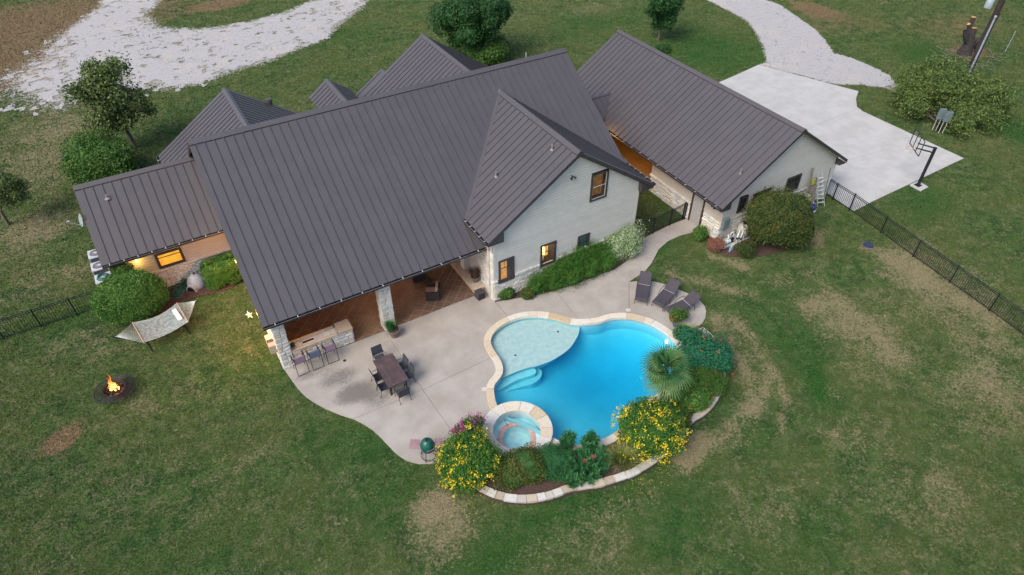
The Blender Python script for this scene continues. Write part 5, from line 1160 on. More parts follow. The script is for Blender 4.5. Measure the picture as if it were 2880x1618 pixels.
shrub(1745, 682, .85, 'silver_shrub', 'loose pale silver green shrub at the right end of the gable wall', L_['silver'], 1.5, 1.1, 1.25, 24000, .09, 49, core=.7, amp=.3, shell=.45, twigs=.3)
shrub(1484, 827, .22, 'yellowing_shrub', 'small yellowing shrub at the left end of the rosemary hedge', L_['rusty'], .42, .4, .4, 3600, .08, 50, core=.6)
shrub(1424, 826, .3, 'leafy_green_plant', 'small leafy bright green plant at the white gable corner', L_['lime'], .52, .4, .36, 3200, .11, 51, core=.6, cat='plant')
shrub(520, 795, .18, 'scraggy_plant', 'tiny scraggy plant against the wing wall by the hose', L_['rusty'], .25, .2, .3, 300, .07, 52, core=0, cat='plant')
q = onY(338, 752, 33.3); shrub(0, 0, 0, 'lit_shrub', 'small shrub lit yellow by the wall lantern behind the round hedge', L_['lime'], .6, .4, .5, 3500, .1, 53, at=(q.x, q.y, q.z-.3), core=.5)
# ---------------------------------------------------------------- planter
shrub(1318, 1298, .75, 'yellow_flower_bush', 'large bush full of yellow flowers left of the hot tub', L_['bush_y'], 1.5, 1.3, 1.1, 28000, .095, 60, core=.7, amp=.3, shell=.4, twigs=.3, flowers=(L_['petal_y'], 13, .064, 430), group='yellow flowering bushes')
shrub(1828, 1205, .85, 'yellow_flower_bush', 'large bush full of yellow flowers in front of the palm', L_['bush_y'], 1.6, 1.45, 1.15, 30000, .095, 61, core=.7, amp=.3, shell=.4, twigs=.3, flowers=(L_['petal_y'], 12, .062, 480), group='yellow flowering bushes')
shrub(1318, 1202, 1.0, 'magenta_flower_plant', 'magenta flowering plant behind the yellow bush next to the patio', L_['bush_y'], .85, .45, .5, 4500, .08, 62, core=.5, cat='plant', flowers=(L_['petal_m'], 16, .06, 130))
shrub(1467, 1314, .5, 'bronze_green_shrub', 'bronze tipped green shrub in front of the hot tub', L_['rusty'], 1.25, .95, .85, 20000, .08, 63, core=.75, amp=.25, flowers=(L_['petal_r'], 2, .035, 24))
shrub(1562, 1300, .5, 'narrow_leaf_shrub', 'narrow leaf shrub between bronze shrub and oleander', L_['oleander'], .85, .95, .75, 11000, .1, 64, core=.7, wide=.22)
def spiky(px, py, rx, ry, H, label, seed, n=90, name='oleander'):
    c = G(px, py, 0); t = thing(name, (c.x, c.y, 0), label, 'shrub'); r = np.random.RandomState(seed); P = []; Dd = []; tops = []
    for i in range(n):
        a = r.uniform(0, 6.283); q = math.sqrt(r.rand()); h = H*r.uniform(.45, 1.0)*(1-.45*q); top = Vector((c.x+math.cos(a)*rx*q, c.y+math.sin(a)*ry*q, h)); tops.append(tuple(top)); ax = Vector((math.cos(a)*q*.5, math.sin(a)*q*.5, 1)).normalized()
        for k in range(38):
            u = r.uniform(0, .55); b = r.uniform(0, 6.283); P.append(top-ax*u*.9); Dd.append(Vector((math.cos(b), math.sin(b), r.uniform(-.1, 1.3)))+Vector(r.normal(size=3))*.35+ax*.4)
    stems(t, (c.x, c.y, 0), tops[:14], .02, M['bark'], seed=seed); blades(t, 'foliage', [tuple(p) for p in P], [tuple(d) for d in Dd], .2, .04, L_['oleander'], seed, .5, 2); return t, c
t1, c1_ = spiky(1642, 1326, 1.3, .85, 1.2, 'spiky dark green oleander with two red blooms behind the edging wall', 65, 230)
for p in ((1645, 1297), (1668, 1287)):
    q = G(*p, .95); mb = MB(); R_ = random.Random(p[0])
    for k in range(9): a = 6.283*k/9; mb.boxp((q.x, q.y, q.z), Vector((math.cos(a), math.sin(a), .4))*.09, Vector((-math.sin(a), math.cos(a), 0))*.05, Z1*.01)
    mb.build('bloom', simple('red bloom', (.34, .02, .05), .7) if 'red bloom' not in bpy.data.materials else bpy.data.materials['red bloom'], t1)
spiky(1595, 1262, .36, .3, 1.45, 'tall narrow oleander spike at the pool edge nearest the hot tub', 66, 40); spiky(1656, 1268, .42, .35, 1.5, 'tall narrow oleander spike at the middle of the front pool edge', 67, 50)
def tuft(at, name, label, mat, n, length, width, seed, spread=.12, droop=1.3, cat='grass clump', up_=1.2, parent=None, part='blades', rz=0):
    at = Vector(at); t = parent or thing(name, (at.x, at.y, 0), label, cat); r = np.random.RandomState(seed); a = r.uniform(0, 6.283, n); q = np.sqrt(r.rand(n))*spread
    P = np.stack([at.x+np.cos(a)*q, at.y+np.sin(a)*q, np.full(n, at.z)], 1); e = r.uniform(.1, 1.1, n); d = np.stack([np.cos(a)*e, np.sin(a)*e, np.full(n, up_)], 1); blades(t, part, P, d, length, width, mat, seed, droop, 5); return t
q = G(1748, 1308); tuft((q.x, q.y, .17), 'fountain_grass', 'pale arching ornamental grass clump between oleander and yellow bush', L_['grassy'], 520, 1.05, .016, 70, .22, 1.5)
q = G(1918, 950); tuft((q.x, q.y, .17), 'fountain_grass', 'green arching grass clump beside the blue pot at the pool corner', L_['grassy'], 420, .85, .016, 71, .2, 1.5); foliage(bpy.data.objects['fountain_grass.001'], 'leaves', [(q.x, q.y-.1, .4, .5, .5, .38)], 1600, .1, L_['bluegreen'], 72, core=.5)
shrub(1980, 1000, .75, 'orange_flower_shrub', 'blue green shrub with orange red flower heads on the right of the pool', L_['bluegreen'], 1.3, 1.45, .95, 22000, .12, 73, core=.7, amp=.3, flowers=(L_['petal_r'], 22, .045, 48))
shrub(1985, 1070, .5, 'dark_green_shrub', 'dark green shrub between the palm and the curved wall', L_['lime'], 1.1, 1.0, .8, 14000, .1, 74, core=.7, wide=.25)
shrub(1945, 1120, .45, 'rose_shrub', 'mixed dark shrub with a few orange blooms behind the palm trunk', L_['hedge'], 1.15, .95, .75, 14000, .09, 75, core=.7, flowers=(L_['petal_r'], 8, .04, 16))
shrub(1905, 1180, .45, 'bronze_green_shrub', 'bronze shrub squeezed between right yellow bush and wall', L_['rusty'], .7, .6, .5, 6000, .08, 76, core=.7)
# fallen petals on the lawn
r = np.random.RandomState(8); P = []
for (x, y), k, s, mt in (((1320, 1420), 50, .75, 0), ((1815, 1360), 60, .7, 0), ((1900, 1310), 20, .6, 0)):
    c = G(x, y); P.append(np.stack([r.normal(c.x, s, k), r.normal(c.y, s*.5, k), np.full(k, .012)], 1))
P = np.concatenate(P); m = len(P); s = .018; V = np.stack([P+np.array([-s, 0, 0]), P+np.array([0, -s, .004]), P+np.array([s, 0, 0]), P+np.array([0, s, .006])], 1).reshape(-1, 3)
o = link('fallen_petals', fast_mesh('fallen_petals', V, np.arange(m*4).reshape(-1, 4), L_['petal_y'], fattrs={'v': r.rand(m)})); setup(o, 'scattered yellow petals fallen on the grass below the bushes', 'petals', kind='stuff')
# fan palm
q = G(1858, 1160); pb = Vector((q.x, q.y, .1)); crown = onY(1872, 1036, pb.y); ph = crown.z
t = thing('fan_palm', (pb.x, pb.y, 0), 'fan palm with shaggy trunk and stiff green fronds leaning over the pool edge', 'palm tree'); mb = MB()
mb.tube([pb-Z1*.1, pb.lerp(crown, .5)+X1*.03, Vector((crown.x, crown.y, ph-.15)), Vector((crown.x, crown.y, ph))], [.16, .14, .15, .08], 10); mb.build('trunk', M['dark_bark'], t, smooth=True)
R = random.Random(12); RN = np.random.RandomState(12)
def frond(base, az, el, stem, rad, mat, seed, k):
    d = Vector((math.cos(az)*math.cos(el), math.sin(az)*math.cos(el), math.sin(el))); e = base+d*stem-Z1*(.12 if el < .6 else 0); side = d.cross(Z1).normalized(); u = side.cross(d); mb = MB(); mb.tube([base, base.lerp(e, .5)+Z1*.04, e], [.014, .011, .008], 5, caps=False); NB = 24; w = .024
    for i in range(NB):
        a = -2.1+4.2*i/(NB-1); dd = (d*math.cos(a)+side*math.sin(a)).normalized(); L = rad*(1-.22*abs(a)/2.1)*R.uniform(.92, 1.05); n_ = u; s_ = dd.cross(n_).normalized()*w; m1 = e+dd*L*.55; tip = e+dd*L-Z1*L*.28; b0 = e+dd*.03
        mb.add([b0-s_*.4, b0+s_*.4+n_*.004, m1+s_, m1-s_+n_*.02, tip+s_*.2, tip-s_*.2], [(0, 1, 2, 3), (3, 2, 4, 5)])
    mb.av = RN.rand(); mb.a = [RN.rand()*.4+k]*len(mb.f); return mb.build('frond', mat, t)
for i in range(34):
    el = 1.4-1.5*(i/27)+R.uniform(-.15, .15) if i < 27 else R.uniform(-.9, -.5); frond(Vector((crown.x, crown.y, ph-.05)), i*2.4+R.uniform(-.3, .3), el, R.uniform(.35, .6), R.uniform(.72, .92), L_['palm'], i, .15+.35*(i % 3)/2 if i < 27 else .6)
# ---------------------------------------------------------------- pots
def pot(at, r, h, mat, name, label, plant, rot=0):
    t = thing(name, at, label, 'potted plant'); at = Vector(at); mb = MB(); mb.lathe([(0, .0), (r*.62, 0), (r*.8, h*.35), (r*.98, h*.85), (r*1.08, h*.9), (r*1.08, h), (r*.94, h), (r*.9, h*.88), (0, h*.86)], at, 24); mb.build('pot', mat, t, smooth=True)
    MB().lathe([(r*.9, h*.885), (0, h*.9)], at, 16).build('soil', M['soil'], t); plant(t, at, h*.9); return t
pot((7.28, 24.02, .035), .30, .48, M['clay'], 'grass_planter', 'grey brown clay pot of upright green grass at the middle column foot', lambda t, a, h: tuft((a.x-.12, a.y+.1, a.z+h), '', '', L_['pot_green'], 330, .62, .02, 81, .13, .7, parent=t, up_=1.8))
pot((12.68, 25.25, .455), .24, .36, M['clay'], 'hearth_planter', 'clay pot of wispy bronze grass on the stone hearth', lambda t, a, h: tuft((a.x, a.y, a.z+h), '', '', L_['pale_grass'], 420, .75, .014, 82, .12, 1.0, parent=t, up_=1.6))
def redpot(t, a, h):
    foliage(t, 'foliage', [(a.x+.12, a.y+.1, a.z+h+.3, .42, .38, .32), (a.x+.4, a.y, a.z+h+.25, .28, .28, .25), (a.x-.15, a.y+.1, a.z+h+.15, .25, .25, .2)], 2600, .09, L_['lime'], 83, core=.5, shell=.5); V, v = leaves([(a.x-.2, a.y+.05, a.z+h+.25, .22, .22, .2)], 26, .09, 84, shell=.05)
    link('flowers', fast_mesh('flowers', V.reshape(-1, 3)-np.array(OFF[t]), np.arange(len(V)*4).reshape(-1, 4), L_['petal_r'], fattrs={'v': v*.2}), t)
q = G(1900, 917); pot((q.x, q.y, .035), .24, .4, M['cobalt'], 'blue_pot_plant', 'cobalt blue pot with leafy plant and red blooms beside the chaises', redpot)
#%%PART5
# ---------------------------------------------------------------- outdoor kitchen bar
bar = thing('stone_bar', (3.8, 25.0, .02), 'long stone outdoor bar with peach ledge top behind the bar stools', 'outdoor bar')
b_ = MB().box(2.32, 5.36, 24.72, 25.3, .02, .92).build('body', M['mortar'], bar)
stone_face(b_, 'bar', (2.32, 24.72, 0), X1, -Y1, 3.04, .03, .92, M['stone'], (.13, .22), (.22, .5), .05, seed=31)
stone_face(b_, 'bar', (5.36, 24.7, 0), Y1, X1, .6, .03, .98, M['stone'], (.13, .22), (.22, .4), .05, seed=32)
x = 2.3; R_ = random.Random(6)
while x < 4.6: l = R_.uniform(.4, .7); MB().box(x+.004, min(x+l, 4.68)-.004, 24.64, 24.84, .92, .975).build('ledge_stone', M['ledge'], bar); MB().box(x+.004, min(x+l, 4.68)-.004, 25.16, 25.38, .925, .985).build('ledge_stone', M['ledge'], bar); x += l
stone_face(bar, 'bar', (0, 0, 0), X1, Y1, 0, 0, 0, M['stone'])
R_ = random.Random(8); x = 2.32
while x < 4.66: l = R_.uniform(.25, .45); MB().box(x+.005, min(x+l, 4.68)-.005, 24.85, 25.155, .9, .955+R_.uniform(0, .006)).build('top_stone', M['stone'], bar); x += l
MB().box(4.69, 5.40, 24.62, 25.4, .985, 1.05).build('end_slab', M['ledge'], bar)
MB().box(2.95, 3.5, 24.93, 25.03, .96, .985).build('grill_slot', M['charcoal'], bar)
shrub(0, 0, 0, 'bar_plant', 'tiny lime green plant at the left end of the stone bar', L_['lime'], .12, .14, .18, 260, .07, 90, cat='plant', at=(2.47, 24.98, 1.1), core=.5)
# ---------------------------------------------------------------- bar stools
def stool(label, sling, at, rz):
    t = thing('bar_stool', (0, 0, 0), label, 'bar stool', 'high sling chairs at the stone bar'); w = .27
    for s in (-1, 1):                             # a stool faces +y (the bar); back at -y
        MB().tube([(s*w, -.30, .02), (s*w, -.24, .76), (s*w*.95, -.30, 1.22)], .016, 6).build('leg', M['black'], t)
        MB().tube([(s*w, .34, .02), (s*w, .20, .99), (s*w, -.27, 1.0)], .016, 6).build('leg', M['black'], t)
        MB().bar((s*w, .26, 1.005), (s*w, -.2, 1.005), .045, .02).build('armrest', M['black'], t)
    mb = MB(); mb.tube([(-w, -.30, .03), (w, -.30, .03)], .013, 6); mb.tube([(-w, .25, .3), (w, .25, .3)], .013, 6); mb.tube([(-w, -.2, .74), (w, -.2, .74)], .013, 6); mb.tube([(-w, .2, .76), (w, .2, .76)], .013, 6); mb.build('crossbar', M['black'], t)
    mb = MB(); mb.boxp((-w+.02, -.22, .75), X1*(2*w-.04), (0, .44, .02), Z1*.015); mb.build('seat', sling, t)
    mb = MB(); mb.boxp((-w+.02, -.25, .80), X1*(2*w-.04), (0, -.055, .42), (0, .015, 0)); mb.build('backrest', sling, t)
    t.location = at; t.rotation_euler = (0, 0, rz); return t
stool('mauve sling bar stool nearest the corner column', M['pink_sling'], (2.45, 24.13, .035), .06)
stool('blue grey sling bar stool between the two mauve ones', M['blue_sling'], (3.2, 24.13, .035), .05)
stool('mauve sling bar stool farthest from the corner column', M['pink_sling'], (3.98, 24.15, .035), .0)
# ---------------------------------------------------------------- dining set
tb = thing('dining_table', (6.0, 21.33, .035), 'brown plank topped rectangular patio dining table', 'table')
for i in range(7): MB().box(5.52+i*.137, 5.52+i*.137+.131, 20.42, 22.24, .735, .765).build('plank', M['table'], tb)
mb = MB(); mb.box(5.49, 5.518, 20.36, 22.3, .72, .768); mb.box(6.482, 6.51, 20.36, 22.3, .72, .768); mb.box(5.518, 6.482, 20.36, 20.418, .72, .768); mb.box(5.518, 6.482, 22.242, 22.3, .72, .768); mb.build('rim', M['table'], tb)
for x in (5.6, 6.4):
    for y in (20.5, 22.16): MB().box(x-.03, x+.03, y-.03, y+.03, .035, .72).build('leg', M['black'], tb)
MB().box(5.58, 6.42, 20.46, 22.2, .66, .70).build('apron', M['black'], tb)
def dchair(label, at, rz):
    t = thing('patio_chair', (0, 0, 0), label, 'chair', 'charcoal sling chairs round the dining table'); w = .27
    for s in (-1, 1):
        MB().tube([(s*w, .27, 0), (s*w, .24, .62), (s*w, .1, .65), (s*w, -.2, .64)], .014, 6).build('front_leg', M['black'], t)
        MB().tube([(s*w, -.32, 0), (s*w, -.22, .42), (s*w*.96, -.34, .93)], .014, 6).build('rear_leg', M['black'], t)
    mb = MB(); mb.tube([(-w, .22, .42), (w, .22, .42)], .012, 6); mb.tube([(-w, -.22, .40), (w, -.22, .40)], .012, 6); mb.tube([(-w*.96, -.34, .93), (w*.96, -.34, .93)], .014, 6); mb.build('frame', M['black'], t)
    MB().boxp((-w+.015, -.22, .41), X1*(2*w-.03), (0, .46, .02), Z1*.015).build('seat', M['chair_sling'], t)
    mb = MB(); mb.boxp((-w+.015, -.235, .45), X1*(2*w-.03), (0, -.10, .48), (0, .015, .003)); mb.build('backrest', M['chair_sling'], t)
    t.location = at; t.rotation_euler = (0, 0, rz); return t
dchair('charcoal chair at the far end of the dining table towards the house', (5.95, 22.62, .035), math.pi+.03)
dchair('charcoal chair at the near end of the dining table', (6.0, 20.05, .035), .03)
dchair('charcoal chair on the pool side of the table, nearer the house', (6.58, 21.55, .035), math.pi/2+.05)
dchair('charcoal chair on the pool side of the table, farther from the house', (6.6, 20.88, .035), math.pi/2-.04)
dchair('charcoal chair on the lawn side of the table, nearer the house', (5.44, 21.5, .035), -math.pi/2+.08)
dchair('charcoal chair on the lawn side of the table, farther from the house', (5.42, 20.82, .035), -math.pi/2-.05)
# ---------------------------------------------------------------- porch seating
def wchair(label, at, rz):
    t = thing('wicker_armchair', (0, 0, 0), label, 'armchair', 'dark wicker armchairs on the porch')
    MB().box(-.38, .38, -.38, .36, .05, .32).build('base', M['wicker'], t)
    for s in (-1, 1): MB().box(min(s*.38, s*.28), max(s*.38, s*.28), -.38, .34, .322, .6).build('arm', M['wicker'], t)
    MB().boxp((-.28, -.38, .322), X1*.56, (0, -.08, .50), (0, .10, .0)).build('backrest', M['wicker'], t)
    m1 = MB(); m1.box(-.272, .272, -.2, .35, .325, .45); m1.build('seat_cushion', M['cushion'], t); m2 = MB(); m2.boxp((-.26, -.26, .455), X1*.52, (0, -.07, .42), (0, .12, .02)); m2.build('back_cushion', M['cushion'], t)
    for s in (-.33, .33):
        for u in (-.33, .31): MB().box(s-.025, s+.025, u-.025, u+.025, 0, .05).build('foot', M['black'], t)
    t.location = at; t.rotation_euler = (0, 0, rz); return t
wchair('dark wicker armchair nearest the patio with its back to the pool side', (10.28, 25.72, .036), RAD(62))
q = G(700+1540/3.215, 400+1200/3.215, .3); wchair('dark wicker armchair half hidden under the porch roof edge', (q.x, q.y+.1, .036), RAD(70))
t = thing('porch_side_table', (10.1, 26.5, .036), 'small dark metal table between the two wicker armchairs', 'side table')
q2 = G(700+1620/3.215, 400+1270/3.215, .4); MB().lathe([(0, .48), (.26, .48), (.26, .5), (0, .5)], (q2.x, q2.y, 0), 20).build('table_top', M['black'], t)
for k in range(3): a = k*2.1; MB().tube([(q2.x+math.cos(a)*.24, q2.y+math.sin(a)*.24, .036), (q2.x+math.cos(a)*.08, q2.y+math.sin(a)*.08, .25), (q2.x+math.cos(a)*.22, q2.y+math.sin(a)*.22, .48)], .01, 5).build('leg', M['black'], t)
t = thing('subwoofer_box', (12.45, 24.35, .035), 'dark grey box shaped speaker at the end of the hearth', 'speaker'); mb = MB(); mb.boxp((-.2, -.22, 0), (.42, .02, 0), (-.02, .44, 0), (0, 0, .44)); OFF[t] = Vector((0, 0, 0)); mb.build('cabinet', M['sling'], t); MB().boxp((-.17, -.235, .04), (.36, .015, 0), (0, .012, 0), (0, 0, .36)).build('grille', M['black'], t)
# ---------------------------------------------------------------- chaises
def chaise(label, foot, head, rz_unused=None):
    foot = Vector(foot); head = Vector(head); d = (head-foot); rz = math.atan2(d.y, d.x)-math.pi/2; t = thing('chaise_lounge', (0, 0, 0), label, 'chaise lounge', 'grey sling chaises by the pool'); w = .33; L = 1.25; bz = .72; by = L+.62
    fr = MB()
    for s in (-1, 1): fr.tube([(s*w, 0, .30), (s*w, .12, .345), (s*w, L*.55, .33), (s*w, L, .36)], .018, 6)
    fr.tube([(-w, 0, .30), (w, 0, .30)], .018, 6); fr.tube([(-w, L, .36), (w, L, .36)], .018, 6); fr.build('frame', M['sling'], t)
    br = MB()
    for s in (-1, 1): br.tube([(s*w*.97, L, .37), (s*w*.97, by, bz+.08)], .016, 6)
    br.tube([(-w*.97, by, bz+.08), (w*.97, by, bz+.08)], .016, 6); br.build('back_frame', M['sling'], t)
    mb = MB(); pts = [(.01, .315), (.14, .355), (.4, .335), (.75, .325), (L-.02, .368)]
    for (a, za), (b, zb) in zip(pts[:-1], pts[1:]): mb.boxp((-w+.02, a, za), X1*(2*w-.04), (0, b-a, zb-za), Z1*.012)
    mb.build('seat_sling', M['sling'], t)
    mb = MB(); dz = (bz+.08-.385)/(by-L-.03)
    for i in range(3): a = L+.02+i*(by-L-.04)/3; b = a+(by-L-.04)/3; sg = (.0, -.02, -.02, 0); mb.boxp((-w+.03, a, .385+(a-L)*dz+sg[i]), X1*(2*w-.06), (0, b-a, (b-a)*dz+sg[i+1]-sg[i]), Z1*.012)
    mb.build('back_sling', M['sling'], t)
    MB().bar((-w, L-.005, .392), (w, L-.005, .392), .02, .01).build('seam_rod', M['hanger'], t)
    for s in (-1, 1):
        MB().tube([(s*w, .06, .33), (s*w*1.03, .02, .0)], .017, 6).build('leg', M['sling'], t)
        MB().tube([(s*w*1.08, L+.28, .0), (s*w*1.1, L+.2, .42), (s*w*1.12, L+.1, .56), (s*w*1.12, L-.2, .58), (s*w*1.12, L-.42, .52), (s*w*1.1, L-.52, .35), (s*w*1.06, L-.5, 0)], .017, 6).build('arm_leg', M['sling'], t)
    t.location = foot; t.rotation_euler = (0, 0, rz); return t
chaise('grey sling chaise farthest left, pointing straight at the pool', (19.62, 19.42, .035), (21.0, 20.75, 0))
chaise('grey sling chaise in the middle of the row of three', (20.17, 18.72, .035), (21.85, 19.35, 0))
chaise('grey sling chaise behind the blue flower pot', (20.30, 17.98, .035), (22.1, 17.95, 0))
# ---------------------------------------------------------------- kamado grill
q = (5.66, 16.55); t = thing('kamado_grill', (q[0], q[1], .035), 'green egg shaped ceramic grill with wooden side shelves on a stand', 'grill')
mb = MB(); mb.lathe([(0, .42), (.17, .44), (.27, .56), (.30, .72), (.30, .80)], (*q, .0), 28); mb.build('bowl', M['egg'], t, smooth=True)
mb = MB(); mb.lathe([(.31, .815), (.31, .84), (.27, 1.0), (.18, 1.12), (.09, 1.17), (0, 1.18)], (*q, 0), 28); mb.build('dome', M['egg'], t, smooth=True)
MB().lathe([(.295, .78), (.318, .785), (.318, .83), (.295, .835)], (*q, 0), 28).build('band', M['black'], t); MB().lathe([(0, 1.24), (.05, 1.23), (.07, 1.19), (.07, 1.165)], (*q, 0), 14).build('vent_cap', M['black'], t)
MB().tube([(q[0]-.16, q[1]-.3, .86), (q[0]-.14, q[1]-.36, .88), (q[0]+.14, q[1]-.36, .88), (q[0]+.16, q[1]-.3, .86)], .014, 6).build('handle', M['wood'], t)
for k in range(4): a = .78+k*1.57; MB().tube([(q[0]+math.cos(a)*.36, q[1]+math.sin(a)*.36, .04), (q[0]+math.cos(a)*.26, q[1]+math.sin(a)*.26, .45), (q[0]+math.cos(a)*.27, q[1]+math.sin(a)*.27, .7)], .016, 6).build('leg', M['black'], t)
MB().lathe([(.32, .12), (.34, .12), (.34, .14), (.32, .14)], (*q, 0), 24, True).build('stand_ring', M['black'], t)
for ang in (2.55, -.35):
    d = Vector((math.cos(ang), math.sin(ang), 0)); n_ = Vector((-d.y, d.x, 0)); o_ = Vector((*q, .84))+d*.33-n_*.24
    sh = MB().boxp(o_-Z1*.02, d*.34, n_*.42, Z1*.015).build('shelf_bracket', M['black'], t)
    for i in range(5): MB().boxp(o_+n_*(i*.098)+Z1*.0, d*.42, n_*.088, Z1*.018).build('slat', M['slat'], sh)
# ---------------------------------------------------------------- small patio items
q = G(700+1155/4.282, 780+1010/4.282); o = MB().lathe([(0, .045), (.07, .045), (.085, .036)], (q.x, q.y, 0), 14).build('drain_cover', M['iron']); setup(o, 'small round dark drain cover on the patio by the bar stools', 'drain')
for i, p in enumerate(((1650+600/5.15, 720+790/5.15), (1200+520/3.215, 780+1015/3.215))):
    q = G(*p); o = MB().lathe([(0, .045), (.12, .044), (.13, .036)], (q.x, q.y, 0), 20).build('skimmer_lid', simple('aged lid plastic', (.46, .43, .40), .7, 0, .3, 30) if 'aged lid plastic' not in bpy.data.materials else bpy.data.materials['aged lid plastic']); setup(o, ('round white skimmer lid in the paving near the chaises', 'round white skimmer lid in the paving left of the pool steps')[i], 'lid', 'skimmer lids')
q = G(2442, 691); t = thing('septic_lid', (q.x, q.y, 0), 'round dark blue plastic lid set in the lawn near the fence', 'lid'); MB().lathe([(0, .10), (.25, .10), (.30, .08), (.31, .0)], (q.x, q.y, 0), 28).build('cover', M['lid'], t, smooth=True); MB().lathe([(.31, -.02), (.36, -.02), (.36, .03), (.31, .03)], (q.x, q.y, 0), 28, True).build('collar', M['clay'], t)
# ---------------------------------------------------------------- fire pit
fc_ = (-5.5, 27.22); t = thing('fire_pit', (*fc_, 0), 'round black metal fire pit with burning flames on the left lawn', 'fire pit')
mrg = MB()
for k in range(130): a = k*2*math.pi/130; mrg.bar((fc_[0]+math.cos(a)*.5, fc_[1]+math.sin(a)*.5, .372), (fc_[0]+math.cos(a)*.86, fc_[1]+math.sin(a)*.86, .345), .009, .006)
for rr_ in (.56, .62, .68, .74, .80): mrg.tube([(fc_[0]+math.cos(a*.157)*rr_, fc_[1]+math.sin(a*.157)*rr_, .372-(rr_-.5)*.075) for a in range(40)], .007, 4, closed=True)
mrg.build('mesh_ring', M['black'], t)
for rr_, zz in ((.50, .38), (.87, .345)): MB().tube([(fc_[0]+math.cos(a*.157)*rr_, fc_[1]+math.sin(a*.157)*rr_, zz) for a in range(40)], .022, 6, closed=True).build('rim', M['black'], t)
bw = MB().lathe([(.50, .37), (.46, .22), (.3, .12), (0, .1)], (*fc_, 0), 32); bw.lathe([(0, .09), (.31, .11), (.47, .21), (.505, .36)], (*fc_, 0), 32); bw.build('bowl', M['iron'], t, smooth=True)
for k in range(4): a = .6+k*1.571; MB().tube([(fc_[0]+math.cos(a)*.5, fc_[1]+math.sin(a)*.5, .34), (fc_[0]+math.cos(a)*.62, fc_[1]+math.sin(a)*.62, 0)], .018, 6).build('leg', M['black'], t); MB().bar((fc_[0]+math.cos(a)*.5, fc_[1]+math.sin(a)*.5, .385), (fc_[0]+math.cos(a)*.87, fc_[1]+math.sin(a)*.87, .355), .02, .012).build('spoke', M['black'], t)
def ember_mat():
    m, t_, b = newmat('glowing embers'); b.inputs['Base Color'].default_value = (.03, .02, .015, 1); f = ramp(t_, noise(t_, 14, 3, .7), .55, .72)
    t_.links.new(mixc(t_, f, (0, 0, 0), (1, .10, .01)), b.inputs['Emission Color']); b.inputs['Emission Strength'].default_value = .7; return m
em = MB(); R_ = random.Random(2)
for k in range(90):
    a = R_.uniform(0, 6.28); r_ = math.sqrt(R_.random())*.42; s = R_.uniform(.03, .07); em.boxp((fc_[0]+math.cos(a)*r_, fc_[1]+math.sin(a)*r_, .17+R_.uniform(0, .05)), Vector((s, R_.uniform(-s, s)*.5, 0)), Vector((R_.uniform(-s, s)*.4, s, 0)), Vector((0, R_.uniform(-.02, .02), s)))
em.build('embers', ember_mat(), t, kind='stuff')
for k in range(5): a = k*1.3; lg = MB().tube([(fc_[0]+math.cos(a)*.26, fc_[1]+math.sin(a)*.26, .22), (fc_[0]-math.cos(a)*.06, fc_[1]-math.sin(a)*.06, .42)], .045, 7); lg.build('log', M['charcoal'], t)
def flame_mat():
    m, t_, b = newmat('flame'); n = t_.nodes; out = n['Material Output']; n.remove(b); g = N(t_, 'ShaderNodeNewGeometry'); sx = N(t_, 'ShaderNodeSeparateXYZ'); t_.links.new(g.outputs['Position'], sx.inputs[0])
    hgt = ramp(t_, sx.outputs['Z'], .3, .95); e = N(t_, 'ShaderNodeEmission'); t_.links.new(mixc(t_, hgt, (1, .62, .16), (1, .20, .02)), e.inputs[0]); e.inputs[1].default_value = 1.7
    tr = N(t_, 'ShaderNodeBsdfTransparent'); mx = N(t_, 'ShaderNodeMixShader'); lw_ = N(t_, 'ShaderNodeLayerWeight'); lw_.inputs[0].default_value = .35
    f = mth(t_, 'MAXIMUM', mth(t_, 'MULTIPLY', hgt, .75), ramp(t_, lw_.outputs['Facing'], .45, .95)); t_.links.new(f, mx.inputs[0]); t_.links.new(e.outputs[0], mx.inputs[1]); t_.links.new(tr.outputs[0], mx.inputs[2]); t_.links.new(mx.outputs[0], out.inputs[0]); return m
M['flame'] = flame_mat()
for dx, dy, h, r_, ln in ((0, .02, 1.1, .075, .05), (.11, .04, .62, .055, -.03), (-.10, -.02, .6, .05, .02), (.04, -.10, .42, .045, 0), (-.04, .1, .8, .05, -.04), (.17, -.05, .34, .035, .02), (-.17, .06, .3, .03, 0)):
    mb = MB(); pts = [(fc_[0]+dx+math.sin(k*1.4+dx*20)*.03*k/3+ln*k/6, fc_[1]+dy+math.cos(k*1.7)*.02, .24+h*k/7) for k in range(8)]; mb.tube(pts, [r_*.55, r_, r_*1.0, r_*.8, r_*.55, r_*.32, r_*.15, .004], 10); mb.build('flame', M['flame'], t, smooth=True)
glow((fc_[0], fc_[1], .75), 14, .12, (1, .38, .1))
# ---------------------------------------------------------------- hammock
t = thing('hammock', (-2.9, 30.3, 0), 'white rope hammock with a pillow on a dark green steel stand', 'hammock')
eL, eR = G(x=0, y=0) if False else Vector((-5.05, 30.08, 1.02)), Vector((-.76, 30.8, 1.05)); ax = (eR-eL).normalized(); sd_ = Vector((-ax.y, ax.x, 0)).normalized()
A0, B0 = Vector((-4.03, 30.95, .78)), Vector((-3.77, 29.25, .74)); A1, B1 = Vector((-1.80, 31.30, .80)), Vector((-1.60, 29.63, .76))
NN, MM_ = 14, 10; V = []
for i in range(NN+1):
    for j in range(MM_+1):
        u, v = i/NN, j/MM_; p = A0.lerp(A1, u).lerp(B0.lerp(B1, u), v); p.z -= .20*math.sin(math.pi*u)+.05*math.sin(math.pi*v); p = p+sd_*(.5-v)*-.14*math.sin(math.pi*u); V.append(p)
W = lambda i, j: V[i*(MM_+1)+j]
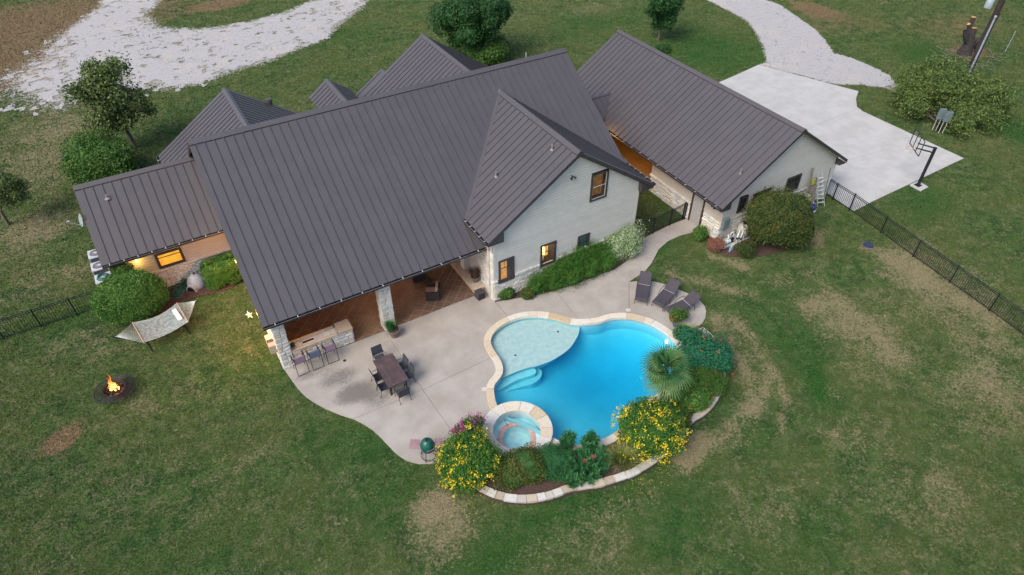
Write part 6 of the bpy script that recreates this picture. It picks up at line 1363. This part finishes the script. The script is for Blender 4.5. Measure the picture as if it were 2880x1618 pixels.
def rope_mat():
    m, t_, b = newmat('woven rope bed'); b.inputs['Roughness'].default_value = .9; c = mixc(t_, ramp(t_, noise(t_, 7, 4, .8), .35, .62), (.22, .26, .25), (.44, .49, .47)); t_.links.new(c, b.inputs['Base Color']); return m
bedm = MB(); rr2 = .014
for j in range(0, 41):
    v = j/40; pts = []
    for i in range(NN+1): u = i/NN; k = v*MM_; k0 = min(MM_-1, int(k)); p = W(i, k0).lerp(W(i, k0+1), k-k0)+Z1*(.006*((i+j) % 2)); pts.append(p)
    bedm.tube(pts, rr2 if 0 < j < 40 else .022, 4, caps=False)
for i in range(0, 43):
    u = i/42*NN; i0 = min(NN-1, int(u)); pts = [W(i0, k).lerp(W(i0+1, k), u-i0)-Z1*.006 for k in range(0, MM_+1)]; bedm.tube(pts, .008, 4, caps=False)
bedm.build('rope_bed', rope_mat(), t)
for P_a, P_b, e in ((A0, B0, eL), (A1, B1, eR)):
    MB().tube([P_a+(P_a-P_b)*.03, P_b-(P_a-P_b)*.03], .025, 8).build('spreader_bar', M['pale_wood'], t); sp_ = MB(); c = e.lerp((P_a+P_b)/2, .18)
    for k in range(22): p = P_a.lerp(P_b, k/21); sp_.tube([p, c.lerp(p, .5)-Z1*.02, c], .006, 4, caps=False)
    sp_.tube([c, e], .014, 5); sp_.build('harness', M['rope'], t)
pc_ = A1.lerp(B1, .5)-ax*.28; plw = MB(); plw.boxp(pc_-sd_*.48-ax*.10-Z1*.06, ax*.22, sd_*.98, Z1*.09); plw.build('pillow', M['white'], t)
b0, b1 = Vector((-3.75, 30.05, .06)), Vector((-1.85, 30.37, .06)); st = MB(); st.tube([b0, b1], .03, 8); st.build('stand_beam', M['fence'], t)
for e, b in ((eL, b0), (eR, b1)): MB().tube([e+Z1*.06, b], .028, 8).build('stand_arm', M['fence'], t)
for b in (b0, b1): MB().tube([b+sd_*.85-Z1*.03, b-sd_*.85-Z1*.03], .028, 8).build('stand_foot', M['fence'], t)
# ---------------------------------------------------------------- dog house, hose, condensers, dish, star
q = G(556, 800); t = thing('dog_house', (q.x, q.y, 0), 'light grey plastic dog house with dark arched door beside the square hedge', 'dog house')
mb = MB(); prof = [(.50, 0), (.53, .1), (.50, .28), (.38, .50), (.20, .66), (.08, .70), (0, .70)]; mb.lathe(prof, (q.x, q.y, .02), 20); mb.build('shell', M['plastic_grey'], t, smooth=True)
dd = Vector((-.62, -.78, 0)); sdv = Vector((-dd.y, dd.x, 0)); mb = MB(); base_ = Vector((q.x, q.y, .02))
arch = [(math.cos(a)*.30, math.sin(a)*.42) for a in np.linspace(0, math.pi, 13)]; arch2 = [(x*.78, y*.8) for x, y in arch]
V0 = [base_+dd*.30+sdv*x+Z1*y for x, y in arch]; V1 = [base_+dd*.66+sdv*x+Z1*y for x, y in arch]; V2 = [base_+dd*.67+sdv*x+Z1*y for x, y in arch2]; n_ = len(arch); mb.add(V0+V1+V2, [(i, i+1, n_+i+1, n_+i) for i in range(n_-1)]+[(n_+i, n_+i+1, 2*n_+i+1, 2*n_+i) for i in range(n_-1)]); mb.build('entry', M['plastic_grey'], t)
mb = MB(); mb.add([base_+dd*.64+sdv*x+Z1*y for x, y in arch2], [tuple(range(n_))]); mb.build('doorway', M['black'], t)
MB().tube([(q.x+.02, q.y+.02, .70), (q.x+.02, q.y+.05, .82)], .05, 8).build('roof_vent', M['black'], t)
mb = MB(); pts = []; R_ = random.Random(3); hq = G(505, 820)
for k in range(150): a = k*.38; r_ = .26+.13*math.sin(k*.11+1); pts.append((hq.x+math.cos(a)*r_+.28*math.sin(k*.085), hq.y+math.sin(a)*r_*.9+.30*math.cos(k*.061), .045+.018*(k % 3)))
mb.tube([p for p in spline(pts, 2, False)], .016, 6); t_ = mb.build('garden_hose', M['hose']); setup(t_, 'coiled green garden hose lying on the mulch by the dog house', 'hose')
for i, (x, y, lb) in enumerate(((-4.98, 38.15, 'white topped air conditioner unit farthest along the wing'), (-4.95, 36.85, 'white topped air conditioner unit in the middle of three'), (-4.88, 35.6, 'air conditioner unit topped with a coil of green hose'))):
    t = thing('air_conditioner', (x, y, 0), lb, 'air conditioner', 'condensers beside the left wing'); s = .42
    MB().box(x-s-.05, x+s+.05, y-s-.05, y+s+.05, -.02, .05).build('pad', M['mortar'], t); MB().box(x-s+.02, x+s-.02, y-s+.02, y+s-.02, .05, .70).build('coil', M['ac_body'], t)
    for a in (-1, 1):
        for b in (-1, 1): MB().box(x+a*(s-.03)-.03, x+a*(s-.03)+.03, y+b*(s-.03)-.03, y+b*(s-.03)+.03, .05, .70).build('corner_post', M['ac_top'], t)
    mb = MB(); N_ = 32; O2 = [(x+max(-s, min(s, math.cos(k*6.2832/N_)*s*1.45)), y+max(-s, min(s, math.sin(k*6.2832/N_)*s*1.45))) for k in range(N_)]; I2 = [(x+math.cos(k*6.2832/N_)*.33, y+math.sin(k*6.2832/N_)*.33) for k in range(N_)]
    mb.add([(*p, .76) for p in O2]+[(*p, .78) for p in I2]+[(*p, .70) for p in O2], [(k, (k+1) % N_, N_+(k+1) % N_, N_+k) for k in range(N_)]+[(2*N_+k, 2*N_+(k+1) % N_, (k+1) % N_, k) for k in range(N_)]); mb.build('top_cover', M['ac_top'], t)
    MB().lathe([(0, .60), (.33, .60)], (x, y, 0), 24).build('fan_well', M['black'], t); mb = MB()
    for k in range(20): a = k*.314; mb.tube([(x+math.cos(a)*.06, y+math.sin(a)*.06, .80), (x+math.cos(a)*.33, y+math.sin(a)*.33, .785)], .005, 4, caps=False)
    for rr_ in (.12, .2, .28): mb.tube([(x+math.cos(k*.314)*rr_, y+math.sin(k*.314)*rr_, .79) for k in range(20)], .005, 4, closed=True)
    mb.lathe([(0, .81), (.07, .8), (.07, .78)], (x, y, 0), 12); mb.build('fan_guard', M['ac_top'], t)
mb = MB(); mb.tube([(-4.88+math.cos(k*.35)*(.30-.0006*k), 35.6+math.sin(k*.35)*(.30-.0006*k), .80+.012*(k % 4)+.0008*k) for k in range(110)], .016, 6); setup(mb.build('coiled_hose', M['hose']), 'green hose coiled on top of the nearest air conditioner', 'hose')
t = thing('satellite_dish', (-4.3, 36.2, 0), 'satellite dish with long arm standing off the left wing eave', 'satellite dish'); dc = onY(738/3.215, 400+705/3.215, 35.7); an = Vector((-.93, -.25, .28)).normalized(); mb = MB()
s1 = an.cross(Z1).normalized(); s2 = s1.cross(an); VV = [dc-an*.05]+[dc+s1*math.cos(k*.393)*.30+s2*math.sin(k*.393)*.36+an*.04 for k in range(16)]; mb.add(VV+[v-an*.012 for v in VV], [(0, 1+k, 1+(k+1) % 16) for k in range(16)]+[(17, 18+(k+1) % 16, 18+k) for k in range(16)]); mb.build('reflector', M['conduit'], t, smooth=True)
lnb = onY(600/3.215, 400+725/3.215, 35.5); MB().tube([dc-s2*.3, lnb], .02, 6).build('arm', M['conduit'], t); MB().tube([lnb, lnb+(lnb-dc).normalized()*-.15+Z1*.05], [.035, .05], 8).build('receiver', M['conduit'], t); MB().tube([dc-an*.05, dc-an*.3-Z1*.3, Vector((-3.97, 35.7, 3.0))], .025, 6).build('mast', M['fence'], t)
sc_ = onX(700, 886, 1.15); t = thing('star_ornament', tuple(sc_), 'pale metal star ornament fixed off the roof edge by the corner', 'ornament'); mb = MB(); dn = Vector((-.55, -.75, .35)).normalized(); a1 = dn.cross(Z1).normalized(); a2 = a1.cross(dn); pts = [sc_+(a1*math.cos(k*.6283)+a2*math.sin(k*.6283))*(.23 if k % 2 == 0 else .10) for k in range(10)]
mb.add(pts+[sc_+dn*.06, sc_-dn*.06], [(k, (k+1) % 10, 10) for k in range(10)]+[((k+1) % 10, k, 11) for k in range(10)]); mb.build('star', M['verd'], t); MB().tube([sc_, Vector((1.7, sc_.y, sc_.z-.05))], .015, 6).build('bracket', M['black'], t)
# ---------------------------------------------------------------- fences
PKT = {}
def fence(pts, label, step=.105, H=1.22, posts=True, group=None):
    P = [Vector((p[0], p[1], 0)) for p in pts]; t = thing('metal_fence', P[0], label, 'fence', group); zr = (.10, 1.08); off = OFF[t]
    if 'p' not in PKT: PKT['p'] = MB().box(-.009, .009, -.009, .009, .06, H-.04).mesh('picket', M['fence']); PKT['post'] = MB().box(-.035, .035, -.035, .035, -.05, H+.02).mesh('post', M['fence'])
    for a, b in zip(P[:-1], P[1:]):
        d = b-a; ang = math.atan2(d.y, d.x)
        for z in zr+(H-.03,): MB().bar(a+Z1*z, b+Z1*z, .03, .03).build('rail', M['fence'], t)
        n = int(d.length/step)
        for k in range(1, n): o = link('picket', PKT['p'], t); o.location = a+d*k/n-off; o.rotation_euler = (0, 0, ang)
    for p in P: o = link('post', PKT['post'], t); o.location = p-off
    return t
ly = 34.06; fence([(-6.58-1.7*k, ly) for k in range(-1, 8)], 'black metal picket fence running left from the round hedge', .13)
rp = [(36.88, 21.62), (36.79, 20.98), (36.74, 19.62), (36.40, 17.03), (36.03, 14.55), (35.73, 12.03), (35.43, 9.55), (35.1, 7.1), (34.8, 4.6)]
fence(rp, 'long black metal picket fence from the garage corner down the right lawn', .115)
fence([(22.5, 24.45), (24.30, 24.05), (25.75, 24.18), (26.95, 24.33), (27.12, 24.33)], 'short black metal fence and gate closing the gap between house and garage', .105)
# ---------------------------------------------------------------- pool equipment
struct(MB().box(26.95, 29.4, 20.72, 21.45, -.05, .06), 'equipment_slab', M['pad'])
t = thing('sand_filter', (28.75, 21.2, .06), 'round beige pool filter tank on the slab beneath the garage window', 'filter tank'); MB().lathe([(0, .06), (.26, .07), (.36, .25), (.38, .55), (.33, .82), (.18, .96), (0, .99)], (28.75, 21.1, 0), 28).build('tank', M['tank'], t, smooth=True); mb = MB(); mb.lathe([(0, 1.12), (.08, 1.11), (.1, .97)], (28.75, 21.1, 0), 12); mb.tube([(28.75, 21.1, 1.08), (28.95, 20.95, 1.08)], .03, 6); mb.build('valve', M['black'], t)
t = thing('pool_pump', (27.6, 21.0, .06), 'white and black pool pump with pvc pipes on the slab', 'pump'); MB().tube([(27.35, 20.98, .22), (27.62, 20.98, .22)], .13, 12).build('strainer', M['pvc'], t); MB().tube([(27.63, 20.98, .22), (27.98, 21.02, .22)], .10, 12).build('motor', M['black'], t); MB().box(27.3, 28.0, 20.9, 21.1, .06, .12).build('base', M['black'], t)
for pth in ([(27.45, 20.98, .35), (27.45, 20.98, .5), (27.6, 21.15, .55), (27.75, 21.2, .3)], [(27.25, 20.95, .2), (27.15, 20.9, .2), (27.15, 20.85, .07)]): MB().tube(spline(pth, 4, False), .035, 8).build('pipe', M['pvc'], t)
t = thing('pipe_manifold', (28.1, 20.85, .06), 'cluster of white and grey pvc pipes and valves in front of the filter tank', 'pipes')
for k, pth in enumerate(([(28.0, 20.75, .06), (28.0, 20.78, .5), (28.2, 20.9, .7), (28.45, 21.0, .75)], [(28.25, 20.7, .06), (28.25, 20.72, .42), (28.4, 20.8, .6), (28.6, 20.95, .6)], [(28.5, 20.72, .06), (28.48, 20.75, .35), (28.35, 20.8, .5)], [(27.75, 20.8, .3), (28.1, 20.78, .3), (28.5, 20.8, .3)], [(27.9, 21.25, .06), (27.95, 21.25, .45), (28.1, 21.2, .5), (28.2, 21.2, .06)])): MB().tube(spline(pth, 4, False), .036, 8).build('pipe', M['pvc'] if k != 3 else M['conduit'], t)
for p in ((28.0, 20.77, .38), (28.25, 20.72, .3)): MB().box(p[0]-.06, p[0]+.06, p[1]-.06, p[1]+.06, p[2]-.05, p[2]+.06).build('valve', M['black'], t)
q = G(1980+245/3.215, 400+985/3.215); t = thing('pvc_risers', (q.x, q.y, 0), 'four short pale blue and white capped pipes standing in the grass', 'pipes')
for k in range(4): MB().tube([(q.x-.15+.11*k, q.y+.03*k, -.05), (q.x-.15+.11*k, q.y+.03*k, .38)], .042, 10).build('pipe', M['pvc'] if k % 2 else simple('pale blue pvc', (.25, .48, .68), .4) if 'pale blue pvc' not in bpy.data.materials else bpy.data.materials['pale blue pvc'], t)
q = onY(1900+720/5.15, 450+930/5.15, 21.42); t = thing('control_cabinet', (q.x, 21.45, 0), 'grey green electrical control box on the garage stone wall', 'electrical box'); MB().box(q.x-.28, q.x+.2, 21.28, 21.45, q.z-.3, q.z+.42).build('box', M['steel_box'], t); 
for k in range(3): MB().tube([(q.x-.15+.1*k, 21.38, q.z-.3), (q.x-.15+.1*k, 21.38, .06)], .02, 6).build('conduit', M['conduit'], t)
# ---------------------------------------------------------------- ladder, boards, misc by the garage wall
t = thing('step_ladder', (35.2, 20.9, 0), 'folded aluminium step ladder leaning on the garage gable wall', 'ladder')
f0, f1 = Vector((35.28, 20.9, .02)), Vector((35.72, 20.72, .02)); t0, t1_ = Vector((34.95, 21.40, 2.25)), Vector((35.22, 21.32, 2.3))
for a, b in ((f0, t0), (f1, t1_)): MB().bar(a, b, .07, .03).build('rail', M['alu'], t)
for k in range(1, 8): u = k/8; MB().bar(f0.lerp(t0, u), f1.lerp(t1_, u), .08, .03).build('step', M['alu'], t)
for a, b in ((f0+Vector((.05, .18, 0)), t0+Vector((0, .02, 0))), (f1+Vector((.05, .18, 0)), t1_+Vector((0, .02, 0)))): MB().bar(a, b, .04, .025).build('rear_rail', M['alu'], t)
q = G(1980+1010/3.215, 400+625/3.215); t = thing('pool_brush', (q.x, q.y, 0), 'white pole with brush head lying by the foot of the ladder', 'pool brush'); MB().bar((q.x-.25, q.y-.05, .04), (q.x+.2, q.y+.1, .04), .06, .05).build('brush', M['pvc'], t); MB().tube([(q.x, q.y, .05), (q.x+.15, q.y+.55, .5)], .02, 6).build('pole', M['pvc'], t)
for k, (x, lb, w_, h_, m_) in enumerate(((34.15, 'tall grey weathered board leaning farthest left on the gable', .17, 2.9, 'wood'), (34.52, 'shorter weathered board leaning beside the tall one', .30, 1.9, 'wood'), (34.86, 'weathered board leaning next to the ladder', .26, 1.95, 'wood'))):
    o = MB().boxp((x, 21.05, .02), (w_, 0, 0), (0, .03, 0), (.0, .38, h_)).build('leaning_board', M[m_]); setup(o, lb, 'board', 'boards leaning on the garage gable')
o = MB(); o.lathe([(.0, 0), (.22, .03), (.26, .3), (.2, .34), (0, .34)], (34.7, 20.85, .0), 12); setup(o.build('blue_tub', M['navy']), 'dark blue tub on the grass under the leaning boards', 'tub')
o = MB().boxp((34.45, 21.28, 1.7), (.26, 0, 0), (0, .06, 0), (0, .04, .34)).build('garden_bag', simple('green and yellow bag', (.05, .28, .03), .5, 0, .1, 9, col2=(.6, .5, .03))); setup(o, 'small green and yellow bag hanging above the leaning boards', 'bag')
o = MB().tube([(36.0, 21.1, .02), (36.05, 21.42, 2.4)], .018, 6).build('garden_pole', M['fence']); setup(o, 'thin dark pole leaning at the right end of the garage gable', 'pole')
c = G(1980+885/3.215, 400+430/3.215, .9); shrub(0, 0, 0, 'variegated_plant', 'pale flowering plant between the large olive bush and the boards', L_['silver'], .5, .4, .6, 3200, .09, 91, at=(33.75, 20.95, .85), core=.5, cat='plant', flowers=(L_['petal_m'], 3, .035, 22))
# ---------------------------------------------------------------- basketball hoop
b = Vector((43.0, 19.15, .05)); t = thing('basketball_hoop', b, 'black pole basketball hoop with glass backboard at the pad edge', 'basketball hoop'); tp = onY(2345*1.118, 375*1.118, b.y); tz = tp.z
MB().bar(b, (b.x, b.y, tz), .15, .15).build('pole', M['black'], t); MB().box(b.x-.18, b.x+.18, b.y-.18, b.y+.18, .05, .08).build('base_plate', M['black'], t)
hd = Vector((-.80, .60, 0)).normalized(); sdv = Vector((-hd.y, hd.x, 0)); bc = Vector((b.x, b.y, tz))+hd*1.25+Z1*.12
for dz in (-.05, -.38): MB().bar(Vector((b.x, b.y, tz+dz)), bc-hd*.08+Z1*(dz+.15), .07, .07).build('arm', M['black'], t)
W2, H2 = .85, .52; fr = MB(); g0 = bc-sdv*W2-Z1*.35
for a, dv in ((g0, sdv*2*W2), (g0+Z1*2*H2, sdv*2*W2), (g0, Z1*2*H2), (g0+sdv*2*W2, Z1*2*H2), (g0+sdv*.6, Z1*2*H2), (g0+sdv*1.1, Z1*2*H2)): fr.bar(a, a+dv, .04, .04)
fr.build('backboard_frame', M['black'], t); MB().boxp(g0-hd*.01, sdv*2*W2, hd*.012, Z1*2*H2).build('backboard', M['glass'], t)
rc = bc+hd*.28-Z1*.25; MB().tube([rc+hd*.23*math.cos(k*.314)+sdv*.23*math.sin(k*.314) for k in range(20)], .01, 5, closed=True).build('rim', simple('hoop rim orange', (.5, .12, .03), .5), t)
mb = MB()
for k in range(10): a = k*.628; mb.tube([rc+hd*.23*math.cos(a)+sdv*.23*math.sin(a), rc+hd*.13*math.cos(a+.3)+sdv*.13*math.sin(a+.3)-Z1*.4], .006, 4, caps=False)
mb.build('net', M['rope'], t)
# ---------------------------------------------------------------- utility pole, meter cabinets, stump, stake
pb = G(2694, 268); tp = onY(2800, -10, pb.y); t = thing('utility_pole', pb, 'dark wooden utility pole with grey conduit and a transformer', 'utility pole'); zt = tp.z+4
MB().tube([(pb.x, pb.y, -.1), (pb.x, pb.y, zt)], [.24, .20], 12).build('pole', M['creosote'], t, smooth=True); cz = onY(2798, 45, pb.y).z; nv = (Vector((0, 0, 0))-Vector((pb.x, pb.y, 0))).normalized(); sv = Vector((-nv.y, nv.x, 0)); cp = Vector((pb.x, pb.y, 0))+nv*.2+sv*.06
MB().tube([cp, cp+Z1*cz], .07, 8).build('conduit', M['conduit'], t); MB().lathe([(0, .1), (.09, .08), (.1, 0)], cp+Z1*cz, 10).build('conduit_cap', M['ac_top'], t)
tq = onY(2792, 4, pb.y); MB().lathe([(0, .0), (.26, .02), (.27, .1), (.27, .75), (.22, .82), (0, .84)], (tq.x-.55, tq.y-.1, tq.z-.35), 18).build('transformer', M['conduit'], t, smooth=True)
for k, (x, y, lb) in enumerate(((2618, 366, 'left of two grey green meter cabinets on posts beneath the large shrub'), (2636, 374, 'right of two grey green meter cabinets on posts beneath the large shrub'))):
    q = G(x, y); t = thing('meter_cabinet', q, lb, 'electrical box', 'meter cabinets under the shrub'); mb = MB(); mb.boxp((q.x-.1, q.y-.1, .95), (.40, -.26, 0), (.1, .14, 0), (0, 0, .8)); mb.build('cabinet', M['steel_box'], t)
    for a in (.03, .26): MB().tube([(q.x+a, q.y-.1-.7*a+.05, 0), (q.x+a, q.y-.1-.7*a+.05, .95)], .03, 6).build('leg', M['hanger'], t)
    if k == 0: MB().boxp((q.x+.25, q.y-.32, .0), (.22, -.16, 0), (.1, .1, 0), (0, 0, .9)).build('lower_box', M['black'], t)
sb = G(2712, 152); t = thing('tree_stump', sb, 'dead dark tree trunk cut to stubs with pale orange cut ends', 'tree stump'); 
def stub(pts, r, cut=True):
    pts = [Vector(p)*.68+sb for p in pts]; r = [q_*.62 for q_ in r]; MB().tube(pts, r, 10, caps=False).build('limb', M['dark_bark'], t, smooth=True)
    if cut: d = (pts[-1]-pts[-2]).normalized(); MB().tube([pts[-1]-d*.04, pts[-1]+d*.03], r[-1]*1.0, 10).build('cut_end', M['cutwood'], t)
MB().tube([sb-Z1*.1, sb+Vector((0, 0, .7)), sb+Vector((.03, 0, 1.4))], [.68, .46, .44], 12).build('trunk', M['dark_bark'], t, smooth=True)
stub([(-.1, 0, 1.6), (-.35, 0, 2.9), (-.25, .1, 3.5)], [.5, .42, .40]); stub([(-.3, .2, 1.8), (-.4, .6, 3.4), (-.35, .7, 4.7)], [.42, .36, .34]); stub([(-.4, .1, 1.6), (-1.3, .3, 2.6), (-1.6, .4, 3.3)], [.4, .32, .26], False); stub([(-.4, .5, 3.2), (-.8, .7, 3.9)], [.26, .24])
stub([(.3, -.2, 1.2), (1.2, -.6, 2.0), (1.7, -.8, 3.3), (2.3, -.9, 5.2)], [.42, .34, .28, .2], False); stub([(.8, -.5, .9), (1.5, -.9, 1.2)], [.3, .28]); stub([(1.5, -.6, 1.6), (2.0, -.6, 1.8)], [.22, .2])
R_ = random.Random(3); mb = MB()
for k in range(160):
    a = R_.uniform(0, 6.28); r_ = R_.uniform(.6, 3.6); p = Vector((sb.x+math.cos(a)*r_, sb.y+math.sin(a)*r_*.8, .03)); d = Vector((R_.uniform(-1, 1), R_.uniform(-1, 1), R_.uniform(-.1, .25))).normalized(); mb.bar(p, p+d*R_.uniform(.15, .7), .03, .02)
o = mb.build('fallen_twigs', M['wood']); setup(o, 'loose broken twigs and bark scattered round the dead stump', 'twigs', kind='stuff')
q = G(2080+2400/3.215, 470/3.215); o = MB().tube([(q.x, q.y, 0), (q.x+.1, q.y, 1.9)], .03, 6).build('marker_stake', M['conduit']); setup(o, 'thin pale stake standing in the field at the far right', 'stake')
#%%END
